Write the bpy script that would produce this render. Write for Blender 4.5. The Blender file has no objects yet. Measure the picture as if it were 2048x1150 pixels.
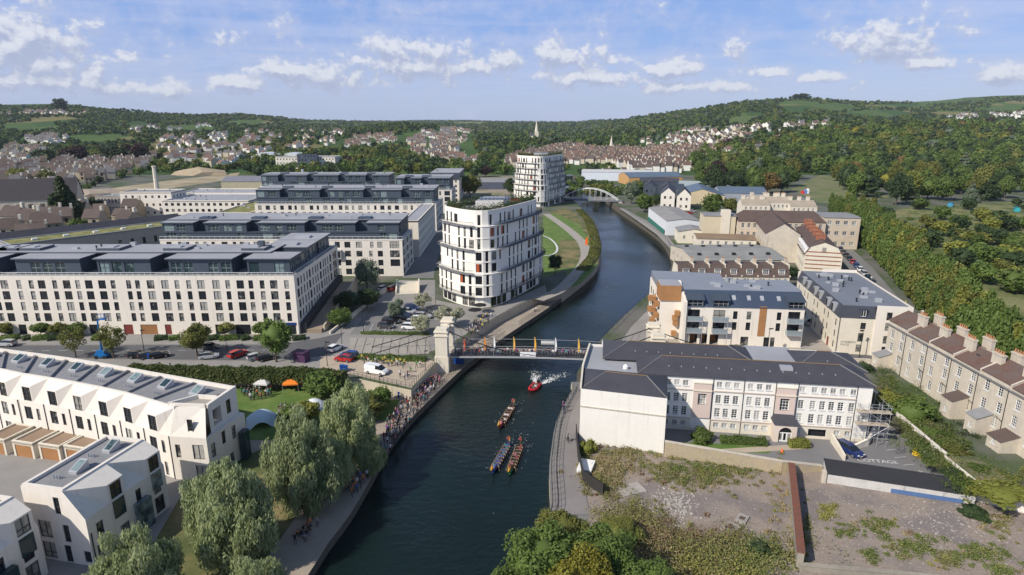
import bpy, bmesh, math, random
import numpy as np
from mathutils import Vector, Matrix
R = math.radians
rnd = random.Random(7)
SC = bpy.context.scene
COL = SC.collection
# ------------------------------------------------------------------ camera
FPX, PITCH, CAMZ = 1240.0, R(14.9), 50.0
cam = bpy.data.cameras.new('camera'); cam.sensor_width = 36.0; cam.lens = 36.0 * FPX / 2048.0
cam.clip_start = 0.5; cam.clip_end = 40000
camo = bpy.data.objects.new('camera', cam); COL.objects.link(camo)
camo.location = (0, 0, CAMZ); camo.rotation_euler = (R(90) - PITCH, 0, 0)
SC.camera = camo
# ------------------------------------------------------------------ light
SUN_EL, SUN_AZ = R(39), math.atan2(-0.80, -0.60)          # azimuth from +Y towards +X
sv = Vector((math.sin(SUN_AZ) * math.cos(SUN_EL), math.cos(SUN_AZ) * math.cos(SUN_EL), math.sin(SUN_EL)))
sun = bpy.data.lights.new('sun', 'SUN'); sun.energy = 5.0; sun.angle = R(0.5); sun.color = (1.0, 0.93, 0.82)
suno = bpy.data.objects.new('sun', sun); COL.objects.link(suno)
suno.location = (-200, -200, 300); suno.rotation_euler = sv.to_track_quat('Z', 'Y').to_euler()
W = bpy.data.worlds.new('World'); SC.world = W; W.use_nodes = True
SKY_STRENGTH = 0.12
SC.view_settings.view_transform = 'Standard'; SC.view_settings.look = 'None'
SC.view_settings.exposure = 0.0; SC.view_settings.gamma = 1.0
SC.view_settings.use_curve_mapping = False
SC.cycles.use_denoising = True
SC.cycles.max_bounces = 6; SC.cycles.diffuse_bounces = 3; SC.cycles.glossy_bounces = 3
SC.cycles.transmission_bounces = 4; SC.cycles.transparent_max_bounces = 8; SC.cycles.volume_bounces = 0

class NT:
 """tiny node helper"""
 def __init__(s, tree): s.t = tree; s.n = tree.nodes; s.l = tree.links
 def add(s, typ, **kw):
  n = s.n.new(typ)
  for k, v in kw.items(): setattr(n, k, v)
  return n
 def put(s, sock, v):
  if isinstance(v, bpy.types.NodeSocket): s.l.new(v, sock)
  else: sock.default_value = v
 def math(s, op, a, b=0.0, c=None, clamp=False):
  n = s.add('ShaderNodeMath', operation=op, use_clamp=clamp)
  s.put(n.inputs[0], a); s.put(n.inputs[1], b)
  if c is not None: s.put(n.inputs[2], c)
  return n.outputs[0]
 def vmath(s, op, a, b=(0, 0, 0)):
  n = s.add('ShaderNodeVectorMath', operation=op)
  s.put(n.inputs[0], a); s.put(n.inputs[1], b)
  return n.outputs['Value'] if op in ('LENGTH', 'DOT_PRODUCT') else n.outputs[0]
 def noise(s, vec, scale, detail=4, rough=0.55, dist=0.0):
  n = s.add('ShaderNodeTexNoise'); s.put(n.inputs['Vector'], vec)
  n.inputs['Scale'].default_value = scale; n.inputs['Detail'].default_value = detail
  n.inputs['Roughness'].default_value = rough; n.inputs['Distortion'].default_value = dist
  return n.outputs['Fac']
 def ramp(s, fac, lo, hi, smooth=True):
  n = s.add('ShaderNodeMapRange', interpolation_type='SMOOTHSTEP' if smooth else 'LINEAR')
  s.put(n.inputs['Value'], fac); s.put(n.inputs['From Min'], lo); s.put(n.inputs['From Max'], hi)
  return n.outputs[0]
 def mix(s, fac, a, b, blend='MIX'):
  n = s.add('ShaderNodeMix', data_type='RGBA', blend_type=blend, clamp_factor=True)
  s.put(n.inputs[0], fac)
  s.put(n.inputs[6], (*a, 1) if isinstance(a, tuple) and len(a) == 3 else a)
  s.put(n.inputs[7], (*b, 1) if isinstance(b, tuple) and len(b) == 3 else b)
  return n.outputs[2]
 def comb(s, x, y, z):
  n = s.add('ShaderNodeCombineXYZ')
  s.put(n.inputs[0], x); s.put(n.inputs[1], y); s.put(n.inputs[2], z); return n.outputs[0]

def world_nodes():
 W.node_tree.nodes.clear(); T = NT(W.node_tree)
 out = T.add('ShaderNodeOutputWorld'); bg = T.add('ShaderNodeBackground')
 bg.inputs['Strength'].default_value = SKY_STRENGTH
 T.l.new(bg.outputs[0], out.inputs[0])
 sky = T.add('ShaderNodeTexSky'); sky.sky_type = 'NISHITA'; sky.sun_disc = False
 sky.sun_elevation = SUN_EL; sky.sun_rotation = SUN_AZ; sky.altitude = 60
 sky.air_density = 1.0; sky.dust_density = 0.6; sky.ozone_density = 2.0
 tc = T.add('ShaderNodeTexCoord'); d = tc.outputs['Generated']
 sep = T.add('ShaderNodeSeparateXYZ'); T.l.new(d, sep.inputs[0])
 az = T.math('ARCTAN2', sep.outputs[0], sep.outputs[1]); el = T.math('ARCSINE', sep.outputs[2])
 blobs = [(40, 92, 130, 66), (95, 125, 95, 34), (60, 165, 150, 22), (310, 178, 80, 20), (480, 168, 80, 22), (560, 140, 80, 26), (640, 150, 120, 32),
    (757, 94, 46, 30), (820, 132, 150, 36), (868, 104, 62, 30), (935, 135, 60, 24), (1010, 124, 36, 32), (1135, 110, 78, 40), (1190, 156, 130, 22),
    (1225, 122, 26, 14), (1335, 140, 62, 24), (1370, 174, 110, 16), (1765, 84, 84, 42), (1545, 142, 62, 13), (1860, 124, 60, 14), (2012, 146, 46, 20), (1640, 152, 40, 12)]
 g = bpy.data.node_groups.new('cloud_density', 'ShaderNodeTree')
 g.interface.new_socket('p', in_out='INPUT', socket_type='NodeSocketVector')
 g.interface.new_socket('d', in_out='OUTPUT', socket_type='NodeSocketFloat')
 Q = NT(g); gi = Q.add('NodeGroupInput'); go = Q.add('NodeGroupOutput'); p = gi.outputs[0]
 acc = None
 for (u, v, w, h) in blobs:
  dx = (u - 1024) / FPX; dy = (575 - v) / FPX
  vec = Vector((dx, math.cos(PITCH) + dy * math.sin(PITCH), -math.sin(PITCH) + dy * math.cos(PITCH))).normalized()
  a, e = math.atan2(vec.x, vec.y), math.asin(vec.z)
  q = Q.vmath('MULTIPLY', Q.vmath('SUBTRACT', p, (a, e, 0)), (FPX / w * 0.9, FPX / h, 0))
  m = Q.math('SUBTRACT', 1.0, Q.vmath('LENGTH', q))
  acc = m if acc is None else Q.math('MAXIMUM', acc, m)
 sp = Q.add('ShaderNodeSeparateXYZ'); Q.l.new(p, sp.inputs[0])
 band = Q.math('MULTIPLY', Q.ramp(sp.outputs[1], 0.02, 0.06), Q.math('SUBTRACT', 1.0, Q.ramp(sp.outputs[1], 0.10, 0.6)))
 gen = Q.math('SUBTRACT', Q.math('MULTIPLY', Q.noise(Q.vmath('MULTIPLY', p, (1, 2.2, 1)), 7.0, 2), 2.6), 1.75)
 gen = Q.math('SUBTRACT', Q.math('ADD', gen, band), 0.9)
 acc = Q.math('MAXIMUM', Q.math('MAXIMUM', acc, gen), -1.5)
 n1 = Q.noise(Q.vmath('MULTIPLY', p, (1, 1.2, 1)), 26.0, 3, 0.5, 0.3)
 n2 = Q.noise(Q.vmath('MULTIPLY', p, (1, 1.25, 1)), 85.0, 6, 0.62, 0.1)
 dd = Q.math('ADD', acc, Q.math('MULTIPLY', Q.math('SUBTRACT', n1, 0.5), 2.4))
 dd = Q.math('ADD', dd, Q.math('MULTIPLY', Q.math('SUBTRACT', n2, 0.5), 1.5))
 Q.l.new(dd, go.inputs[0])
 pv = T.comb(az, el, 0.0)
 def den(off):
  n = T.add('ShaderNodeGroup'); n.node_tree = g
  T.put(n.inputs[0], T.vmath('ADD', pv, off)); return n.outputs[0]
 d0, d1 = den((0, 0, 0)), den((-0.004, 0.011, 0))
 mask = T.ramp(d0, 0.05, 0.6)
 soft = T.math('MULTIPLY', T.ramp(d0, -0.9, 0.5), 0.55)
 lit = T.ramp(T.math('SUBTRACT', d0, d1), -0.35, 0.6)
 inv = T.math('DIVIDE', 1.0, T.math('MAXIMUM', sep.outputs[2], 0.02))
 pl = T.comb(T.math('MULTIPLY', sep.outputs[0], inv), T.math('MULTIPLY', sep.outputs[1], inv), 0.0)
 veil = T.ramp(T.noise(T.vmath('MULTIPLY', pl, (0.30, 0.55, 1)), 1.0, 6, 0.6, 0.6), 0.42, 0.70)
 low = T.math('SUBTRACT', 1.0, T.ramp(el, 0.0, 0.13))
 skyc = T.mix(T.math('MULTIPLY', T.math('SUBTRACT', 1.0, T.ramp(el, 0.17, 0.6)), 0.72), sky.outputs[0], T.mix(low, (1.9, 3.25, 7.2), (3.9, 4.9, 7.7)))
 c = T.mix(T.math('MULTIPLY', veil, T.math('SUBTRACT', 0.42, T.math('MULTIPLY', T.ramp(el, 0.18, 0.5), 0.3))), skyc, (5.1, 5.6, 7.6))
 c = T.mix(soft, c, (4.6, 5.05, 6.8))
 cc = T.mix(lit, (3.6, 4.05, 5.5), (7.1, 7.2, 7.6))
 c = T.mix(T.math('MULTIPLY', mask, 0.8), c, cc)
 T.l.new(c, bg.inputs['Color'])
world_nodes()
W.cycles.sampling_method = "MANUAL"; W.cycles.sample_map_resolution = 512

# ------------------------------------------------------------------ geometry of the place, read off the picture
def Yof(v, z): return (CAMZ - z) / math.tan(PITCH + math.atan((v - 575) / FPX))
def Zof(v, Y): return CAMZ - Y * math.tan(PITCH + math.atan((v - 575) / FPX))
def Xof(u, Y, z): return (u - 1024) / FPX * (Y * math.cos(PITCH) + (CAMZ - z) * math.sin(PITCH))
def G(u, v, z=0.0):
 Y = Yof(v, z); return (Xof(u, Y, z), Y)

# ------------------------------------------------------------------ materials
MATS = {}
def mat(name, rgb, rough=0.8, var=0.12, scale=0.35, fine=3.0, bump=0.0, metal=0.0, spec=0.3, streak=0.0, objcol=False, rgb2=None, rand=0.0, bscale=6.0):
 if name in MATS: return MATS[name]
 m = bpy.data.materials.new(name); m.use_nodes = True; m.node_tree.nodes.clear(); T = NT(m.node_tree)
 out = T.add('ShaderNodeOutputMaterial'); b = T.add('ShaderNodeBsdfPrincipled')
 T.l.new(b.outputs[0], out.inputs[0])
 geo = T.add('ShaderNodeNewGeometry'); pos = geo.outputs['Position']
 if objcol:
  oi = T.add('ShaderNodeObjectInfo'); base = oi.outputs['Color']
 else: base = (*rgb, 1)
 n1 = T.noise(pos, scale, 4); n2 = T.noise(pos, fine, 3, 0.6)
 if rgb2 is not None: base = T.mix(T.ramp(n1, 0.38, 0.62), base if not isinstance(base, tuple) else rgb, rgb2)
 f = T.math('ADD', T.math('MULTIPLY', T.math('SUBTRACT', n1, 0.5), var * 2.6), T.math('MULTIPLY', T.math('SUBTRACT', n2, 0.5), var * 1.6))
 if streak:
  n3 = T.noise(T.vmath('MULTIPLY', pos, (1.6, 1.6, 0.09)), 1.0, 5, 0.65)
  f = T.math('SUBTRACT', f, T.math('MULTIPLY', T.ramp(n3, 0.52, 0.8), streak))
 if rand:
  oi2 = T.add('ShaderNodeObjectInfo')
  f = T.math('ADD', f, T.math('MULTIPLY', T.math('SUBTRACT', oi2.outputs['Random'], 0.5), rand))
 f = T.math('ADD', f, 1.0)
 k = T.add('ShaderNodeVectorMath', operation='SCALE'); T.put(k.inputs[0], base if not isinstance(base, tuple) else base[:3]); T.put(k.inputs['Scale'], f)
 T.l.new(k.outputs[0], b.inputs['Base Color'])
 b.inputs['Roughness'].default_value = rough; b.inputs['Metallic'].default_value = metal
 b.inputs['Specular IOR Level'].default_value = spec
 if bump:
  bn = T.add('ShaderNodeBump'); bn.inputs['Strength'].default_value = bump; bn.inputs['Distance'].default_value = 0.1
  T.l.new(T.noise(pos, bscale, 4, 0.65), bn.inputs['Height']); T.l.new(bn.outputs[0], b.inputs['Normal'])
 MATS[name] = m; return m
def glass(name, dark, light, amt=0.35):
 if name in MATS: return MATS[name]
 m = bpy.data.materials.new(name); m.use_nodes = True; m.node_tree.nodes.clear(); T = NT(m.node_tree)
 out = T.add('ShaderNodeOutputMaterial'); b = T.add('ShaderNodeBsdfPrincipled'); T.l.new(b.outputs[0], out.inputs[0])
 oi = T.add('ShaderNodeObjectInfo')
 geo = T.add('ShaderNodeNewGeometry')
 n = T.noise(geo.outputs['Position'], 0.9, 2)
 f = T.math('ADD', oi.outputs['Random'], T.math('MULTIPLY', T.math('SUBTRACT', n, 0.5), 0.9))
 T.l.new(T.mix(T.ramp(f, 1.0 - amt - 0.12, 1.0 - amt + 0.25), dark, light), b.inputs['Base Color'])
 b.inputs['Roughness'].default_value = 0.06; b.inputs['Specular IOR Level'].default_value = 0.6
 MATS[name] = m; return m
def leafmat(name, rgb, rgb2, rand=0.35, trans=0.3):
 if name in MATS: return MATS[name]
 m = bpy.data.materials.new(name); m.use_nodes = True; m.node_tree.nodes.clear(); T = NT(m.node_tree)
 out = T.add('ShaderNodeOutputMaterial')
 at = T.add('ShaderNodeAttribute', attribute_name='lv'); oi = T.add('ShaderNodeObjectInfo')
 geo = T.add('ShaderNodeNewGeometry')
 n = T.noise(geo.outputs['Position'], 0.12, 2)
 f = T.math('ADD', T.math('MULTIPLY', at.outputs['Fac'], 0.6), T.math('MULTIPLY', n, 0.5))
 c = T.mix(f, rgb, rgb2)
 k = T.add('ShaderNodeVectorMath', operation='SCALE'); T.put(k.inputs[0], c)
 T.put(k.inputs['Scale'], T.math('ADD', 1.0, T.math('MULTIPLY', T.math('SUBTRACT', oi.outputs['Random'], 0.5), rand)))
 df = T.add('ShaderNodeBsdfPrincipled'); T.l.new(k.outputs[0], df.inputs['Base Color'])
 df.inputs['Roughness'].default_value = 0.6; df.inputs['Specular IOR Level'].default_value = 0.25
 tr = T.add('ShaderNodeBsdfTranslucent'); T.l.new(k.outputs[0], tr.inputs['Color'])
 mx = T.add('ShaderNodeMixShader'); mx.inputs[0].default_value = trans
 T.l.new(df.outputs[0], mx.inputs[1]); T.l.new(tr.outputs[0], mx.inputs[2]); T.l.new(mx.outputs[0], out.inputs[0])
 MATS[name] = m; return m

# ------------------------------------------------------------------ mesh helpers
class MB:
 def __init__(s): s.v = []; s.f = []; s.m = []
 def poly(s, pts, mi=0):
  k = len(s.v); s.v.extend([tuple(p) for p in pts]); s.f.append(tuple(range(k, k + len(pts)))); s.m.append(mi)
 def box(s, x0, x1, y0, y1, z0, z1, mi=0, top=None):
  k = len(s.v)
  s.v.extend([(x0, y0, z0), (x1, y0, z0), (x1, y1, z0), (x0, y1, z0), (x0, y0, z1), (x1, y0, z1), (x1, y1, z1), (x0, y1, z1)])
  for i, f in enumerate([(0, 3, 2, 1), (4, 5, 6, 7), (0, 1, 5, 4), (1, 2, 6, 5), (2, 3, 7, 6), (3, 0, 4, 7)]):
   s.f.append(tuple(k + j for j in f)); s.m.append(top if (top is not None and i == 1) else mi)
 def obox(s, p, q, w, z0, z1, mi=0, top=None):
  """box along the plan line p-q, width w"""
  dx, dy = q[0] - p[0], q[1] - p[1]; L = math.hypot(dx, dy) or 1e-6; nx, ny = -dy / L * w / 2, dx / L * w / 2
  s.prism([(p[0] - nx, p[1] - ny), (q[0] - nx, q[1] - ny), (q[0] + nx, q[1] + ny), (p[0] + nx, p[1] + ny)], z0, z1, mi, top)
 def prism(s, pts, z0, z1, mi=0, top=None, cap=True, bottom=False):
  """pts counter-clockwise; z0 / z1 may be lists"""
  n = len(pts); k = len(s.v)
  za = z0 if isinstance(z0, (list, tuple)) else [z0] * n; zb = z1 if isinstance(z1, (list, tuple)) else [z1] * n
  s.v.extend([(p[0], p[1], a) for p, a in zip(pts, za)]); s.v.extend([(p[0], p[1], b) for p, b in zip(pts, zb)])
  for i in range(n):
   j = (i + 1) % n; s.f.append((k + i, k + j, k + n + j, k + n + i)); s.m.append(mi)
  if cap: s.f.append(tuple(range(k + n, k + 2 * n))); s.m.append(mi if top is None else top)
  if bottom: s.f.append(tuple(range(k + n - 1, k - 1, -1))); s.m.append(mi)
 def tube(s, a, b, r0, r1=None, n=6, mi=0):
  r1 = r0 if r1 is None else r1
  a, b = Vector(a), Vector(b); d = (b - a)
  if d.length < 1e-6: return
  d.normalize(); up = Vector((0, 0, 1)) if abs(d.z) < 0.95 else Vector((1, 0, 0))
  x = d.cross(up).normalized(); y = d.cross(x); k = len(s.v)
  for c, r in ((a, r0), (b, r1)):
   for i in range(n):
    t = 2 * math.pi * i / n; s.v.append(tuple(c + x * (r * math.cos(t)) + y * (r * math.sin(t))))
  for i in range(n):
   j = (i + 1) % n; s.f.append((k + j, k + i, k + n + i, k + n + j)); s.m.append(mi)
  s.f.append(tuple(range(k, k + n))); s.m.append(mi); s.f.append(tuple(range(k + 2 * n - 1, k + n - 1, -1))); s.m.append(mi)
 def path(s, pts, r, n=5, mi=0):
  for a, b in zip(pts, pts[1:]): s.tube(a, b, r, r, n, mi)
 def lathe(s, prof, c=(0, 0, 0), n=12, mi=0):
  k = len(s.v)
  for (r, z) in prof:
   for i in range(n):
    t = 2 * math.pi * i / n; s.v.append((c[0] + r * math.cos(t), c[1] + r * math.sin(t), c[2] + z))
  for a in range(len(prof) - 1):
   for i in range(n):
    j = (i + 1) % n; s.f.append((k + a * n + i, k + a * n + j, k + (a + 1) * n + j, k + (a + 1) * n + i)); s.m.append(mi)
 def wall(s, p0, p1, z0, z1, wins=(), depth=0.22, mi=0, rmi=None):
  """wall from p0 (left, seen from outside) to p1 with real openings (s, z, w, h) and their reveals"""
  dx, dy = p1[0] - p0[0], p1[1] - p0[1]; L = math.hypot(dx, dy); dx /= L; dy /= L; nx, ny = dy, -dx
  rmi = mi if rmi is None else rmi
  P = lambda a, z, o=0.0: (p0[0] + dx * a - nx * o, p0[1] + dy * a - ny * o, z)
  zs = sorted({z0, z1} | {min(max(w[1], z0), z1) for w in wins} | {min(max(w[1] + w[3], z0), z1) for w in wins})
  zs = [z for i, z in enumerate(zs) if i == 0 or z - zs[i - 1] > 1e-4]
  for a, b in zip(zs, zs[1:]):
   zm = (a + b) / 2
   cuts = sorted((w[0], w[0] + w[2]) for w in wins if w[1] < zm < w[1] + w[3]); x = 0.0
   for (c0, c1) in cuts:
    if c0 - x > 1e-4: s.poly([P(x, a), P(c0, a), P(c0, b), P(x, b)], mi)
    x = max(x, c1)
   if L - x > 1e-4: s.poly([P(x, a), P(L, a), P(L, b), P(x, b)], mi)
  for (a, z, w, h) in [q[:4] for q in wins]:
   s.poly([P(a, z), P(a, z + h), P(a, z + h, depth), P(a, z, depth)][::-1], rmi)
   s.poly([P(a + w, z), P(a + w, z + h), P(a + w, z + h, depth), P(a + w, z, depth)], rmi)
   s.poly([P(a, z), P(a + w, z), P(a + w, z, depth), P(a, z, depth)][::-1], rmi)
   s.poly([P(a, z + h), P(a + w, z + h), P(a + w, z + h, depth), P(a, z + h, depth)], rmi)
 def mesh(s, name, mats):
  me = bpy.data.meshes.new(name); me.from_pydata(s.v, [], s.f)
  for m in mats: me.materials.append(m)
  if len(mats) > 1: me.polygons.foreach_set('material_index', s.m)
  me.update(); return me
def link(name, data, parent=None, loc=(0, 0, 0), rz=0.0):
 o = bpy.data.objects.new(name, data); COL.objects.link(o); o.location = loc
 if rz: o.rotation_euler = (0, 0, rz)
 if parent: o.parent = parent
 return o
def build(mb, name, mats, parent=None, loc=(0, 0, 0), rz=0.0):
 if not isinstance(mats, (list, tuple)): mats = [mats]
 return link(name, mb.mesh(name, mats), parent, loc, rz)
def tag(o, label=None, cat=None, group=None, kind=None):
 if label: o['label'] = label
 if cat: o['category'] = cat
 if group: o['group'] = group
 if kind: o['kind'] = kind
 return o
def thing(name, label, cat, loc=(0, 0, 0), rz=0.0, group=None):
 o = link(name, None, None, loc, rz); o.empty_display_size = 0.5; return tag(o, label, cat, group)
def clone(root, loc, rz=0.0, label=None, group=None, scale=None, color=None):
 r = root.copy(); COL.objects.link(r); r.location = loc; r.rotation_euler = (0, 0, rz)
 if scale: r.scale = scale if isinstance(scale, tuple) else (scale,) * 3
 if label: r['label'] = label
 if group: r['group'] = group
 if color: r.color = (*color, 1)
 for ch in root.children:
  c = ch.copy(); COL.objects.link(c); c.parent = r
  if color: c.color = (*color, 1)
  for gc in ch.children:
   d = gc.copy(); COL.objects.link(d); d.parent = c
   if color: d.color = (*color, 1)
 return r

# window meshes shared by size and style: x across, -y outwards, z up from the sill
WCACHE = {}
def window_mesh(w, h, style):
 key = (round(w, 2), round(h, 2), style)
 if key in WCACHE: return WCACHE[key]
 f = MB(); t = 0.07; y0, y1 = 0.10, 0.20; x0, x1 = -w / 2, w / 2
 f.box(x0, x0 + t, y0, y1, 0, h); f.box(x1 - t, x1, y0, y1, 0, h)
 f.box(x0 + t, x1 - t, y0, y1, 0, t); f.box(x0 + t, x1 - t, y0, y1, h - t, h)
 V = lambda x: f.box(x - t / 2, x + t / 2, y0 + .01, y1 - .01, t, h - t)
 Hb = lambda z, a=x0 + t, b=x1 - t: f.box(a, b, y0 + .012, y1 - .012, z - t / 2, z + t / 2)
 if style == 'two': V(0)
 elif style == 'three': V(-w / 6); V(w / 6)
 elif style == 'french': V(0); Hb(h * .33)
 elif style == 'sash':
  t = .05; V(0); Hb(h * .5); Hb(h * .26); Hb(h * .75); f.box(x0 - .08, x1 + .08, -.12, .09, -.12, 0)
 elif style == 'sash3':
  t = .05; V(-w / 6); V(w / 6); Hb(h * .5); Hb(h * .25); Hb(h * .75); f.box(x0 - .08, x1 + .08, -.12, .09, -.12, 0)
 elif style == 'grid':
  n = max(2, round(w / 1.1))
  for i in range(1, n): V(x0 + w * i / n)
  Hb(h * .45)
 elif style == 'half': Hb(h * .4)
 p = MB(); p.poly([(x0 + .02, .17, .02), (x1 - .02, .17, .02), (x1 - .02, .17, h - .02), (x0 + .02, .17, h - .02)])
 WCACHE[key] = (f, p); return WCACHE[key]
WMESH = {}
def window(parent, p, ang, w, h, style, fm, pm, name='window'):
 key = (round(w, 2), round(h, 2), style, fm.name, pm.name)
 if key not in WMESH:
  f, q = window_mesh(w, h, style); WMESH[key] = (f.mesh(name, [fm]), q.mesh('pane', [pm]))
 a, b = WMESH[key]
 o = link(name, a, parent, p, ang); link('pane', b, o); return o
def facade(root, mb, p0, p1, z0, z1, wins, fm, pm, mi=0, rmi=None, depth=0.22):
 """a wall with openings in mb and one window object with a pane for each; wins = (s, z, w, h, style)"""
 mb.wall(p0, p1, z0, z1, wins, depth, mi, rmi)
 ang = math.atan2(p1[1] - p0[1], p1[0] - p0[0]); dx, dy = math.cos(ang), math.sin(ang)
 for (s, z, w, h, *st) in wins:
  stl = st[0] if st else 'two'
  if stl == 'hole': continue
  window(root, (p0[0] + dx * (s + w / 2), p0[1] + dy * (s + w / 2), z), ang, w, h, stl, fm, pm)
def railing(mb, pts, z, h=1.05, step=0.45, r=0.02, mi=0, close=False):
 pts = list(pts) + ([pts[0]] if close else [])
 for a, b in zip(pts, pts[1:]):
  L = math.hypot(b[0] - a[0], b[1] - a[1]); n = max(1, int(L / step))
  za = a[2] if len(a) > 2 else z; zb = b[2] if len(b) > 2 else z
  mb.tube((a[0], a[1], za + h), (b[0], b[1], zb + h), r * 1.6, n=4, mi=mi); mb.tube((a[0], a[1], za + .12), (b[0], b[1], zb + .12), r, n=4, mi=mi)
  for i in range(n + 1):
   t = i / n; x, y, zz = a[0] + (b[0] - a[0]) * t, a[1] + (b[1] - a[1]) * t, za + (zb - za) * t
   mb.tube((x, y, zz), (x, y, zz + h), r, n=3, mi=mi)
def frame_from(a, b):
 """origin, angle and length of a front from its left and right base corners"""
 return (a[0], a[1]), math.atan2(b[1] - a[1], b[0] - a[0]), math.hypot(b[0] - a[0], b[1] - a[1])
def structure(mb, name, mats, loc=(0, 0, 0)): return tag(build(mb, name, mats, None, loc), kind='structure')
# ------------------------------------------------------------------ people: one skinned body per pose, clothes by material
M_skin = mat('skin', (.48, .29, .21), .6); M_hair = mat('hair', (.06, .04, .03), .8); M_shirt = mat('shirt', (1, 1, 1), .85, .08, objcol=True); M_jean = mat('jeans', (.05, .07, .12), .9); M_trous = mat('dark trousers', (.03, .03, .033), .9); M_shoe = mat('shoes', (.03, .03, .03), .8)
def body(pose, trous):
 J = {'hip': (0, 0, .92), 'wst': (0, 0, 1.08), 'chs': (0, 0, 1.32), 'nek': (0, 0, 1.50), 'hed': (0, -.02, 1.62), 'top': (0, -.01, 1.74)}
 for s, k in ((-1, 'l'), (1, 'r')):
  J.update({k + 'hp': (s * .1, 0, .88), k + 'kn': (s * .11, -.02, .48), k + 'an': (s * .12, .02, .08), k + 'to': (s * .13, -.15, .04), k + 'sh': (s * .19, 0, 1.42), k + 'el': (s * .27, .03, 1.15), k + 'wr': (s * .27, -.06, .90), k + 'hd': (s * .26, -.09, .80)})
 if pose == 'walk': J.update(lkn=(-.1, -.16, .50), lan=(-.1, -.26, .09), lto=(-.1, -.42, .06), rkn=(.1, .06, .48), ran=(.1, .32, .14), rto=(.1, .2, .04), lwr=(-.26, .14, .92), lhd=(-.26, .18, .83), rwr=(.26, -.18, .95), rhd=(.26, -.24, .87))
 if pose == 'arms': J.update(lel=(-.25, -.2, 1.25), lwr=(-.12, -.38, 1.28), lhd=(-.08, -.44, 1.32), rel=(.25, -.2, 1.22), rwr=(.14, -.4, 1.25), rhd=(.1, -.47, 1.28))
 if pose == 'wave': J.update(rel=(.36, -.05, 1.55), rwr=(.34, -.08, 1.80), rhd=(.33, -.1, 1.9))
 if pose in ('sit', 'cycle'):
  dz = -.47 if pose == 'sit' else 0.0
  J = {k: (x, y, z + dz) for k, (x, y, z) in J.items()}
  for s, k in ((-1, 'l'), (1, 'r')): J.update({k + 'kn': (s * .14, -.42, .52 if pose == 'sit' else .62), k + 'an': (s * .13, -.36 if pose == 'sit' else -.12, .08 if pose == 'sit' else .25), k + 'to': (s * .13, -.52 if pose == 'sit' else -.3, .05 if pose == 'sit' else .22)})
  for k in ('wst', 'chs', 'nek', 'hed', 'top', 'lsh', 'rsh'): x, y, z = J[k]; J[k] = (x, y - (z - J['hip'][2]) * .42, z - .03)
  for s, k in ((-1, 'l'), (1, 'r')):
   x, y, z = J[k + 'sh']; J.update({k + 'el': (x + (s * .05 if pose == 'cycle' else .16), y - .2, z - .22), k + 'wr': ((s * .2) if pose == 'cycle' else .40, y - .38, z - .30 if pose == 'cycle' else z - .20), k + 'hd': ((s * .2) if pose == 'cycle' else .48, y - .46, z - .32 if pose == 'cycle' else z - .25)})
 E_ = [('hip', 'wst'), ('wst', 'chs'), ('chs', 'nek'), ('nek', 'hed'), ('hed', 'top')]
 for k in 'lr': E_ += [('hip', k + 'hp'), (k + 'hp', k + 'kn'), (k + 'kn', k + 'an'), (k + 'an', k + 'to'), ('chs', k + 'sh'), (k + 'sh', k + 'el'), (k + 'el', k + 'wr'), (k + 'wr', k + 'hd')]
 rad = {'hip': .15, 'wst': .135, 'chs': .155, 'nek': .06, 'hed': .105, 'top': .085, 'hp': .10, 'kn': .065, 'an': .045, 'to': .04, 'sh': .075, 'el': .05, 'wr': .036, 'hd': .04}
 names = list(J); me = bpy.data.meshes.new('person'); me.from_pydata([J[n] for n in names], [(names.index(a), names.index(b)) for a, b in E_], [])
 o = bpy.data.objects.new('tmp', me); COL.objects.link(o); o.modifiers.new('s', 'SKIN'); sm = o.modifiers.new('u', 'SUBSURF'); sm.levels = 1; sm.render_levels = 1
 for i, n in enumerate(names): r_ = rad.get(n, rad.get(n[1:])); me.skin_vertices[0].data[i].radius = (r_, r_ * .8 if n in ('hip', 'wst', 'chs') else r_)
 me.skin_vertices[0].data[0].use_root = True
 dg = bpy.context.evaluated_depsgraph_get(); out = bpy.data.meshes.new_from_object(o.evaluated_get(dg)); bpy.data.objects.remove(o); out.name = 'person'
 for m in (M_skin, M_shirt, trous, M_hair, M_shoe): out.materials.append(m)
 cls = {('hip', 'wst'): 2}; segs = []
 for a, b in E_:
  k = a[1:] + b[1:] if a[0] in 'lr' and len(a) == 3 and a not in ('hip',) else a + b
  c = 1
  if b in ('hed', 'top'): c = 0 if b == 'hed' else 3
  elif b[1:] in ('hp', 'kn', 'an'): c = 2
  elif b[1:] == 'to': c = 4
  elif b[1:] in ('wr', 'hd'): c = 0
  segs.append((np.array(J[a]), np.array(J[b]), c))
 for p in out.polygons:
  c = np.array(p.center); best = min(segs, key=lambda s: np.linalg.norm(c - (s[0] + (s[1] - s[0]) * np.clip(np.dot(c - s[0], s[1] - s[0]) / (np.dot(s[1] - s[0], s[1] - s[0]) + 1e-9), 0, 1))))
  mi = best[2]
  if mi in (0, 3) and np.linalg.norm(c - np.array(J['hed'])) < .2: mi = 3 if (c[2] > J['hed'][2] + .03 or c[1] > J['hed'][1] + .05) else 0
  p.material_index = mi
 out.polygons.foreach_set('use_smooth', [True] * len(out.polygons)); return out
POSE = {(p, j): body(p, (M_trous, M_jean)[j]) for p in ('stand', 'walk', 'arms', 'wave', 'sit') for j in (0, 1)}; POSE[('cycle', 0)] = body('cycle', M_trous)
cu = bpy.data.curves.new('building_name', 'FONT'); cu.body = 'ROSEBERRY\nPLACE'; cu.size = .62; cu.extrude = .01
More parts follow.
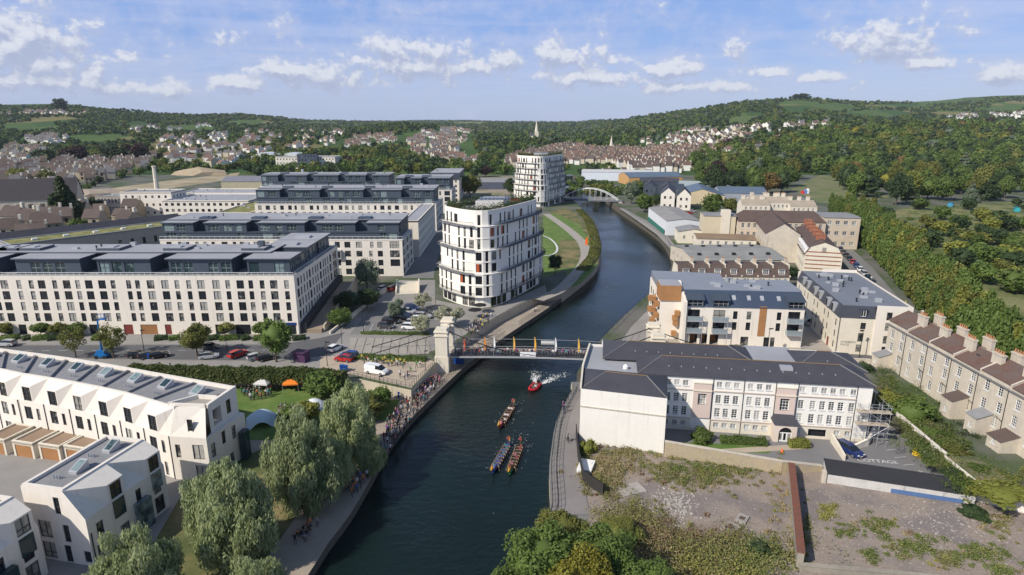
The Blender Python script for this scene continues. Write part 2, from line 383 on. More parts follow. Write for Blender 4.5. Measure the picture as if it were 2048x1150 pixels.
t_ = bpy.data.objects.new('tmp', cu); COL.objects.link(t_); LETTER = bpy.data.meshes.new_from_object(t_.evaluated_get(bpy.context.evaluated_depsgraph_get())); cu.body = 'COTTAGE'; cu.size = 1.3; cu.extrude = .004; bpy.context.view_layer.update(); LETTER2 = bpy.data.meshes.new_from_object(t_.evaluated_get(bpy.context.evaluated_depsgraph_get())); bpy.data.objects.remove(t_)
# ------------------------------------------------------------------ levels and river
ZW, ZT, ZR = -3.6, -2.3, -2.0           # water, towpath, low ground on the right bank
def lin(t, xs, ys):
 return float(np.interp(t, xs, ys))
RL = [(-24, -60), (-25.5, 40)] + [G(u, v, ZW) for u, v in [(629, 1150), (702, 1044), (751, 958), (788, 892), (829, 843), (890, 782), (943, 733), (1015, 679), (1098, 623), (1164, 573), (1194, 543), (1202, 516), (1201, 499), (1191, 462), (1171, 439), (1155, 419), (1130, 397), (1124, 385), (1120, 372)]] + [(47, 640)]
RR = [(4, -60), (4, 40)] + [G(u, v, ZW) for u, v in [(1090, 1100), (1100, 1035), (1098, 966), (1101, 925), (1112, 860), (1133, 815), (1153, 778), (1190, 720), (1250, 654), (1313, 593), (1344, 546), (1331, 499), (1304, 472), (1261, 442), (1228, 419), (1211, 406), (1171, 379)]] + [(62, 640)]
def smooth_line(pts, n=3):
 out = []
 for i in range(len(pts) - 1):
  p0, p1, p2, p3 = pts[max(i - 1, 0)], pts[i], pts[i + 1], pts[min(i + 2, len(pts) - 1)]
  for k in range(n):
   t = k / n
   out.append(tuple(0.5 * (2 * b + (c - a) * t + (2 * a - 5 * b + 4 * c - d) * t * t + (3 * b - a - 3 * c + d) * t ** 3) for a, b, c, d in zip(p0, p1, p2, p3)))
 return out + [tuple(pts[-1])]
RL, RR = smooth_line(RL), smooth_line(RR)
# upper edge of the street on the left bank (top of the retaining walls)
UL = [(-900, 112), (-120, 114), G(470, 752), G(640, 750), G(700, 754), G(822, 780), G(884, 716), G(902, 692), G(952, 660), G(995, 632), G(1036, 612), G(1075, 592)]
M_stone = mat('quay stone', (0.50, 0.44, 0.34), 0.9, 0.2, 0.5, 4, 0.4, streak=0.3)
M_quay = mat('wet quay wall', (0.11, 0.10, 0.08), 0.9, 0.3, 0.5, 4, 0.4, streak=0.4)
M_dark = mat('sheet piling', (0.05, 0.05, 0.05), 0.7, 0.3, 0.6, 5, 0.3)
M_pave = mat('pale paving', (0.27, 0.255, 0.24), 0.9, 0.18, 0.2, 5)
M_asph = mat('asphalt', (0.115, 0.115, 0.12), 0.92, 0.16, 0.15, 8)
M_asph2 = mat('worn asphalt', (0.19, 0.185, 0.18), 0.92, 0.2, 0.25, 8)
M_sand = mat('sandy paving', (0.42, 0.35, 0.27), 0.9, 0.12, 0.3, 6)
M_path = mat('towpath gravel', (0.33, 0.28, 0.225), 0.95, 0.2, 0.3, 6)
M_grass = mat('lawn', (0.095, 0.165, 0.034), 0.95, 0.25, 0.25, 6, 0.5, rgb2=(0.13, 0.18, 0.045))
M_rough = mat('rough grass', (0.10, 0.12, 0.04), 0.95, 0.35, 0.15, 3, 0.6, rgb2=(0.20, 0.16, 0.075))
M_town = mat('town ground', (0.15, 0.145, 0.13), 0.95, 0.3, 0.05, 1, rgb2=(0.06, 0.085, 0.035))
M_rubble = mat('rubble ground', (0.33, 0.27, 0.225), 0.95, 0.5, 0.16, 2.6, 1.0, rgb2=(0.18, 0.155, 0.145), bscale=4)
M_cobble = mat('pale setts', (0.34, 0.31, 0.27), 0.92, 0.14, 0.3, 6)

def water_mat():
 m = bpy.data.materials.new('river water'); m.use_nodes = True; m.node_tree.nodes.clear(); T = NT(m.node_tree)
 out = T.add('ShaderNodeOutputMaterial'); b = T.add('ShaderNodeBsdfPrincipled'); T.l.new(b.outputs[0], out.inputs[0])
 pos = T.add('ShaderNodeNewGeometry').outputs['Position']
 n = T.noise(pos, 0.06, 3)
 T.l.new(T.mix(n, (0.004, 0.011, 0.012), (0.008, 0.018, 0.015)), b.inputs['Base Color'])
 b.inputs['Roughness'].default_value = 0.08; b.inputs['IOR'].default_value = 1.33; b.inputs['Specular IOR Level'].default_value = 0.46
 w1 = T.noise(T.vmath('MULTIPLY', pos, (0.55, 0.8, 1)), 1.1, 4, 0.6, 0.4); w2 = T.noise(pos, 3.5, 3, 0.6)
 hgt = T.math('ADD', w1, T.math('MULTIPLY', w2, 0.28))
 calm = T.ramp(T.noise(pos, 0.035, 2), 0.35, 0.7)
 bn = T.add('ShaderNodeBump'); bn.inputs['Distance'].default_value = 0.34
 T.put(bn.inputs['Strength'], T.math('ADD', 0.26, T.math('MULTIPLY', calm, 0.45)))
 T.l.new(hgt, bn.inputs['Height']); T.l.new(bn.outputs[0], b.inputs['Normal'])
 return m
M_water = water_mat()
mb = MB(); mb.poly([(-60, -60, ZW), (90, -60, ZW), (90, 660, ZW), (-60, 660, ZW)])
structure(mb, 'river_water', [M_water])

def tri_sheet(name, pts, z, mats, depth=None, edge=1):
 """a flat (or gently sloping) sheet with an edge going down to depth; pts counter-clockwise"""
 bm = bmesh.new()
 zz = z if isinstance(z, (list, tuple)) else [z] * len(pts)
 vs = [bm.verts.new((p[0], p[1], q)) for p, q in zip(pts, zz)]
 f = bm.faces.new(vs)
 if f.calc_center_median() is not None: f.normal_update()
 if f.normal.z < 0: f.normal_flip()
 if depth is not None:
  lo = [bm.verts.new((p[0], p[1], depth)) for p in pts]; n = len(pts)
  for i in range(n):
   j = (i + 1) % n; q = bm.faces.new((lo[i], lo[j], vs[j], vs[i])); q.material_index = edge
 bmesh.ops.triangulate(bm, faces=[f])
 me = bpy.data.meshes.new(name); bm.to_mesh(me); bm.free()
 for m in mats: me.materials.append(m)
 return tag(link(name, me), kind='structure')
# street level on the left: upper edge line, then the river edge beyond the tower, then far
iL = next(i for i, p in enumerate(RL) if p[1] > UL[-1][1] + 4)
far_left = RL[iL:]
tri_sheet('ground_left', [(-1000, 112)] + UL[1:] + [(far_left[0][0] - 0.02, far_left[0][1])] + far_left[1:-1] + [(47, 620), (-1000, 620)], 0.0, [M_town, M_stone], -7)
# low ground on the left: gardens and towpath
lowz = ZT
lowL = RL[:iL + 1]
tri_sheet('towpath_left', [(-1000, -60)] + lowL + [(UL[-1][0], UL[-1][1])] + UL[::-1][1:], lowz, [M_path, M_quay], -7)
# ramp joining the towpath to the park path
# right bank, low part
iR = next(i for i, p in enumerate(RR) if p[1] > 118)
garden = [G(1742, 812, -2), G(1800, 868, -2), G(1885, 935, -2), G(1950, 985, -2)]
tri_sheet('ground_right_low', RR[:iR] + [(RR[iR - 1][0], RR[iR][1]), (62, RR[iR][1])] + garden + [(garden[-1][0] + 60, garden[-1][1] - 3), (140, -60)], ZR, [M_asph2, M_stone], -7)
tri_sheet('ground_right', RR[iR:-1] + [(60, 620), (1000, 620), (1000, -60), (141, -60)] + [(garden[-1][0] + 60, garden[-1][1] - 3)] + garden[::-1] + [(62, RR[iR][1])], 0.0, [M_town, M_quay], -7)

# ------------------------------------------------------------------ hills
AT = np.array([-1.7, -0.80, -0.69, -0.60, -0.50, -0.42, -0.36, -0.32, -0.20, -0.05, 0.10, 0.16, 0.22, 0.29, 0.36, 0.45, 0.52, 0.58, 0.65, 0.70, 0.80, 0.95, 1.7])
DT = np.array([2500, 2500, 2500, 2300, 2600, 2900, 3100, 3600, 5000, 5400, 5600, 3400, 2900, 2700, 2600, 2600, 2700, 2900, 3200, 3400, 3500, 3400, 3000.])
VT = np.array([214, 214, 213, 226, 234, 231, 237, 241.5, 241.5, 241.5, 242, 240, 229, 219, 207, 201, 207, 208, 206, 199, 193, 190, 195.])
ZT_ = CAMZ + (244.0 - VT) / FPX * DT * 1.03
ZT_[VT > 240] = CAMZ + (243.5 - VT[VT > 240]) / FPX * DT[VT > 240]
rs = np.random.RandomState(3); PH = rs.rand(12, 3) * 6.28
def hnoise(x, y):
 s = 0
 for k in range(6):
  fr = 0.0012 * 1.7 ** k; s = s + np.sin(x * fr * math.cos(PH[k, 2]) + y * fr * math.sin(PH[k, 2]) + PH[k, 0]) * np.sin(y * fr * 0.8 - x * fr * 0.5 + PH[k, 1]) / 1.6 ** k
 return s
def Hgt(x, y):
 x = np.asarray(x, float); y = np.asarray(y, float)
 yy = np.maximum(y, 1.0); a = x / yy
 D = np.interp(a, AT, DT); Zr = np.interp(a, AT, ZT_)
 t = (y - 620) / (D - 620); tc = np.clip(t, 0, 1)
 s = np.where(tc < 1, tc ** 1.7 * (1.35 - 0.35 * tc ** 2), 1.0)
 s = np.where(t > 1, np.maximum(0.25, 1 - (t - 1) * 0.9), s)
 h = Zr * s
 h = h + 34 * np.exp(-((y - 1750) / 330) ** 2) * np.exp(-((a + 0.17) / 0.11) ** 2)
 h = h + 26 * np.exp(-((y - 1150) / 300) ** 2) * np.exp(-((a - 0.62) / 0.30) ** 2)
 h = h + 12 * np.exp(-((y - 1250) / 280) ** 2) * np.exp(-((a - 0.02) / 0.13) ** 2)
 h = h + hnoise(x, y) * 5.0 * np.clip((y - 800) / 900, 0, 1)
 return np.where(y < 620, 0.0, h * np.clip((y - 620) / 60, 0, 1))
def T(u, v, zmin=0.0):
 """where the sight line through a picture point meets the ground"""
 dx = (u - 1024) / FPX; dy = (575 - v) / FPX
 d = (dx, math.cos(PITCH) + dy * math.sin(PITCH), -math.sin(PITCH) + dy * math.cos(PITCH))
 y = 130.0; prev = y
 while y < 9000:
  t = y / d[1]; z = CAMZ + d[2] * t
  if z <= float(Hgt(d[0] * t, y)):
   lo, hi = prev, y
   for _ in range(14):
    mid = (lo + hi) / 2; t = mid / d[1]
    if CAMZ + d[2] * t <= float(Hgt(d[0] * t, mid)): hi = mid
    else: lo = mid
   t = hi / d[1]; return (d[0] * t, hi, float(Hgt(d[0] * t, hi)))
  prev = y; y *= 1.02
 return None
def hills():
 ys = 620 * (12500 / 620) ** (np.arange(150) / 149.0); aa = np.linspace(-1.62, 1.62, 300)
 X = ys[:, None] * aa[None, :]; Yg = np.repeat(ys[:, None], len(aa), 1); Z = Hgt(X, Yg)
 v = np.stack([X, Yg, Z], -1).reshape(-1, 3); n = len(aa); m = len(ys)
 i = np.arange((m - 1) * (n - 1)); r, c = i // (n - 1), i % (n - 1); k = r * n + c
 f = np.stack([k, k + 1, k + n + 1, k + n], -1)
 me = bpy.data.meshes.new('hills'); me.from_pydata(v.tolist(), [], f.tolist()); me.update()
 me.polygons.foreach_set('use_smooth', [True] * len(f))
 mm = bpy.data.materials.new('fields'); mm.use_nodes = True; mm.node_tree.nodes.clear(); Tn = NT(mm.node_tree)
 out = Tn.add('ShaderNodeOutputMaterial'); b = Tn.add('ShaderNodeBsdfPrincipled'); Tn.l.new(b.outputs[0], out.inputs[0])
 pos = Tn.add('ShaderNodeNewGeometry').outputs['Position']
 vo = Tn.add('ShaderNodeTexVoronoi'); vo.inputs['Scale'].default_value = 1 / 190.0; Tn.put(vo.inputs['Vector'], Tn.vmath('MULTIPLY', pos, (1, .6, 0)))
 sp = Tn.add('ShaderNodeSeparateColor'); Tn.l.new(vo.outputs['Color'], sp.inputs[0])
 c = Tn.mix(Tn.ramp(sp.outputs[0], .3, .6), (0.055, 0.105, 0.03), (0.095, 0.15, 0.04))
 c = Tn.mix(Tn.ramp(sp.outputs[1], .72, .8), c, (0.23, 0.20, 0.085))
 c = Tn.mix(Tn.math('MULTIPLY', Tn.noise(pos, 0.02, 4), 0.55), c, (0.035, 0.06, 0.025))
 Tn.l.new(c, b.inputs['Base Color']); b.inputs['Roughness'].default_value = 1.0; b.inputs['Specular IOR Level'].default_value = 0.1
 me.materials.append(mm); tag(link('hills', me), kind='structure')
hills()

# ------------------------------------------------------------------ sheets laid on the ground: roads, lawns, paving
LAY = [0]
def sheet(name, pix, z, m, world=False, up=None):
 pts = pix if world else [G(u, v, z) for u, v in pix]
 LAY[0] += 1
 return tri_sheet(name, pts, z + (0.004 * LAY[0] if up is None else up), [m])
# left bank
sheet('pavement_left', [(-250, 718), (-250, 655), (600, 655), (690, 655), (745, 600), (800, 560), (870, 560), (870, 700), (700, 745), (640, 748), (470, 750)], 0, M_pave)
sheet('road_left', [(-250, 712), (-250, 692), (560, 689), (640, 676), (690, 664), (650, 712), (520, 722)], 0, M_asph)
sheet('road_lane', [(806, 545), (860, 470), (885, 440), (920, 400), (940, 400), (910, 440), (890, 470), (868, 545), (868, 556), (806, 556)], 0, M_asph2)
sheet('car_park_left', [(700, 668), (752, 605), (862, 605), (890, 640), (862, 668)], 0, M_asph2)
sheet('approach_paving', [(700, 676), (858, 676), (858, 708), (700, 706)], 0, M_cobble)
sheet('plaza_left', [(640, 712), (858, 720), (872, 724), (822, 776), (700, 748), (640, 742)], 0, M_sand)
sheet('forecourt_tower', [(872, 600), (975, 622), (1090, 570), (1094, 585), (1036, 608), (952, 656), (905, 685), (900, 640), (868, 640)], 0, M_pave)
mb = MB()
for i in range(9):          # dark lines across the approach
 a = G(716 + i * 17, 676); b = G(706 + i * 18, 707); mb.obox(a, b, 0.12, 0.05, 0.056)
structure(mb, 'approach_lines', [M_asph])
M_line = mat('road paint', (0.62, 0.62, 0.60), 0.8, 0.25, 0.8, 6)
mb = MB()
for i in range(22): a, b = G(-120 + i * 34, 703 - i * .1), G(-104 + i * 34, 703 - i * .1); mb.obox(a, b, 0.13, 0.13, 0.134)
structure(mb, 'centre_line', [M_line])
mb = MB()
for i in range(9): a, b = G(724 + i * 15, 664), G(733 + i * 14.4, 648); mb.obox(a, b, 0.1, 0.13, 0.134)
structure(mb, 'bay_lines', [M_line])
for k, (pa, pb) in enumerate((((-250, 691), (560, 688)), ((-250, 713), (520, 723)), ((700, 669), (860, 669)))):
 mb = MB(); mb.obox(G(*pa), G(*pb), 0.2, 0, 0.15); structure(mb, 'kerb', [M_pave])
sheet('park_lawn', [(1086, 556), (1086, 470), (1086, 430), (1130, 420), (1150, 432), (1168, 455), (1180, 478), (1196, 505), (1198, 520), (1188, 540), (1160, 568), (1140, 575), (1130, 540)], 0, M_grass)
sheet('park_dry_grass', [(1120, 480), (1150, 478), (1162, 500), (1160, 520), (1146, 535), (1110, 538), (1112, 512), (1118, 495)], 0, M_rough)
pp = smooth_line([G(u, v) for u, v in [(1092, 428), (1110, 440), (1140, 462), (1164, 485), (1172, 508), (1166, 530), (1148, 552), (1120, 580), (1075, 600)]], 5)
def ribbon(name, pts, w, z, m, up=0.1):
 mb = MB(); L = []
 for i, p in enumerate(pts):
  q0, q1 = pts[max(i - 1, 0)], pts[min(i + 1, len(pts) - 1)]; d = Vector((q1[0] - q0[0], q1[1] - q0[1])).normalized()
  L.append((p[0] + d.y * w / 2, p[1] - d.x * w / 2, p[0] - d.y * w / 2, p[1] + d.x * w / 2))
 zz = z if isinstance(z, list) else [z] * len(pts)
 for (a, b, za, zb) in zip(L, L[1:], zz, zz[1:]): mb.poly([(a[0], a[1], za + up), (b[0], b[1], zb + up), (b[2], b[3], zb + up), (a[2], a[3], za + up)])
 return structure(mb, name, [m])
ribbon('park_path', pp, 4.2, 0, M_cobble, 0.12)
wc = smooth_line([G(u, v) for u, v in [(1086, 472), (1100, 478), (1112, 490), (1114, 502), (1104, 510), (1088, 512)]], 5)
ribbon('park_kerb', wc, 0.8, 0, mat('white kerb', (0.6, 0.6, 0.58)), 0.16)
sheet('verge_far', [(1100, 425), (1128, 415), (1150, 425), (1190, 470), (1199, 505), (1196, 530), (1186, 520), (1178, 480), (1160, 450), (1120, 430)], 0, M_rough)
# ground colours further back on the left
sheet('waste_ground', [(150, 422), (160, 385), (330, 362), (480, 345), (470, 358), (330, 378), (262, 395), (258, 410), (200, 420)], 0, mat('waste ground', (0.30, 0.24, 0.14), 0.95, 0.3, 0.05, 0.6, rgb2=(0.36, 0.31, 0.22)))
sheet('waste_ground_far', [(920, 412), (935, 356), (1040, 352), (1040, 400)], 0, mat('waste ground pale', (0.34, 0.28, 0.22), 0.95, 0.3, 0.05, 0.6, rgb2=(0.17, 0.17, 0.09)))
# near left: gardens, lawn
sheet('garden_lawn', [(440, 800), (480, 766), (640, 768), (760, 800), (800, 800), (780, 840), (690, 850), (560, 880), (500, 880)], ZT, M_grass)
sheet('house_court', [(-200, 960), (-200, 870), (200, 880), (500, 930), (420, 990), (200, 1200), (-200, 1250)], ZT, M_pave)
sheet('garden_strip', [(380, 960), (520, 900), (620, 880), (640, 960), (560, 1080), (470, 1200), (200, 1200), (300, 1100)], ZT, M_rough)
# right bank
sheet('river_path_right', [(1106, 1030), (1104, 966), (1107, 925), (1118, 860), (1139, 815), (1158, 780), (1162, 790), (1158, 850), (1155, 895), (1165, 960), (1180, 1030)], ZR, mat('path asphalt', (0.225, 0.205, 0.195), 0.95, 0.15, 0.3, 6))
sheet('vacant_lot', [(1180, 1030), (1160, 895), (1330, 905), (1575, 940), (1655, 948), (1700, 962), (1960, 1005), (2150, 1050), (2150, 1300), (1100, 1300)], ZR, M_rubble)
sheet('car_park_right', [(1340, 905), (1335, 880), (1735, 885), (1760, 800), (1880, 930), (1960, 1000), (1655, 945), (1565, 930), (1560, 920)], ZR, mat('car park asphalt', (0.185, 0.18, 0.185), 0.92, 0.12, 0.2, 6))
sheet('court_lawn', [(1336, 884), (1560, 893), (1536, 908), (1400, 902), (1336, 898)], ZR, M_grass)
sheet('court_path', [(1440, 899), (1600, 889), (1610, 899), (1490, 906)], ZR, M_sand)
# street level on the right
sheet('road_right', [(1850, 715), (1785, 640), (1698, 538), (1662, 488), (1627, 440), (1610, 412), (1600, 394), (1608, 394), (1622, 412), (1645, 440), (1694, 488), (1746, 538), (1834, 638), (1904, 715)], 0, M_asph2)
sheet('street_right', [(1200, 712), (1300, 700), (1560, 705), (1740, 712), (1790, 720), (1790, 745), (1300, 730), (1190, 730)], 0, M_asph)
sheet('forecourt_right', [(1310, 694), (1330, 660), (1600, 665), (1640, 600), (1660, 640), (1670, 712), (1480, 704)], 0, M_cobble)
sheet('towpath_far', [(1238, 690), (1262, 655), (1322, 594), (1354, 548), (1342, 499), (1314, 470), (1272, 440), (1238, 417), (1248, 417), (1290, 440), (1330, 468), (1362, 505), (1372, 548), (1345, 590), (1310, 640), (1290, 690)], 0, M_pave)
sheet('allotment_ground', [(1760, 470), (1720, 430), (1820, 415), (2100, 400), (2250, 430), (2250, 620), (1980, 640), (1900, 560)], 0, mat('allotment', (0.09, 0.12, 0.035), 0.95, 0.4, 0.08, 0.7, rgb2=(0.17, 0.17, 0.075)))
sheet('park_meadow', [(1580, 380), (1640, 350), (1700, 358), (1780, 395), (1700, 410), (1640, 405)], 0, mat('park meadow', (0.2, 0.19, 0.10), 0.95, 0.25, 0.06, 0.7, rgb2=(0.11, 0.14, 0.05)))
o = link('car_park_lettering', LETTER2, None, (*G(1716, 924, ZR), ZR + .16), R(-8)); LETTER2.materials.append(M_line); tag(o, kind='structure')
mb = MB()
for i in range(6): a, b = G(1760 + i * 17, 870 + i * 15, ZR), G(1738 + i * 17, 872 + i * 15, ZR); mb.obox(a, b, 0.1, .15, .154)
for i, k in enumerate(mb.v): mb.v[i] = (k[0], k[1], k[2] + ZR)
structure(mb, 'bay_lines', [M_line])
# ------------------------------------------------------------------ shared building materials
M_cream = mat('cream render', (0.77, 0.705, 0.61), 0.9, 0.07, 0.15, 2, streak=0.22)
M_white = mat('white render', (0.74, 0.685, 0.61), 0.9, 0.06, 0.15, 2, streak=0.2)
M_white2 = mat('white tower render', (0.82, 0.78, 0.70), 0.85, 0.05, 0.15, 2, streak=0.15)
M_ashlar = mat('bath stone', (0.60, 0.53, 0.43), 0.92, 0.2, 0.5, 3, 0.3, streak=0.3, rgb2=(0.48, 0.43, 0.36))
M_ashlar2 = mat('clean stone', (0.68, 0.62, 0.51), 0.9, 0.10, 0.4, 3, 0.1, streak=0.15)
M_zinc = mat('zinc cladding', (0.075, 0.095, 0.125), 0.45, 0.12, 0.3, 3, metal=0.3, spec=0.5)
M_zroof = mat('grey membrane roof', (0.32, 0.325, 0.345), 0.7, 0.16, 0.12, 1.5)
M_groof = mat('felt roof', (0.27, 0.27, 0.28), 0.85, 0.3, 0.18, 2, rgb2=(.21, .21, .215))
M_slate = mat('slate', (0.060, 0.060, 0.072), 0.62, 0.22, 0.5, 4, 0.3)
M_redtile = mat('red clay tiles', (0.15, 0.09, 0.07), 0.85, 0.4, 0.45, 3, 0.5, rgb2=(0.115, 0.085, 0.075))
M_brntile = mat('brown tiles', (0.105, 0.075, 0.065), 0.85, 0.3, 0.35, 3, 0.4)
M_timber = mat('timber cladding', (0.36, 0.18, 0.075), 0.7, 0.18, 0.6, 4)
M_rust = mat('orange panel', (0.42, 0.085, 0.03), 0.7, 0.1)
M_dkmetal = mat('dark metal', (0.035, 0.037, 0.042), 0.5, 0.1, metal=0.4)
M_ltmetal = mat('pale metal', (0.45, 0.46, 0.48), 0.45, 0.08, metal=0.3)
M_wframe = mat('white frame', (0.78, 0.78, 0.76), 0.5, 0.03)
M_dframe = mat('grey frame', (0.05, 0.055, 0.06), 0.5, 0.05)
M_greenroof = mat('sedum roof', (0.17, 0.18, 0.055), 0.95, 0.35, 0.25, 2, 0.5, rgb2=(0.24, 0.22, 0.09))
M_plant = leafmat('planter leaves', (0.05, 0.085, 0.025), (0.10, 0.14, 0.05))
P_dark = glass('dark pane', (0.012, 0.015, 0.02), (0.30, 0.29, 0.26), 0.22)
P_blind = glass('pane with blinds', (0.02, 0.024, 0.03), (0.40, 0.39, 0.36), 0.46)
P_green = glass('green glass', (0.02, 0.045, 0.05), (0.20, 0.27, 0.27), 0.35)

def flat_roof(root, x0, x1, y0, y1, z, m, par=None, ph=0.5, pt=0.35, name='roof'):
 mb = MB(); mb.poly([(x0, y0, z), (x1, y0, z), (x1, y1, z), (x0, y1, z)]); o = build(mb, name, [m], root)
 if par:
  mb = MB()
  mb.box(x0, x1, y0, y0 + pt, z - .3, z + ph); mb.box(x0, x1, y1 - pt, y1, z - .3, z + ph)
  mb.box(x0, x0 + pt, y0 + pt, y1 - pt, z - .3, z + ph); mb.box(x1 - pt, x1, y0 + pt, y1 - pt, z - .3, z + ph)
  build(mb, 'parapet', [par], root)
 return o
def roof_clutter(root, x0, x1, y0, y1, z, n, seed=1):
 r = random.Random(seed)
 for i in range(n):
  x, y = r.uniform(x0, x1), r.uniform(y0, y1); mb = MB(); k = r.random()
  if k < .4: s = r.uniform(.5, 1.0); mb.box(x, x + s * 1.6, y, y + s, z, z + .45, 0, 0); build(mb, 'roof_light', [M_ltmetal], root)
  elif k < .75:
   mb.lathe([(.16, 0), (.16, .7), (.26, .7), (.26, .9), (0, .95)], (x, y, z), 8); build(mb, 'vent', [M_dkmetal], root)
  else: mb.box(x, x + 1.3, y, y + .9, z, z + .8); build(mb, 'plant_box', [M_ltmetal], root)
def sash_wall(*a): pass

# ------------------------------------------------------------------ block A: long apartment block along the street
def block_a():
 X0, Y0 = -150.0, 143.5
 r = thing('apartment_block', 'long cream apartment block with glazed rooftop pavilions facing the tree-lined street', 'building', (X0, Y0, 0))
 W_ = 98.0; D = 38.0; DM = 19.0; HT = 14.7
 K = 148.3 / FPX
 cols = [(26, 1), (114, 0), (188, 0), (251, 1), (330, 0), (402, 1), (469, 0), (535, 1), (615, 1), (681, 0), (775, 0), (829, 0), (907, 1), (994, 1), (1066, 0), (1137, 0), (1211, 1), (1302, 1), (1372, 0), (1447, 1), (1511, 0), (1579, 0), (1649, 1), (1726, 0)]
 xs = [((zx / 3.012) - 1024) * K - X0 for zx, _ in cols]; kinds = [k for _, k in cols]
 x = xs[0] - 2.6
 while x > 1.5: xs.append(x); kinds.append(int(x * 7) % 2); x -= 2.45
 wins = []
 for x, k in zip(xs, kinds):
  w = 1.75 if k else 1.1
  for z in (3.3, 6.07, 8.8, 11.5): wins.append((x - w / 2, z, w, 2.1, 'two' if k else 'half'))
 def gx(zx): return ((zx / 3.012) - 1024) * (153.0 / FPX) - X0
 doors = [(60, 110, 2), (150, 196, 2), (430, 470, 1), (570, 622, 2), (775, 830, 1), (875, 975, 0), (1020, 1058, 1), (1320, 1372, 2), (1440, 1530, 2), (1590, 1640, 1)]
 holes = [(gx(a), 0.0, gx(b) - gx(a), 2.5, 'hole') for a, b, _ in doors] + [(W_ - 4.6, 0.0, 4.0, 2.3, 'hole')]
 mb = MB()
 facade(r, mb, (0, 0), (W_, 0), 0, HT, wins + holes, M_dframe, P_blind)
 for (a, b, k), h in zip(doors, holes):
  q = MB(); n = max(1, int(h[2] / .16)); y = .16
  q.box(h[0], h[0] + h[2], y, y + .06, 0, h[3])
  for i in range(n): q.box(h[0] + h[2] * i / n + .02, h[0] + h[2] * (i + 1) / n - .02, y - .03, y, .05, h[3] - .05)
  build(q, 'garage_door' if k != 1 else 'door', [[M_timber, M_rust, M_dkmetal][k] if k != 1 else mat('red door', (0.22, 0.05, 0.04), .6)], r)
 q = MB(); q.box(W_ - 4.6, W_ - .6, .15, .22, 0, 2.3); build(q, 'shop_window', [P_dark], r)
 q = MB(); q.box(W_ - 4.7, W_ - .5, -.12, 0, 2.35, 3.0); build(q, 'shop_sign', [mat('blue fascia', (0.012, 0.04, 0.18), .5)], r)
 sw = []; i = 0; y = 1.6
 while y < 30:
  w = 1.5 if i % 4 == 0 else 0.9
  for k, z in enumerate((3.3, 6.07, 8.8, 11.5)):
   sw.append((y + (0.35 if k % 2 else 0), z, w, 2.1, 'two' if w > 1 else 'half'))
  y += w + (1.35 if i % 3 else 1.0); i += 1
 for z in (3.2, 6.0, 8.7, 11.4): sw.append((32.6, z, 3.6, 2.2, 'grid'))
 facade(r, mb, (W_, 0), (W_, D), 0, HT, sw, M_dframe, P_dark)
 mb.wall((W_, D), (W_ - 15, D), 0, HT); mb.wall((W_ - 15, D), (W_ - 15, DM), 0, HT); mb.wall((W_ - 15, DM), (0, DM), 0, HT); mb.wall((0, DM), (0, 0), 0, HT)
 build(mb, 'wall', [M_cream], r)
 mb = MB(); mb.poly([(0, 0, HT), (W_, 0, HT), (W_, D, HT), (W_ - 15, D, HT), (W_ - 15, DM, HT), (0, DM, HT)]); build(mb, 'terrace', [M_groof], r)
 mb = MB(); railing(mb, [(0.1, .15), (W_ - .15, .15), (W_ - .15, D)], HT, 0.75, 1.4, 0.03); build(mb, 'terrace_rail', [M_wframe], r)
 pav = [(0, 18), (gx(-330), gx(-60)), (gx(-10), gx(66)), (gx(172), gx(552)), (gx(650), gx(962)), (gx(1070), gx(1440)), (gx(1530), W_ - 1.4)]
 ZP = 18.3
 for i, (a, b) in enumerate(pav):
  a, b = max(a, 0.3), min(b, W_ - 1.4)
  if b - a < 2: continue
  mb = MB(); n = int((b - a) // 3.0); ws = []
  for k in range(n):
   if (k + i) % 4 != 3: ws.append((.5 + k * 3.0, HT + .25, 2.3, 2.7, 'grid'))
  facade(r, mb, (a, 1.9), (b, 1.9), HT, ZP, ws, M_ltmetal if i % 2 else M_dframe, P_green)
  last = i == len(pav) - 1
  mb.wall((a, 8), (a, 1.9), HT, ZP)
  if last:
   facade(r, mb, (b, 1.9), (b, 14), HT, ZP, [(.3, HT + .25, 3.4, 2.8, 'grid'), (4.2, HT + .25, 3.4, 2.8, 'grid'), (8.2, HT + .25, 3.4, 2.8, 'grid')], M_ltmetal, P_green)
   mb.wall((b, 14), (b - 8, 14), HT, ZP)
  else: mb.wall((b, 1.9), (b, 8), HT, ZP)
  build(mb, 'pavilion_wall', [M_zinc], r)
  mb = MB(); mb.prism([(a - .5, 1.2), (b + .5, 1.2), (b + .5, 9.4), (a - .5, 9.4)], ZP, ZP + .32, 0, 1, True, True); build(mb, 'pavilion_roof', [M_zinc, M_zroof], r)
 mb = MB(); mb.wall((0.3, 8.2), (W_ - 9, 8.2), HT, ZP); mb.wall((W_ - 9, 17.2), (0.3, 17.2), HT, ZP); build(mb, 'pavilion_wall', [M_zinc], r)
 mb = MB(); mb.prism([(0, 7.4), (W_ - 8, 7.4), (W_ - 8, 18.0), (0, 18.0)], ZP + .34, ZP + .62, 0, 1, True, True); build(mb, 'roof', [M_zinc, M_zroof], r)
 for i, (a, b) in enumerate(zip(pav, pav[1:])):          # raised plant decks between the pavilions
  m0 = a[1]; mb = MB(); mb.box(m0 - .6, m0 + 5.2, 9.2, 14.5, ZP + .64, ZP + 1.25, 0, 1); mb.box(m0 + 1, m0 + 3.4, 10, 12, ZP + 1.27, ZP + 1.5, 2)
  build(mb, 'plant_deck', [M_zinc, M_zroof, M_ltmetal], r)
 roof_clutter(r, 2, W_ - 12, 10, 17, ZP + .62, 14, 4)
 mb = MB(); mb.box(W_ - 12.6, W_ - 11.2, 11.4, 12.8, ZP + .62, ZP + 2.6); build(mb, 'lift_housing', [M_zinc], r)
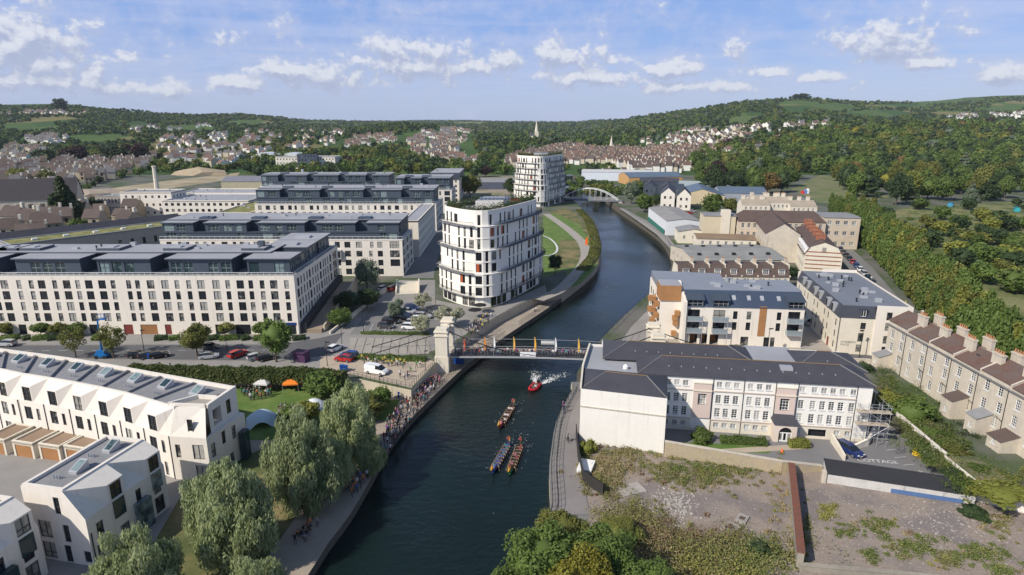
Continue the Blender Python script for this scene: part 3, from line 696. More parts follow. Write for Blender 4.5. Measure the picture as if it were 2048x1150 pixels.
 for (a, b) in ((16.0, 25.0), (26.6, 36.5)):
  mb = MB(); facade(r, mb, (W_ - 2.0, a), (W_ - 2.0, b), HT, ZP - .1, [(.4, HT + .25, 2.2, 2.7, 'grid'), (3.2, HT + .25, 2.2, 2.7, 'grid'), (6, HT + .25, 2.2, 2.7, 'grid')], M_ltmetal, P_green)
  mb.wall((W_ - 12, a), (W_ - 2, a), HT, ZP - .1); mb.wall((W_ - 2, b), (W_ - 12, b), HT, ZP - .1); mb.wall((W_ - 12, b), (W_ - 12, a), HT, ZP - .1)
  build(mb, 'pavilion_wall', [M_zinc], r)
  mb = MB(); mb.prism([(W_ - 13, a - .7), (W_ - 1.4, a - .7), (W_ - 1.4, b + .6), (W_ - 13, b + .6)], ZP - .1, ZP + .3, 0, 1, True, True); build(mb, 'pavilion_roof', [M_zinc, M_zroof], r)
  mb = MB(); mb.box(W_ - 9, W_ - 5, a + 2, a + 4.5, ZP + .3, ZP + .8); build(mb, 'roof_light', [M_ltmetal], r)
 for k in range(9):
  x = gx(1030 + k * 62 + rnd.uniform(-20, 20)); mb = MB()
  for j in range(26):
   p = Vector((x + rnd.gauss(0, .5), .75 + rnd.gauss(0, .12), HT + abs(rnd.gauss(.35, .25)))); q = [p + Vector((rnd.uniform(-.16, .16), rnd.uniform(-.1, .1), rnd.uniform(-.16, .16))) for _ in range(3)]
   mb.poly(q)
  build(mb, 'terrace_plant', [M_plant], r)
 w = thing('ramp_wall', 'stepped sandstone ramp wall with dark hedge beside the cream apartment block', 'wall', (X0 + W_, Y0, 0))
 mb = MB(); mb.prism([(1.6, 1), (5.2, 1), (5.2, 34), (1.6, 34)], 0, [0.9, 0.9, 4.6, 4.6], 0); build(mb, 'ramp', [mat('ramp paving', (0.30, 0.23, 0.17))], w)
 mb = MB(); mb.prism([(5.3, 2), (5.7, 2), (5.7, 36), (5.3, 36)], 0, [1.6, 1.6, 5.4, 5.4], 0); build(mb, 'parapet', [M_stone], w)
 mb = MB(); mb.prism([(.25, 1), (1.5, 1), (1.5, 36), (.25, 36)], 0, [2.6, 2.6, 6.2, 6.2], 0); build(mb, 'planter', [M_dark], w)
block_a()

# ------------------------------------------------------------------ blocks behind: white below, two-storey glazed top
def pent_block(label, xl, xr, yf, dep, hw, zp, floors, seed, side_dep=None, both=False, sideleft=False):
 r = thing('apartment_block', label, 'building', (xl, yf, 0)); W_ = xr - xl; q = random.Random(seed)
 wins = []; x = 1.6; fh = hw / floors
 while x < W_ - 5.2:
  w = q.choice((1.1, 1.1, 1.7, 1.7, 2.0))
  for k in range(floors):
   dx = q.choice((0, 0, .5))
   wins.append((x + dx, k * fh + .55, w, fh - 1.05, 'two' if w > 1.2 else 'half'))
  x += w + q.uniform(1.5, 2.3)
 for k in range(1, floors): wins.append((W_ - 4.2, k * fh + .35, 3.2, fh - .7, 'grid'))
 mb = MB(); facade(r, mb, (0, 0), (W_, 0), 0, hw, wins, M_dframe, P_blind)
 sd = side_dep or dep
 sw = []; y = 1.0; i = 0
 while y < sd - 2:
  w = (2.6, .9, .9)[i % 3] if i else 3.0
  for k in range(floors): sw.append((y, k * fh + .5, w, fh - .95, 'two' if w > 1.2 else 'half'))
  y += w + 1.1; i += 1
 facade(r, mb, (W_, 0), (W_, sd), 0, hw, sw, M_dframe, P_dark)
 mb.wall((W_, sd), (W_ - 14, sd), 0, hw); mb.wall((W_, dep), (0, dep), 0, hw)
 if sideleft: facade(r, mb, (0, dep), (0, 0), 0, hw, [(1.5 + 2.6 * i, k * fh + .5, 1.2, fh - 1, 'half') for i in range(int((dep - 3) / 2.6)) for k in range(floors)], M_dframe, P_dark)
 else: mb.wall((0, dep), (0, 0), 0, hw)
 build(mb, 'wall', [M_white], r)
 mb = MB(); mb.poly([(0, 0, hw), (W_, 0, hw), (W_, dep, hw), (0, dep, hw)]); mb.box(-.1, W_ + .1, -.1, .25, hw - .05, hw + .3); build(mb, 'terrace', [M_white], r)
 mb = MB(); railing(mb, [(0, .2), (W_, .2), (W_, sd)], hw + .2, 1.0, 1.8, .03); build(mb, 'terrace_rail', [M_wframe], r)
 zm = hw + (zp - hw) * .47
 mb = MB(); ws = []; x = 1.0
 while x < W_ - 4:
  w = q.choice((2.2, 2.8, 3.4))
  if q.random() < .62: ws.append((x, hw + .35, w, zm - hw - .6, 'grid'))
  if q.random() < .78: ws.append((x, zm + .35, w, zp - zm - .7, 'grid'))
  x += w + q.uniform(.5, 2.0)
 notch = [W_ * f for f in ((.22, .52) if W_ < 60 else (.16, .38, .62, .83))]
 ws = [w for w in ws if not (w[1] > zm and any(n - 3.6 < w[0] + w[2] / 2 < n + 3.6 for n in notch))]
 facade(r, mb, (0.6, 1.6), (W_ - 1.2, 1.6), hw, zm, [w for w in ws if w[1] < zm], M_ltmetal, P_green)
 edges = [0.6] + sum([[n - 2, n + 2] for n in notch], []) + [W_ - 1.2]
 for a, b in zip(edges[::2], edges[1::2]):
  facade(r, mb, (a, 1.6), (b, 1.6), zm, zp, [(w[0] - a, *w[1:]) for w in ws if w[1] > zm and w[0] > a + .2 and w[0] + w[2] < b - .2], M_ltmetal, P_green)
  mb.wall((a, 6), (a, 1.6), zm, zp); mb.wall((b, 1.6), (b, 6), zm, zp)
 mb.wall((.6, 6), (W_ - 1.2, 6), zm, zp); mb.poly([(.6, 1.6, zm), (W_ - 1.2, 1.6, zm), (W_ - 1.2, 6, zm), (.6, 6, zm)])
 sdp = min(sd, dep) - 1
 facade(r, mb, (W_ - 1.2, 1.6), (W_ - 1.2, sdp), hw, zp, [(1 + 3.1 * i, z, 2.4, zm - hw - .7, 'grid') for i in range(int((sdp - 3) / 3.1)) for z in (hw + .35, zm + .35)], M_ltmetal, P_green)
 mb.wall((W_ - 1.2, sdp), (.6, sdp), hw, zp); mb.wall((.6, sdp), (.6, 1.6), hw, zp)
 build(mb, 'penthouse_wall', [M_zinc], r)
 mb = MB()
 for a, b in zip(edges[::2], edges[1::2]): mb.prism([(a - .3, 1.1), (b + .3, 1.1), (b + .3, 6.2), (a - .3, 6.2)], zp, zp + .35, 0, 1, True, True)
 mb.prism([(.1, 5.6), (W_ - .6, 5.6), (W_ - .6, sdp + .6), (.1, sdp + .6)], zp + .37, zp + .7, 0, 1, True, True)
 build(mb, 'roof', [M_zinc, M_zroof], r)
 mb = MB(); mb.box(.6, W_ - 1.2, 1.35, 1.6, zm - .25, zm + .1); build(mb, 'band', [M_zinc], r)
 roof_clutter(r, 2, W_ - 4, 7, sdp - 1, zp + .7, int(W_ / 7), seed)
 for n in notch:
  o = MB(); o.box(n - 2.2, n + 2.2, 6.5, 10, zp + .72, zp + 1.3); build(o, 'plant_deck', [M_zinc], r)
 return r
bB = pent_block('white apartment block with dark glazed top behind the long cream block, beside the tower', -117, -36.5, 203, 22, 12.2, 17.6, 4, 11)
q = MB(); q.box(57.0, 60.2, -1.0, 0, 6.1, 9.0); build(q, 'bay', [M_ltmetal], bB)
q = MB(); q.box(57.3, 59.9, -1.04, -1.0, 6.5, 8.7); build(q, 'bay_window', [P_dark], bB)
pent_block('white block with long dark blue glazed penthouse, third row back from the street', -122, -36, 294, 22, 12.5, 19.0, 4, 23, 30)
pent_block('dark glass topped block in the fourth row with solar gear on its roof', -150, -72, 372, 20, 13, 19.5, 4, 31)
pent_block('short dark penthouse block behind the third row of white flats', -66, -34, 352, 24, 13, 19.5, 4, 37)
def plain_block(name, label, cat, xl, xr, yf, dep, h, wall, roof, seed, cols=2.6, rows=3, ww=1.2, wh=1.5, par=True, fm=None, ang=0.0, styl='two', side=True, pm=None, group=None, z0=0):
 """rectangular building: real openings on the front and the right-hand side, flat roof with parapet"""
 r = thing(name, label, cat, (xl, yf, z0), ang, group); W_ = xr - xl; fm = fm or M_dframe; pm = pm or P_dark
 fh = h / rows; mb = MB()
 n = max(1, int((W_ - 1) / cols)); o = (W_ - n * cols) / 2
 facade(r, mb, (0, 0), (W_, 0), 0, h, [(o + cols * i + (cols - ww) / 2, k * fh + (fh - wh) * .5, ww, wh, styl) for i in range(n) for k in range(rows)], fm, pm)
 n2 = max(1, int((dep - 1) / cols)) if side else 0; o2 = (dep - n2 * cols) / 2
 sd = [(o2 + cols * i + (cols - ww) / 2, k * fh + (fh - wh) * .5, ww, wh, styl) for i in range(n2) for k in range(rows)]
 facade(r, mb, (W_, 0), (W_, dep), 0, h, sd, fm, pm); mb.wall((W_, dep), (0, dep), 0, h); facade(r, mb, (0, dep), (0, 0), 0, h, sd, fm, pm)
 build(mb, 'wall', [wall], r)
 flat_roof(r, 0, W_, 0, dep, h + .002, roof, wall if par else None)
 roof_clutter(r, 1, W_ - 2, 1, dep - 2, h, max(2, int(W_ * dep / 130)), seed)
 return r
# narrow white block with a ribbed side, and the dark-topped block behind
r = thing('apartment_block', 'narrow white slab building with blank front between the flats and the tower', 'building', (-41.5, 233, 0))
mb = MB(); facade(r, mb, (0, 0), (6, 0), 0, 14, [], M_dframe, P_dark); facade(r, mb, (6, 0), (6, 52), 0, 14, [(1 + 2.6 * i, k * 3.4 + .8, .9, 2.0, 'half') for i in range(19) for k in range(4)], M_dframe, P_dark)
mb.wall((6, 52), (0, 52), 0, 14); mb.wall((0, 52), (0, 0), 0, 14); build(mb, 'wall', [M_cream], r); flat_roof(r, 0, 6, 0, 52, 13.8, M_zroof, M_cream, .35)
plain_block('apartment_block', 'dark slate-clad flat-topped block at the far end of the apartment rows', 'building', -52, -34, 402, 40, 15, M_cream, M_zroof, 5, 2.8, 5)
r = thing('attic_storey', 'dark metal attic storey set on the flat-topped block behind the flats', 'building', (-52.5, 401, 15.6)); mb = MB(); mb.prism([(0, 0), (19, 0), (19, 41), (0, 41)], 0, 3.4, 0, 1); build(mb, 'cladding', [M_zinc, M_zroof], r); roof_clutter(r, 2, 16, 4, 36, 3.4, 8, 9)

# ------------------------------------------------------------------ round-nosed towers
def tower(name, label, loc, rz, sc, H, floors, seed, mirror=False):
 r = thing('residential_tower', label, 'tower', (*loc, 0), rz); q = random.Random(seed)
 ctrl = [(-13.0, 11.0), (-9.0, 5.4), (-5.0, 1.6), (-1.4, 0.2), (1.6, 0.5), (4.2, 2.4), (7.0, 6.5), (11.0, 14.0), (15.0, 22.0), (17.6, 28.5), (17.0, 32.5), (13.0, 34.6), (6.0, 33.5), (-1.0, 29.0), (-8.0, 22.5), (-13.2, 16.0)]
 if mirror: ctrl = [(-x, y) for x, y in ctrl][::-1]
 ctrl = [(x * sc, y * sc) for x, y in ctrl]
 cl = smooth_line(ctrl + [ctrl[0]], 8)[:-1]
 L = [0]
 for a, b in zip(cl, cl[1:] + cl[:1]): L.append(L[-1] + math.hypot(b[0] - a[0], b[1] - a[1]))
 N = int(L[-1] / 2.5); ring = []
 cc = cl + cl[:1]
 for i in range(N):
  t = L[-1] * i / N; k = max(j for j in range(len(L)) if L[j] <= t + 1e-9); k = min(k, len(cl) - 1); f = (t - L[k]) / max(L[k + 1] - L[k], 1e-6)
  ring.append((cc[k][0] + (cc[k + 1][0] - cc[k][0]) * f, cc[k][1] + (cc[k + 1][1] - cc[k][1]) * f))
 cx, cy = sum(p[0] for p in ring) / N, sum(p[1] for p in ring) / N
 def ringat(ins):
  out = []
  for i, p in enumerate(ring):
   a, b = ring[i - 1], ring[(i + 1) % N]; d = Vector((b[0] - a[0], b[1] - a[1])).normalized(); out.append((p[0] - d.y * ins, p[1] + d.x * ins))
  return out
 fh = H / floors
 back = lambda p: p[1] > 24 * sc
 insets = [0.9] + [0.0] * (floors - 1)
 for k in range(floors):
  if k >= floors - 1: insets[k] = 2.1
  elif k >= floors - 3: insets[k] = 1.3
  elif k >= floors - 5: insets[k] = .6
 patt = ['slim', 'slim', 'wide', 'none', 'slim', 'slim', 'wide', 'slim', 'none', 'slim']
 wallmb = MB()
 for k in range(floors):
  rg = ringat(insets[k]); z0, z1 = k * fh, (k + 1) * fh
  for i in range(N):
   a, b = rg[i], rg[(i + 1) % N]; sl = math.hypot(b[0] - a[0], b[1] - a[1])
   st = patt[(i * 3 + ((k + 1) // 2) * 4 + (k * 5 if i % 5 == 0 else 0)) % len(patt)]
   if k == 0: st = 'shop' if i % 4 != 3 else 'none'
   if q.random() < .04: st = 'none'
   if sl < 1.7: st = 'none'
   ws = []
   if st == 'slim': ws = [(sl / 2 - .42, z0 + .2, .84, fh - .4, 'half')]
   elif st == 'wide': ws = [(.35, z0 + .4, sl - .7, fh - .9, 'two')]
   elif st == 'shop': ws = [(.15, z0 + .2, sl - .3, fh - .7, 'two')]
   facade(r, wallmb, a, b, z0, z1, ws, M_dframe, P_dark)
   if k == 0 and 1 < a[0] < 10 and a[1] < 17 and not mirror and i % 4 != 3:
    o = MB(); d = Vector((b[0] - a[0], b[1] - a[1])).normalized()
    for _ in range(220):
     t = q.random() * sl * .55; p = Vector((a[0] + d.x * t + d.y * q.uniform(.02, .2), a[1] + d.y * t - d.x * q.uniform(.02, .2), q.uniform(.2, fh - .3))); o.poly([p + Vector([q.uniform(-.22, .22) for _ in range(3)]) for _ in range(3)])
    build(o, 'green_wall', [M_plant], r)
   if st == 'wide' and q.random() < .2:
    o = MB(); d = Vector((b[0] - a[0], b[1] - a[1])).normalized(); n = Vector((d.y, -d.x)); o.obox((a[0] + d.x * .5 - n.x * .06, a[1] + d.y * .5 - n.y * .06), (a[0] + d.x * 1.25 - n.x * .06, a[1] + d.y * 1.25 - n.y * .06), .06, z0 + .4, z1 - .5)
    build(o, 'shutter', [M_rust], r)
  if k:       # ledge, and balcony rails where the storey steps in
   prev = ringat(insets[k - 1]); lo = ringat(min(insets[k - 1], insets[k]) - .12)
   mb = MB(); mb.prism(lo, z0 - .14, z0 + .02, 0, 0, True, True); build(mb, 'ledge', [M_white2], r)
   if k % 2 == 1 or insets[k] > insets[k - 1]:
    ex = ringat(min(insets[k - 1], insets[k]) - (.95 if k > 1 else .4)); 
    for s, e in ((0, int(N * .20)), (int(N * .24), int(N * .62)), (int(N * .86), N)):
     seg = ex[s:e]
     if len(seg) < 3: continue
     mb = MB(); inn = ringat(insets[k] + .05)[s:e]
     for (a, b, c, d) in zip(seg, seg[1:], inn[1:], inn): mb.prism([a, b, c, d], z0 - .06, z0 + .05, 0, 0, True, True)
     o = build(mb, 'balcony', [M_groof], r); mb = MB(); railing(mb, seg, z0 + .05, 1.1, .30, .025); build(mb, 'railing', [M_dkmetal], o)
 build(wallmb, 'wall', [M_white2], r)
 rg = ringat(insets[-1]); top = H + 1.0
 mb = MB(); mb.prism(rg, H, top, 0, None, False); ri = ringat(insets[-1] + .4)
 for i in range(N):
  j = (i + 1) % N; mb.poly([(*rg[i], top), (*rg[j], top), (*ri[j], top), (*ri[i], top)]); mb.poly([(*ri[j], H + .05), (*ri[i], H + .05), (*ri[i], top), (*ri[j], top)])
 build(mb, 'parapet', [M_white2], r)
 mb = MB(); mb.poly([(*p, H + .06) for p in ri]); build(mb, 'roof', [M_groof], r)
 g2 = ringat(insets[-1] + 1.2)
 for i in range(0, N, 1):
  a = g2[i]; b = g2[(i + 1) % N]
  mb = MB(); mb.obox(a, b, .9, H + .07, H + .75); o = build(mb, 'planter', [M_rust if i % 5 < 2 else M_dkmetal], r)
  mb = MB()
  for j in range(130):
   t = q.random(); p = Vector((a[0] + (b[0] - a[0]) * t + q.gauss(0, .3), a[1] + (b[1] - a[1]) * t + q.gauss(0, .3), H + .8 + abs(q.gauss(0, .75))))
   mb.poly([p + Vector((q.uniform(-.3, .3), q.uniform(-.3, .3), q.uniform(-.25, .25))) for _ in range(3)])
  build(mb, 'shrub', [M_plant], o)
 mb = MB(); s = sc
 px = cx; py = cy
 mb.prism([(px - 5 * s, py - 5 * s), (px + 3 * s, py - 3 * s), (px + 5 * s, py + 7 * s), (px - 3 * s, py + 6 * s)], H + .06, H + 2.3, 0, 1); build(mb, 'penthouse', [M_white2, M_zroof], r)
 mb = MB()
 for i in range(7): mb.box(px - 4 * s + i * 1.2, px - 3.2 * s + i * 1.2, py - 2 * s, py + 2 * s, H + 2.32, H + 2.55, 0)
 build(mb, 'solar_panel', [mat('solar glass', (0.02, 0.03, 0.07), .2, spec=.6)], r)
 mb = MB()
 for i in range(4): mb.tube((px + 3.5 * s + i, py + 3 * s, H), (px + 3.5 * s + i, py + 3 * s, H + 2.7), .06, n=4); mb.box(px + 3.4 * s + i, px + 3.6 * s + i, py + 2 * s, py + 8 * s, H + 2.7, H + 2.85)
 build(mb, 'pergola', [M_dkmetal], r)
 return r, ring
twr, twr_ring = tower('tower', 'tall white curved apartment tower with balconies standing beside the river and car park', (-8.0, 165.0), 0.0, 1.0, 26.0, 8, 5)
tower('tower', 'smaller distant white round apartment tower beside the arched footbridge', (17.0, 378.0), 0.05, 1.12, 29.5, 9, 8)

# ------------------------------------------------------------------ crescent of white terraced houses
def crescent():
 Zt = 9.0; Zb = ZT
 pts = [G(u, v, Zt) for u, v in [(-190, 712), (-90, 722), (0, 738), (36, 746), (136, 762), (236, 782), (284, 795), (350, 814)]]
 far = [G(u, v, Zt) for u, v in [(-230, 676), (-100, 688), (0, 700), (160, 722), (320, 750), (466, 776)]]
 c = smooth_line(pts, 6); f = smooth_line(far, 6)
 end_n = (-45.4, 83.8); c.append(end_n)
 def resample(line, n):
  L = [0]
  for a, b in zip(line, line[1:]): L.append(L[-1] + math.hypot(b[0] - a[0], b[1] - a[1]))
  return [(float(np.interp(L[-1] * i / n, L, [p[0] for p in line])), float(np.interp(L[-1] * i / n, L, [p[1] for p in line]))) for i in range(n + 1)]
 nb = 11
 fr = resample(c[:-1], nb); bk = resample(f, nb)
 r = thing('crescent_terrace', 'curved white terrace with folded dormer hoods and a flat grey roof', 'building', (fr[0][0], fr[0][1], 0)); ox, oy = fr[0]
 loc = lambda p: (p[0] - ox, p[1] - oy)
 fr = [loc(p) for p in fr]; bk = [loc(p) for p in bk]; en = loc(end_n)
 body = MB(); hood = MB(); roof = MB(); Z1 = 4.9
 for i in range(nb):
  a, b = Vector(fr[i]), Vector(fr[i + 1]); d = (b - a); B = d.length; d.normalize(); n = Vector((d.y, -d.x))
  P = lambda s, z, o: (a.x + d.x * s + n.x * o, a.y + d.y * s + n.y * o, z)
  o1 = 1.5; ln = i == nb - 1
  d0, d1 = .20 * B, .56 * B
  p0, p1 = P(0, 0, o1)[:2], P(B, 0, o1)[:2]
  ws = [(.62 * B, Zb + .2, .75, 2.3, 'half'), (.62 * B, 1.7, .75, 2.1, 'half'), (.16 * B, 1.6, 1.6, 2.3, 'two'), (.16 * B, Zb + .1, 1.7, 2.4, 'french')]
  facade(r, body, p0, p1, Zb, Z1, ws, M_dframe, P_blind)
  q = MB(); q.tube(P(.97 * B, Z1, o1 + .08), P(.97 * B, Zb, o1 + .08), .06, n=5); build(q, 'downpipe', [M_dkmetal], r)
  zt = 7.7
  hood.poly([P(d0, zt, o1), P(d1, zt, o1), P(B, Zt, 0), P(0, Zt, 0)])
  hood.poly([P(0, Zt, 0), P(d0, Z1, o1), P(d0, zt, o1)]); hood.poly([P(0, Zt, 0), P(0, Z1, o1 - .5), P(d0, Z1, o1)])
  hood.poly([P(B, Zt, 0), P(d1, zt, o1), P(d1, Z1, o1)]); hood.poly([P(B, Zt, 0), P(d1, Z1, o1), P(B, Z1, o1 - .5)])
  hood.poly([P(0, Z1, o1 - .5), P(0, Z1, o1), P(d0, Z1, o1)]); hood.poly([P(d1, Z1, o1), P(B, Z1, o1), P(B, Z1, o1 - .5)])
  facade(r, hood, P(d0, 0, o1)[:2], P(d1, 0, o1)[:2], Z1, zt, [((d1 - d0) / 2 - .9, Z1 + .1, 1.8, 2.5, 'french')], M_dframe, P_dark, depth=.3)
  ba, bb = Vector(bk[i]), Vector(bk[i + 1])
  roof.poly([(a.x, a.y, Zt - .25), (b.x, b.y, Zt - .25), (bb.x, bb.y, Zt - .25), (ba.x, ba.y, Zt - .25)])
  body.poly([(ba.x, ba.y, Zb), (ba.x, ba.y, Zt + .15), (bb.x, bb.y, Zt + .15), (bb.x, bb.y, Zb)])
  q = MB(); q.obox((a.x, a.y), (b.x, b.y), .35, Zt - .3, Zt + .12); build(q, 'parapet', [M_white], r); q = MB(); q.obox((ba.x, ba.y), (bb.x, bb.y), .5, Zt - .3, Zt + .25); build(q, 'parapet', [M_white], r)
  q = MB(); q.obox((a.x + (ba.x - a.x) * .06, a.y + (ba.y - a.y) * .06), (a.x + (ba.x - a.x) * .94, a.y + (ba.y - a.y) * .94), .35, Zt - .24, Zt + .12); build(q, 'party_upstand', [M_groof], r)
  m = a * .4 + ba * .6; m2 = b * .4 + bb * .6; cn = m * .42 + m2 * .58; e = (m2 - m).normalized(); g = Vector((-e.y, e.x))
  q = MB(); A = [cn - e * .85 - g * .9, cn + e * .85 - g * .9, cn + e * .85 + g * .9, cn - e * .85 + g * .9]
  q.prism([(v.x, v.y) for v in A], Zt - .24, [Zt + .1, Zt + .1, Zt + .95, Zt + .95], 0, 0); o = build(q, 'roof_light', [M_ltmetal], r)
  q = MB(); A = [cn - e * .62 - g * .65, cn + e * .62 - g * .65, cn + e * .62 + g * .65, cn - e * .62 + g * .65]; z4 = [Zt + .23, Zt + .23, Zt + .87, Zt + .87]
  q.poly([(v.x, v.y, z) for v, z in zip(A, z4)]); build(q, 'pane', [P_green], o)
  q = MB(); w = a * .72 + ba * .28; w2 = b * .72 + bb * .28; cv = w * .3 + w2 * .7
  for s in (-.5, 0, .5): q = MB(); q.tube((cv.x + e.x * s, cv.y + e.y * s, Zt - .25), (cv.x + e.x * s, cv.y + e.y * s, Zt + .25), .09, n=6); build(q, 'vent', [M_ltmetal], r)
 P1 = fr[-1]; d = Vector((P1[0] - fr[-2][0], P1[1] - fr[-2][1])).normalized(); n = Vector((d.y, -d.x))
 e0 = (P1[0] + n.x * 1.5, P1[1] + n.y * 1.5); e1 = (en[0] + 0.2, en[1] - 1.0); L = math.hypot(e1[0] - e0[0], e1[1] - e0[1])
 facade(r, body, e0, e1, Zb, Z1, [(.6, 1.4, .8, 2.2, 'half'), (L - 2.4, 1.3, 1.8, 2.4, 'two'), (L - 2.3, Zb + .1, 1.8, 2.5, 'french')], M_dframe, P_blind)
 ins = (en[0] - .4, en[1] + 1.1)
 hood.poly([(*e0, Z1), (*e1, Z1), (*ins, Zt + .1), (*P1, Zt)])
 q = MB(); mx, my = (e0[0] * .42 + e1[0] * .58), (e0[1] * .42 + e1[1] * .58); window(r, (mx - .1, my + .25, Z1 + .5), math.atan2(e1[1] - e0[1], e1[0] - e0[0]), .8, 2.2, 'half', M_dframe, P_dark)
 bl = bk[-1]; bt = (bl[0] + 1.6, bl[1] - .6)
 Lg = math.hypot(bt[0] - e1[0], bt[1] - e1[1])
 gw = [(.7, 1.2, .9, 2.3, 'half'), (3.1, 2.2, .8, 2.1, 'half'), (5.3, 1.9, .9, 2.2, 'half'), (1.2, Zb + .2, .9, 2.2, 'half'), (4.4, Zb + .2, .8, 2.0, 'half')]
 facade(r, body, e1, bt, Zb, Z1, [w for w in gw if w[0] + w[2] < Lg - .3], M_dframe, P_dark)
 lg = math.hypot(bl[0] - ins[0], bl[1] - ins[1])
 facade(r, body, (ins[0] + .5, ins[1] - .3), (bl[0] + .5, bl[1] - .1), Z1, Zt + .3, [(.9, Z1 + .6, 2.0, 2.6, 'hole'), (4.2, Z1 + .9, 1.1, 2.3, 'half')], M_dframe, P_dark, depth=1.4)
 hood.poly([(*e1, Z1), (*bt, Z1), (bl[0] + .5, bl[1] - .1, Z1), (ins[0] + .5, ins[1] - .3, Z1)])
 q = MB(); q.obox((ins[0] + .3, ins[1]), (bl[0] + .3, bl[1]), .5, Zt - .3, Zt + .4); build(q, 'parapet', [M_white], r)
 q = MB(); q.box(bt[0] - .3, bt[0] + .7, bt[1] - 2.2, bt[1] - .6, Zb, 2.6); build(q, 'glazed_porch', [P_green], r)
 tb = [Vector(ins) * (1 - t) + Vector(bl) * t for t in (0, .42)]; ta = [Vector(P1) * .8 + Vector(fr[-2]) * .2, None]
 q = MB(); w0 = Vector(P1) + (Vector(fr[-2]) - Vector(P1)) * .25; w1 = w0 * .6 + Vector(bk[-2]) * .4
 q.obox(w0, w0 * .55 + Vector(bl) * .45, .3, Zt - .2, Zt + .45); q.obox(w0 * .55 + Vector(bl) * .45, tb[1], .3, Zt - .2, Zt + .45); q.obox(w0, ins, .3, Zt - .2, Zt + .4); build(q, 'terrace_wall', [M_white], r)
 q = MB(); q.poly([(*w0, Zt - .18), (*ins, Zt - .18), (*tb[1], Zt - .18), (*(w0 * .55 + Vector(bl) * .45), Zt - .18)]); build(q, 'terrace_floor', [M_cobble], r)
 build(body, 'wall', [M_white], r); build(hood, 'hood', [M_white], r); build(roof, 'roof', [M_groof], r)
crescent()
def town_house(label, loc, ang):
 r = thing('town_house', label, 'house', (*loc, ZT), ang); W_, D, H = 8.6, 12.6, 10.1; h1 = 6.6; S = 2.6
 mb = MB()   # front gable with a splayed right shoulder
 ws = [(1.4, .3, 1.9, 2.3, 'french'), (4.6, .1, 1.0, 2.4, 'half'), (1.4, 3.2, 1.9, 2.4, 'two'), (5.0, 3.0, .9, 2.4, 'half'), (5.1, 6.4, .9, 2.4, 'half'), (W_ - 1.2, .5, 1.0, 1.6, 'half')]
 facade(r, mb, (0, 0), (W_, 0), 0, h1, [w for w in ws if w[1] + w[3] < h1], M_dframe, P_blind)
 facade(r, mb, (0, 0), (W_ - S, 0), h1, H, [(4.4, h1 + .2, .85, 2.3, 'half')], M_dframe, P_dark)
 mb.poly([(W_ - S, 0, h1), (W_, 0, h1), (W_ - S, 0, H)])
 rw = [(1.2, 3.0, 1.0, 2.2, 'half'), (.8, .4, 1.0, 2.0, 'half'), (4.4, .2, 1.4, 2.4, 'two'), (7.4, 3.4, .9, 2.4, 'half'), (10.3, 3.2, 1.3, 2.4, 'two'), (10.2, .3, 1.6, 2.4, 'french')]
 facade(r, mb, (W_, 0), (W_, D), 0, h1, rw, M_dframe, P_dark)
 mb.wall((W_, D), (0, D), 0, h1); mb.poly([(W_, D, h1), (W_ - S, D, H), (W_ - S, D, h1)][::-1]); mb.wall((W_ - S, D), (0, D), h1, H); mb.wall((0, D), (0, 0), 0, H)
 B = D / 2
 for i in range(2):
  y0 = i * B; a, b = y0 + .55 * B, y0 + .95 * B
  mb.poly([(W_, a, 9.0), (W_, b, 9.0), (W_ - S, y0 + B, H), (W_ - S, y0, H)])
  mb.poly([(W_ - S, y0, H), (W_, y0, h1), (W_, a, h1)]); mb.poly([(W_ - S, y0, H), (W_, a, h1), (W_, a, 9.0)])
  mb.poly([(W_ - S, y0 + B, H), (W_, b, 9.0), (W_, b, h1)]); mb.poly([(W_ - S, y0 + B, H), (W_, b, h1), (W_, y0 + B, h1)])
  facade(r, mb, (W_, a), (W_, b), h1, 9.0, [(.4, h1 + .1, b - a - .8, 2.1, 'french')], M_dframe, P_dark)
  q = MB(); q.box(W_, W_ + .12, a + .4, b - .4, h1 - 2.6, h1 - .2); build(q, 'bay_window', [P_green], r)
 build(mb, 'wall', [M_white], r)
 flat_roof(r, .1, W_ - S, .1, D - .1, H - .25, M_groof, M_white, .4, .4)
 for (x, y) in ((3.1, 3.6), (2.9, 8.8)):
  q = MB(); q.prism([(x, y), (x + 1.2, y), (x + 1.2, y + 1.9), (x, y + 1.9)], H - .25, [H + .1, H + .1, H + .9, H + .9]); o = build(q, 'roof_light', [M_ltmetal], r)
  q = MB(); q.poly([(x + .15, y + .2, H + .21), (x + 1.05, y + .2, H + .21), (x + 1.05, y + 1.7, H + .84), (x + .15, y + 1.7, H + .84)]); build(q, 'pane', [P_green], o)
  q = MB()
  for s in (0, .4, .8): q = MB(); q.tube((x - .9 + s, y - 1.2, H - .25), (x - .9 + s, y - 1.2, H + .3), .1, n=6); build(q, 'vent', [M_ltmetal], r)
 q = MB(); q.tube((.15, -.08, 6.5), (.15, -.08, 0), .07, n=5); build(q, 'downpipe', [M_dkmetal], r)
 q = MB(); q.tube((W_ + .08, .3, 4.5), (W_ + .08, .3, 0), .07, n=5); build(q, 'downpipe', [M_dkmetal], r)
 q = MB(); q.box(W_, W_ + .8, 6.8, 9.0, 0, 4.2); build(q, 'glazed_porch', [P_green], r)
 return r
town_house('detached white house with splayed roof edge in front of the crescent', (-59.2, 66.0), R(-12))
town_house('white house cut off by the lower left corner of the picture', (-66.6, 52.5), R(-12))
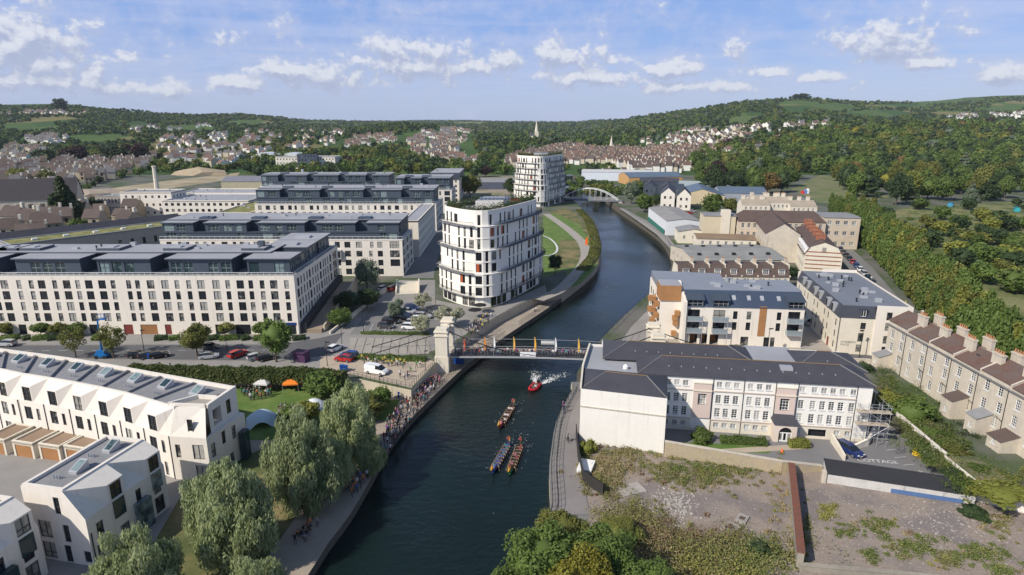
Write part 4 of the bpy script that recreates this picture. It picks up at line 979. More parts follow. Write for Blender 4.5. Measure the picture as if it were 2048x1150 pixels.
for i, (u, v) in enumerate(((-25, 905), (30, 912), (82, 918), (132, 922))):
 p = G(u, v, ZT); r = thing('garage', ['first', 'second', 'third', 'fourth'][i] + ' timber-doored garage from the left in front of the crescent', 'garage', (*p, ZT), R(-14), 'garages in front of the crescent')
 mb = MB(); mb.wall((0, 0), (4.2, 0), 0, 2.7, [(.4, 0, 3.4, 2.2)], .15); mb.wall((4.2, 0), (4.2, 5.2), 0, 2.7); mb.wall((4.2, 5.2), (0, 5.2), 0, 2.7); mb.wall((0, 5.2), (0, 0), 0, 2.7); build(mb, 'wall', [M_ashlar2], r)
 q = MB()
 for k in range(11): q.box(.42, 3.78, .1, .15, .02 + k * .198, .2 + k * .198)
 build(q, 'garage_door', [M_timber], r); flat_roof(r, 0, 4.2, 0, 5.2, 2.6, mat('deck', (0.27, 0.19, 0.13)), M_ashlar2, .25, .3)
# ------------------------------------------------------------------ pitched buildings
M_pot = mat('chimney pots', (0.42, 0.20, 0.10), 0.8, 0.2)
def wgrid(L, z0, h, n, rows, ww, wh, styl, m=0.8):
 fh = h / rows
 return [(m + (L - 2 * m) * (i + .5) / n - ww / 2, z0 + k * fh + (fh - wh) * .55, ww, wh, styl) for i in range(n) for k in range(rows)]
def chimney(root, x, y, z0, z1, w=1.6, d=.7, m=None, pots=3):
 mb = MB(); mb.box(x - w / 2, x + w / 2, y - d / 2, y + d / 2, z0, z1 - .25); mb.box(x - w / 2 - .1, x + w / 2 + .1, y - d / 2 - .1, y + d / 2 + .1, z1 - .25, z1)
 o = build(mb, 'chimney', [m or M_ashlar], root)
 mb = MB()
 for i in range(pots):
  mb = MB(); cx = x - w / 2 + w * (i + .5) / pots; mb.lathe([(.14, 0), (.11, .45), (.15, .5), (.13, .6), (.05, .6)], (cx, y, z1), 7); build(mb, 'chimney_pot', [M_pot], o)
def gabled(name, label, cat, loc, ang, W_, D, e, rz, wall, roof, axis='x', front=(0, 0), side=(0, 0), ww=1.0, wh=1.4, styl='two', hip=0.0, fm=None, pm=None, group=None, chim=(), z0=0.0, back=False, over=0.25, cm=None, extra=(), sidel=None):
 r = thing(name, label, cat, (*loc, z0), ang, group); fm = fm or M_wframe; pm = pm or P_dark; mb = MB()
 facade(r, mb, (0, 0), (W_, 0), 0, e, (wgrid(W_, 0, e, front[0], front[1], ww, wh, styl) if front[0] else []) + list(extra), fm, pm)
 sd = wgrid(D, 0, e, side[0], side[1], ww, wh, styl) if side[0] else []
 facade(r, mb, (W_, 0), (W_, D), 0, e, sd, fm, pm); facade(r, mb, (0, D), (0, 0), 0, e, sd if sidel is None else sidel, fm, pm)
 mb.wall((W_, D), (0, D), 0, e)
 R_ = MB(); o = over
 if axis == 'x':
  if hip <= 0: mb.poly([(0, D, e), (0, 0, e), (0, D / 2, rz)]); mb.poly([(W_, 0, e), (W_, D, e), (W_, D / 2, rz)])
  s = (rz - e) / (D / 2); a = hip if hip > 0 else -o
  th = .12
  R_.poly([(-o, -o, e - s * o + th), (W_ + o, -o, e - s * o + th), (W_ - a, D / 2, rz + th), (a, D / 2, rz + th)])
  R_.poly([(W_ + o, D + o, e - s * o + th), (-o, D + o, e - s * o + th), (a, D / 2, rz + th), (W_ - a, D / 2, rz + th)])
  if hip > 0:
   R_.poly([(-o, D + o, e - s * o + th), (-o, -o, e - s * o + th), (a, D / 2, rz + th)]); R_.poly([(W_ + o, -o, e - s * o + th), (W_ + o, D + o, e - s * o + th), (W_ - a, D / 2, rz + th)])
  R_.poly([(-o, -o, e - s * o), (W_ + o, -o, e - s * o), (W_ + o, -o, e - s * o + th), (-o, -o, e - s * o + th)])
 else:
  mb.poly([(0, 0, e), (W_, 0, e), (W_ / 2, 0, rz)]); mb.poly([(W_, D, e), (0, D, e), (W_ / 2, D, rz)])
  s = (rz - e) / (W_ / 2); th = .12
  R_.poly([(-o, D + o, e - s * o + th), (-o, -o, e - s * o + th), (W_ / 2, -o, rz + th), (W_ / 2, D + o, rz + th)])
  R_.poly([(W_ + o, -o, e - s * o + th), (W_ + o, D + o, e - s * o + th), (W_ / 2, D + o, rz + th), (W_ / 2, -o, rz + th)])
  R_.poly([(-o, -o, e - s * o), (W_ / 2, -o, rz), (W_ / 2, -o, rz + th), (-o, -o, e - s * o + th)]); R_.poly([(W_ / 2, -o, rz), (W_ + o, -o, e - s * o), (W_ + o, -o, e - s * o + th), (W_ / 2, -o, rz + th)])
 build(mb, 'wall', [wall], r); build(R_, 'roof', [roof], r)
 for (x, y, w) in chim:
  zr = (e + (rz - e) * (1 - abs(y - D / 2) / (D / 2))) if axis == 'x' else (e + (rz - e) * (1 - abs(x - W_ / 2) / (W_ / 2)))
  chimney(r, x, y, zr - .4, max(rz, zr) + 1.2, w, .7, cm or wall, max(2, int(w / .5)))
 return r
def dormer(root, x, y, z, w, h, dep, wallm, roofm, fm, pm, styl='sash'):
 mb = MB(); mb.wall((x - w / 2, y), (x + w / 2, y), z, z + h, [(.12, z + .1, w - .24, h - .22)], .12); mb.wall((x + w / 2, y), (x + w / 2, y + dep), z, z + h); mb.wall((x - w / 2, y + dep), (x - w / 2, y), z, z + h)
 o = build(mb, 'dormer', [wallm], root); window(o, (x, y - .04, z + .1), 0, w - .24, h - .22, styl, fm, pm)
 mb = MB(); mb.box(x - w / 2 - .12, x + w / 2 + .12, y - .15, y + dep, z + h, z + h + .1); build(mb, 'dormer_roof', [roofm], o)

# ------------------------------------------------------------------ the white four-storey building on the right bank
def building_m():
 ox, oy, an = 25.5, 99.3, R(-8.5)
 r = thing('white_mansion_block', 'white four-storey building with slate hipped roofs, arched porch and sash windows beside the vacant lot', 'building', (ox, oy, ZR), an)
 ca, sa = math.cos(an), math.sin(an)
 def loc(x, y): return ((x - ox) * ca + (y - oy) * sa, -(x - ox) * sa + (y - oy) * ca)
 L, E, D = 34.3, 10.2, 8.6
 rows = [(8.35, 1.0, 'sash'), (5.35, 1.55, 'sash'), (2.8, 1.65, 'sash'), (.85, .9, 'sash')]
 cols = [1.5, 2.95, 4.4, 10.0, 11.4, 12.85, 15.1, 16.55, 18.0, 23.4, 25.3, 26.8, 28.25, 29.7, 31.4]
 ws = []
 for x in cols:
  for k, (z, h, st) in enumerate(rows):
   if k == 3 and 25 < x < 28.6: continue
   ws.append((x - .46, z, .92, h, st))
 ws += [(6.55, 5.0, 1.4, 2.1, 'sash3'), (20.0, 4.9, 1.5, 2.2, 'sash3'), (25.1, 0.0, 2.9, 1.75, 'hole'), (32.6, 3.2, 1.1, 1.6, 'sash')]
 mb = MB(); Zs = 2.35
 facade(r, mb, (0, 0), (L, 0), 0, E, ws, M_wframe, P_blind); mb.wall((L, 0), (L, 16), 0, E); mb.wall((L, 16), (0, 16), 0, E)
 build(mb, 'wall', [mat('white painted render', (0.80, 0.77, 0.71), .9, .05, .25, 2, streak=.15)], r)
 q = MB(); q.box(-.1, L, -.05, 0, 0, .5); q.box(-.1, 5.4, -.09, 0, 2.25, 2.45, 0); build(q, 'plinth', [M_ashlar2], r)
 for a, b in ((0, 5.6), (8.9, 19.2), (22.6, 32)):
  q = MB(); wsx = [(w[0] - a, w[1], w[2], w[3]) for w in ws if w[1] < 2 and a <= w[0] and w[0] + w[2] <= b]
  q.wall((a, -.04), (b, -.04), 0.02, 2.2, wsx, .05); build(q, 'stone_base', [M_ashlar2], r)
  for z in (2.22, 7.55):
   q = MB(); q.box(a, b, -.16, 0, z, z + .16); build(q, 'string_course', [mat('pinkish stone', (0.52, 0.44, 0.38))], r)
 for a, b, st in ((5.75, 8.75, 0), (19.3, 22.4, 1)):      # pink stair bays
  q = MB(); q.wall((a, -.3), (b, -.3), 2.6, 9.0, [(6.55 - a if not st else 20.0 - a, 5.0 if not st else 4.9, 1.4 if not st else 1.5, 2.1 if not st else 2.2)], .3); q.wall((a, 0), (a, -.3), 2.6, 9.0); q.wall((b, -.3), (b, 0), 2.6, 9.0); q.poly([(a, -.3, 9), (b, -.3, 9), (b, 0, 9), (a, 0, 9)])
  build(q, 'stair_bay', [mat('pink render', (0.62, 0.50, 0.44), .9, .05)], r)
  q = MB(); q.box(a - .05, b + .05, -.45, 0, 7.55, 7.75); q.box(a - .05, b + .05, -.4, 0, 9.0, 9.12); build(q, 'string_course', [M_ashlar2], r)
 q = MB(); x0, x1, y0 = 19.0, 22.6, -2.3
 n = 10; cx = (x0 + x1) / 2; ar = 1.05; zs = 1.75
 arc = [(cx + ar * math.cos(math.pi * i / n), zs + ar * math.sin(math.pi * i / n)) for i in range(n + 1)]
 for (a, b) in zip(arc, arc[1:]): q.poly([(a[0], y0, a[1]), (a[0], y0, 3.3), (b[0], y0, 3.3), (b[0], y0, b[1])]); q.poly([(a[0], y0, a[1]), (b[0], y0, b[1]), (b[0], y0 + .4, b[1]), (a[0], y0 + .4, a[1])])
 q.poly([(x0, y0, 0), (cx - ar, y0, 0), (cx - ar, y0, 3.3), (x0, y0, 3.3)]); q.poly([(cx + ar, y0, 0), (x1, y0, 0), (x1, y0, 3.3), (cx + ar, y0, 3.3)])
 for sx in (-1, 1): q.poly([(cx + sx * ar, y0, 0), (cx + sx * ar, y0 + .4, 0), (cx + sx * ar, y0 + .4, zs), (cx + sx * ar, y0, zs)])
 q.wall((x1, y0), (x1, 0), 0, 3.3); q.wall((x0, 0), (x0, y0), 0, 3.3); p = build(q, 'porch', [mat('porch render', (0.66, 0.56, 0.48))], r)
 q = MB(); q.poly([(x0 - .2, y0 - .25, 3.3), (x1 + .2, y0 - .25, 3.3), (x1 - .4, 0, 4.4), (x0 + .4, 0, 4.4)]); q.poly([(x0 - .2, y0 - .25, 3.3), (x0 + .4, 0, 4.4), (x0 - .2, 0, 3.3)]); q.poly([(x1 + .2, y0 - .25, 3.3), (x1 + .2, 0, 3.3), (x1 - .4, 0, 4.4)]); build(q, 'porch_roof', [M_slate], p)
 q = MB(); q.poly([(cx + ar * math.cos(math.pi * i / n), y0 + .36, zs + ar * math.sin(math.pi * i / n)) for i in range(n + 1)]); build(q, 'fanlight', [P_dark], p)
 q = MB(); q.box(cx - ar, cx + ar, y0 + .3, y0 + .38, 0, zs); d = build(q, 'door', [M_wframe], r)
 for a, b in ((-.95, -.45), (-.2, .2), (.45, .95)):
  q = MB(); q.box(cx + a, cx + b, y0 + .28, y0 + .3, .35, 1.6); build(q, 'door_pane', [P_dark], d)
 q = MB(); q.box(25.1, 28.0, .6, .7, 0, 1.75); build(q, 'garage_door', [M_dkmetal], r)
 zr = E + 1.75
 def hip(x0, x1, y0, y1, z, h, hp, nm='roof'):
  m = (y0 + y1) / 2; o = .35
  A, B, C, Dd = (x0 - o, y0 - o, z), (x1 + o, y0 - o, z), (x1 + o, y1 + o, z), (x0 - o, y1 + o, z); P1, P2 = (x0 + hp, m, z + h), (x1 - hp, m, z + h)
  q = MB(); q.poly([A, B, P2, P1]); q.poly([C, Dd, P1, P2]); q.poly([Dd, A, P1]); q.poly([B, C, P2]); q.poly([(A[0], A[1], z - .15), (B[0], B[1], z - .15), B, A]); rf = build(q, nm, [M_slate], r)
  q = MB(); q.tube((P1[0], P1[1], P1[2] + .03), (P2[0], P2[1], P2[2] + .03), .1, n=5); build(q, 'ridge_tiles', [mat('ridge tiles', (0.20, 0.13, 0.07))], rf)
  for (a, b) in ((A, P1), (B, P2)):
   q = MB(); q.tube((a[0], a[1], a[2] + .05), (b[0], b[1], b[2] + .03), .08, n=5); build(q, 'hip_tiles', [M_asph2], rf)
  for i in range(int((x1 - x0 - 2 * hp) / 2.1)):
   xx = x0 + hp + 1 + i * 2.1; yy = y0 + (m - y0) * .42; zz = z + h * .42; q = MB(); q.box(xx, xx + .16, yy - .1, yy + .12, zz - .05, zz + .2); build(q, 'vent', [M_ltmetal], rf)
  return rf
 rf = hip(-3.5, L, 0, 8.6, E, 1.75, 4.0); hip(-9.5, 17.5, 6.2, 15.6, E + .02, 1.85, 4.5); hip(24, L + 1, 6.2, 15.0, E + .02, 1.8, 4.5)
 q = MB(); q.poly([(17, 8, E + .3), (25, 8, E + .3), (25, 16, E + .3), (17, 16, E + .3)]); build(q, 'flat_roof', [M_zroof], r)
 q = MB(); q.box(20.2, 22.2, 2.2, 3.9, E + .85, E + 1.5); build(q, 'roof_light', [M_ltmetal], r)
 A, B, C, Dd = loc(11.3, 94.2), loc(24.6, 90.4), loc(26.8, 99.5), loc(12.6, 103.0); F, Gq = loc(15.2, 114.2), loc(29, 113)
 we = 9.75; q = MB()
 for a, b in ((A, B), (B, C), (Dd, A)): q.wall(a, b, 0, we)
 q.wall(C, loc(29, 113), 0, E); q.wall(Gq, F, 0, E); q.wall(F, Dd, 0, we); build(q, 'wing_wall', [mat('white wing render', (0.78, 0.75, 0.69), .9, .06, .25, 2, streak=.22)], r)
 q = MB(); dl = lambda a, b, t: (a[0] + (b[0] - a[0]) * t, a[1] + (b[1] - a[1]) * t); m0, m1 = dl(A, Dd, .5), dl(B, C, .5); p0, p1 = dl(m0, m1, .28), dl(m0, m1, .76); zr = we + 1.55
 for a, b, c in ((A, B, p1),): pass
 par = .35
 q.poly([(*A, we), (*B, we), (*p1, zr), (*p0, zr)]); q.poly([(*C, we), (*Dd, we), (*p0, zr), (*p1, zr)]); q.poly([(*Dd, we), (*A, we), (*p0, zr)]); q.poly([(*B, we), (*C, we), (*p1, zr)])
 w = build(q, 'wing_roof', [M_slate], r)
 q = MB(); q.tube((*p0, zr + .03), (*p1, zr + .03), .1, n=5); build(q, 'ridge_tiles', [mat('ridge tiles', (0.2, .13, .07))], w)
 for a, b in ((A, p0), (B, p1)): q = MB(); q.tube((*a, we + .05), (*b, zr + .03), .08, n=5); build(q, 'hip_tiles', [M_asph2], w)
 q = MB(); q.poly([(*Dd, we - .05), (*C, we - .05), (*Gq, we - .05), (*F, we - .05)]); build(q, 'flat_roof', [M_zroof], r)
 q = MB(); q.obox(A, Dd, .3, we - .1, we + .55); build(q, 'parapet', [M_ashlar2], r); q = MB(); q.obox(Dd, F, .3, we - .1, we + .65); build(q, 'parapet', [M_ashlar2], r)
 for t0, t1 in ((A, B),):
  q = MB(); d = Vector((B[0] - A[0], B[1] - A[1])).normalized(); n = Vector((d.y, -d.x)); q.obox((A[0] + n.x * .06, A[1] + n.y * .06), (B[0] + n.x * .06, B[1] + n.y * .06), .16, 6.6, 6.78); build(q, 'string_course', [M_ashlar], r)
 q = MB(); m = dl(Dd, C, .45); q.lathe([(.5, 0), (.5, .5), (.0, .9)], (m[0] + 1, m[1] + 1.5, we), 9); build(q, 'tank', [M_wframe], r)
 for x in (8.95, 19.15, 22.7, 31.9, 14.0):
  q = MB(); q.tube((x, -.1, E), (x, -.1, 0), .055, n=5); build(q, 'downpipe', [M_dkmetal], r)
 s = thing('scaffold', 'metal tube scaffold round the right-hand corner of the white building', 'scaffold', (ox + ca * 32.2, oy + sa * 32.2, ZR), an)
 xs, ys = [0, 1.6, 3.2, 4.6], [-.5, -1.7]
 for x in xs:
  for y in ys: q = MB(); q.tube((x, y, 0), (x, y, 7.6), .03, n=5); build(q, 'standard', [M_ltmetal], s)
 for y in (1.5, 4.5): q = MB(); q.tube((4.6, y, 0), (4.6, y, 7.6), .03, n=5); build(q, 'standard', [M_ltmetal], s)
 for z in (1.7, 2.7, 3.9, 4.9, 6.1, 7.1):
  for y in ys: q = MB(); q.tube((-.4, y, z), (5, y, z), .028, n=5); build(q, 'ledger', [M_ltmetal], s)
  for x in xs: q = MB(); q.tube((x, -.2, z), (x, -2, z), .028, n=5); build(q, 'transom', [M_ltmetal], s)
  q = MB(); q.tube((4.6, -2, z), (4.6, 5, z), .028, n=5); build(q, 'ledger', [M_ltmetal], s)
 for z in (3.9, 6.1): q = MB(); q.box(-.3, 4.9, -1.75, -.45, z, z + .06); build(q, 'deck', [mat('scaffold boards', (.45, .38, .3))], s)
 for a, b in (((0, -1.7, 0), (4.6, -1.7, 3.9)), ((4.6, -1.7, 3.9), (0, -1.7, 7.1))): q = MB(); q.tube(a, b, .04, n=5); build(q, 'brace', [M_ltmetal], s)
building_m()

# ------------------------------------------------------------------ riverside flats with a seamed zinc roof
def riverside():
 r = thing('riverside_flats', 'cream riverside flats with blue-grey seamed roof, glass balconies and timber panel', 'building', (40.0, 136.2, 0), R(-5))
 L, D, E = 26.2, 14.5, 9.4; K = .01957
 X = lambda zx: (zx - 450) * K
 mb = MB(); ws = []
 bays = [(470, 610), (765, 900), (1610, 1745)]
 for a, b in bays:
  for z in (3.5, 6.3): ws.append((X(a), z, X(b) - X(a), 2.3, 'grid'))
 for c in (1015, 1170, 1510):
  for z in (3.9, 6.5): ws.append((X(c) - .5, z, 1.0, 1.9, 'half'))
 for a, b in ((510, 600), (630, 715), (745, 845)): ws.append((X(a), 0, X(b) - X(a), 2.7, 'hole'))
 for a, b in ((1100, 1190), (1365, 1430), (1440, 1490)): ws.append((X(a), .05, X(b) - X(a), 2.3, 'two'))
 facade(r, mb, (0, 0), (L, 0), 0, E, ws, M_dframe, P_dark); mb.wall((L, 0), (L, D), 0, E + .2); mb.wall((L, D), (0, D), 0, E); build(mb, 'wall', [M_cream], r)
 for a, b in ((510, 600), (630, 715), (745, 845)): q = MB(); q.box(X(a), X(b), 2.5, 2.6, 0, 2.7); build(q, 'undercroft_wall', [M_timber], r)
 for a, b in bays:
  for z in (3.4, 6.2):
   q = MB(); q.box(X(a) - .2, X(b) + .5, -1.3, 0, z - .18, z); o = build(q, 'balcony', [M_ltmetal], r)
   q = MB(); q.box(X(a) - .2, X(b) + .5, -1.3, -1.26, z, z + 1.0); q.box(X(a) - .2, X(a) - .16, -1.26, 0, z, z + 1.0); build(q, 'glass_guard', [mat('balcony glass', (.25, .30, .32), .1, spec=.6)], o)
   q = MB(); railing(q, [(X(a) - .2, 0), (X(a) - .2, -1.3), (X(b) + .5, -1.3), (X(b) + .5, 0)], z, 1.1, 1.2, .03); build(q, 'rail', [M_ltmetal], o)
  q = MB(); q.tube((X(b) + .45, -1.25, 0), (X(b) + .45, -1.25, 6.2), .07, n=5); build(q, 'post', [M_ltmetal], r)
 q = MB(); q.box(X(1285), X(1365), -.08, .02, 2.6, E + .3); build(q, 'timber_panel', [M_timber], r)
 q = MB(); q.box(X(1240), X(1320), .3, .4, 0, 2.4); build(q, 'door', [M_rust], r)
 zt = 12.4
 q = MB(); ys = 3.4; q.poly([(-.2, -.25, E), (L + .1, -.25, E), (L + .1, ys, zt), (-.2, ys, zt)]); q.poly([(L + .1, -.25, E), (L + .1, ys, E), (L + .1, ys, zt)])
 n = 56
 for i in range(n + 1):
  x = L * i / n; q.poly([(x, -.27, E + .0), (x + .05, -.27, E), (x + .05, ys, zt + .06), (x, ys, zt + .06)]); q.poly([(x + .05, -.27, E), (x + .05, -.2, E - .02), (x + .05, ys, zt), (x + .05, ys, zt + .06)])
 build(q, 'seamed_roof', [mat('blue zinc', (0.075, 0.10, 0.15), .4, .1, .3, 3, metal=.35)], r)
 q = MB(); q.poly([(0, ys, zt), (L, ys, zt), (L, D, zt), (0, D, zt)]); q.box(L - .3, L + .1, ys, D, zt - 3, zt + .3); build(q, 'roof', [mat('zinc flat', (.23, .25, .29), .6, .1)], r)
 roof_clutter(r, 2, L - 3, ys + 1, D - 2, zt, 11, 3)
 for a, b in bays:       # recessed top-floor loggias under a raised zinc brow
  q = MB(); x0, x1 = X(a) - .3, X(b) + .6; q.wall((x0, -.3), (x1, -.3), E, E + 1.6, [(.2, E + .05, x1 - x0 - .4, 1.45)], 1.0); q.poly([(x0 - .3, -.6, E + 1.6), (x1 + .3, -.6, E + 1.6), (x1 + .3, 2.4, E + 2.6), (x0 - .3, 2.4, E + 2.6)]); q.poly([(x1 + .3, -.6, E + 1.6), (x1 + .3, 2.4, E + 2.0), (x1 + .3, 2.4, E + 2.6)]); q.poly([(x1, -.3, E), (x1, 1.6, E + 1.6), (x1, -.3, E + 1.6)]); q.poly([(x0, -.3, E), (x0, -.3, E + 1.6), (x0, 1.6, E + 1.6)])
  o = build(q, 'brow', [M_zinc], r); window(o, ((x0 + x1) / 2, -.2, E + .05), 0, x1 - x0 - .4, 1.45, 'grid', M_ltmetal, P_dark)
 for c in (1005, 1175, 1325, 1515):
  x = X(c); y = 1.7; z = E + 1.9 * (zt - E) / 3.6 + .12; q = MB(); q.prism([(x - .4, 1.3), (x + .4, 1.3), (x + .4, 2.2), (x - .4, 2.2)], E + .5, [E + 1.45, E + 1.45, E + 2.2, E + 2.2]); build(q, 'roof_window', [M_ltmetal], r)
 q = MB(); q.prism([(-.7, -1.0), (-.05, -1.0), (-.05, 9), (-.7, 9)], 0, [10.6, 10.6, 13.2, 13.2]); build(q, 'gable_wall', [M_white], r)
 q = MB(); ws = [(2 + 3.6 * i, z, 2.2, 2.1, 'two') for i in range(5) for z in (.5, 3.5, 6.5)]
 facade(r, q, (-5.2, 24), (-5.2, 3.5), 0, 10.2, ws, M_dframe, P_dark); facade(r, q, (-5.2, 3.5), (-.7, 3.5), 0, 10.2, [], M_dframe, P_dark); q.wall((0, 24), (-5.2, 24), 0, 10.2); q.poly([(-5.2, 3.5, 10.2), (-.7, 3.5, 10.2), (-.7, 24, 10.2), (-5.2, 24, 10.2)]); build(q, 'river_wing', [M_cream], r)
 q = MB(); q.prism([(-5.6, 3.2), (-.8, 3.2), (-.8, 9), (-5.6, 9)], 9.6, 13.3, 0, 1); build(q, 'timber_attic', [M_timber, M_zroof], r)
 q = MB(); q.prism([(-5, 10), (12, D + .3), (12, 22), (-5, 24)], 10.2, 12.0, 0, 0); build(q, 'rear_roof', [mat('zinc flat', (.3, .33, .38))], r)
 for i, (y, z) in enumerate(((6, 1.5), (6, 4.4), (6, 7.2), (11, 1.5), (11, 4.4), (11, 7.2), (16, 2.9), (16, 5.8))):
  q = MB(); q.box(-6.4, -5.2, y, y + 2.0, z, z + 1.1); build(q, 'timber_balcony', [M_timber], r)
 for i, (x, z) in enumerate(((-1.9, 1.2), (-1.7, 3.8), (-1.4, 6.2), (-1.9, 5.0))):
  q = MB(); q.box(x - .6, x + .5, 2.4, 3.5, z, z + 1.1); build(q, 'timber_balcony', [M_timber], r)
riverside()

# ------------------------------------------------------------------ pale block with a slate mansard
def corner_block():
 r = thing('corner_block', 'pale stone block with grey flat roof and dark mansard facing the sloping road', 'building', (72.3, 130.7, 0), R(-9.6))
 L, D, E, H = 14.6, 34.0, 8.4, 10.9
 mb = MB()
 facade(r, mb, (0, 0), (7.4, 0), 0, E, [(4.3, .6, 1.15, 1.7, 'half'), (4.4, 3.0, 1.15, 2.0, 'half'), (4.6, 5.9, 1.1, 1.5, 'half')], M_dframe, P_dark)
 sd = []
 for i in range(8):
  for z in (.9, 3.4, 6.0): sd.append((D - 2.2 - i * 4.1 - (1.3 if i % 2 else 0), z, .9, 1.6, 'half'))
 facade(r, mb, (0, D), (0, 0), 0, E, [s for s in sd if s[0] > .5], M_dframe, P_dark)
 build(mb, 'wall', [M_ashlar2], r)
 mb = MB(); facade(r, mb, (7.4, -.25), (L, -.25), 0, H + .5, [(2.1, z, 1.15, 1.8, 'half') for z in (.4, 2.9, 5.9, 8.3)], M_dframe, P_dark); mb.wall((L, -.25), (L, D), 0, H + .5); mb.wall((L, D), (0, D), 0, H); mb.wall((7.4, 0), (7.4, -.25), 0, H + .5); build(mb, 'white_wall', [M_white], r)
 q = MB(); q.poly([(-.1, -.1, E), (7.4, -.1, E), (7.4, .7, H + .15), (.8, .7, H + .15)]); q.poly([(-.1, D, E), (-.1, -.1, E), (.8, .7, H + .15), (.8, D, H + .15)]); build(q, 'mansard', [mat('mansard slate', (.055, .06, .075), .5, .15)], r)
 q = MB(); q.poly([(.8, .7, H + .15), (7.4, .7, H + .15), (7.4, 0, H + .15), (L - .1, 0, H + .15), (L - .1, D, H + .15), (.8, D, H + .15)]); build(q, 'roof', [mat('grey roof sheet', (.17, .185, .215), .7, .14, .12, 1.5)], r)
 q = MB(); q.box(7.4, L, -.25, .1, H + .5, H + .55); q.box(6, L, D - .3, D, H + .1, H + .9); build(q, 'parapet', [M_white], r)
 dormer(r, 4.8, -.2, E + .35, 1.3, 1.7, .9, M_zinc, M_zinc, M_wframe, P_dark, 'two')
 for i in range(6):
  y = 2.5 + i * 5 + (0 if i % 2 else 1.0); q = MB(); q.box(-.35, .75, y, y + 1.3, E + .3, H - .2); o = build(q, 'dormer', [M_ltmetal], r); q = MB(); q.box(-.38, -.35, y + .15, y + 1.15, E + .45, H - .35); build(q, 'pane', [P_dark], o)
 roof_clutter(r, 2, L - 3, 4, D - 5, H + .15, 26, 6)
 q = MB(); q.box(-.06, 0, 4.6, 5.6, 0, 2.2); build(q, 'red_door', [mat('red door', (0.22, 0.05, 0.04), .6)], r)
 q = MB(); q.tube((.2, -.1, E), (.2, -.1, 0), .07, n=5); build(q, 'downpipe', [M_dkmetal], r)
 t2 = link('lettering', LETTER, r, (1.0, -.03, 2.6)); t2.rotation_euler = (R(90), 0, 0); LETTER.materials.append(mat('lettering grey', (.2, .2, .2)))
corner_block()

# ------------------------------------------------------------------ stone terrace seen from behind, houses one by one
def stone_terrace():
 n = 8; w = 6.75; ordn = ['furthest', 'second', 'third', 'fourth', 'fifth', 'sixth', 'seventh', 'nearest']
 y0 = 124.0
 for i in range(n):
  an = R(-90.8); q = random.Random(i + 40)
  ux, uy = math.cos(an), math.sin(an); loc = (79.3 + ux * w * i, y0 + uy * w * i)
  r = gabled('terraced_house', f'{ordn[i]} house of the old red-roofed stone terrace behind the white garden wall', 'house', loc, an, w - .02, 7.4, 9.7 + (0.0 if i % 2 else .3), 11.6 + (0 if i % 2 else .3), M_ashlar, M_redtile, 'x', group='stone terrace houses', chim=((w - .1, 2.4, 2.2), (w - .1, 5.6, 2.2)), styl='sash', over=.18, cm=M_ashlar,
     extra=[(x, z, 1.05, 1.75, 'sash3' if i > 4 else 'sash') for x, z in ((1.0 + q.uniform(-.3, .3), .9), (1.0 + q.uniform(-.3, .3), 3.8), (1.1, 6.8 + q.uniform(-.3, .3)), (4.2 + q.uniform(-.3, .5), 1.8), (4.4, 4.6 + q.uniform(-.3, .3)), (4.4 + q.uniform(-.4, .3), 7.2))])
  p = MB(); p.box(w - .25, w + .15, -.3, 9.9, 12.1, 12.1); 
  p = MB(); p.tube((w - .5, -.12, 9.2), (w - .5, -.12, 0), .06, n=5); p.tube((w - .5, -.12, 3.5), (w - 2.0, -.12, 3.9), .05, n=5); build(p, 'downpipe', [M_dkmetal], r)
  p = MB()
  p.prism([(w - .2, -.2), (w + .12, -.2), (w + .12, 3.7), (w - .2, 3.7)], 9.2, [10.1, 10.1, 12.0, 12.0]); build(p, 'party_coping', [M_ashlar], r)
  p = MB(); p.box(0, w, -.32, -.05, 9.0, 9.2); build(p, 'gutter', [M_asph2], r)
  if i in (0, 3, 4, 5):        # rear outbuilding
   h = (3.4, 0, 0, 4.2, 3.8, 2.8)[i]; x0 = (.2, 0, 0, 2.6, 1.8, .5)[i]; ww = (2.4, 0, 0, 2.6, 2.4, 2.8)[i]; dd = (2.6, 0, 0, 2.8, 2.6, 2.8)[i]
   p = MB(); p.wall((x0, -dd), (x0 + ww, -dd), 0, h - .9, [(ww * .35, 1.0, .7, 1.0)], .15); p.wall((x0 + ww, -dd), (x0 + ww, 0), 0, h - .9); p.wall((x0, 0), (x0, -dd), 0, h - .9)
   for xx in (x0, x0 + ww): p.poly([(xx, -dd, h - .9), (xx, 0, h - .9), (xx, 0, h)] if xx > x0 else [(xx, 0, h - .9), (xx, -dd, h - .9), (xx, 0, h)])
   o = build(p, 'outbuilding', [M_ashlar], r); window(o, (x0 + ww * .35 + .35, -dd, 1.0), 0, .7, 1.0, 'sash', M_wframe, P_dark)
   p = MB(); p.poly([(x0 - .2, -dd - .2, h - .82), (x0 + ww + .2, -dd - .2, h - .82), (x0 + ww + .2, 0, h + .12), (x0 - .2, 0, h + .12)]); build(p, 'outbuilding_roof', [M_brntile if i % 2 else M_groof], o)
  if i in (3, 4, 6): p = MB(); p.box(2.2, 3.0, 2.0, 3.1, 10.4, 11.0); build(p, 'roof_window', [P_dark], r)
stone_terrace()

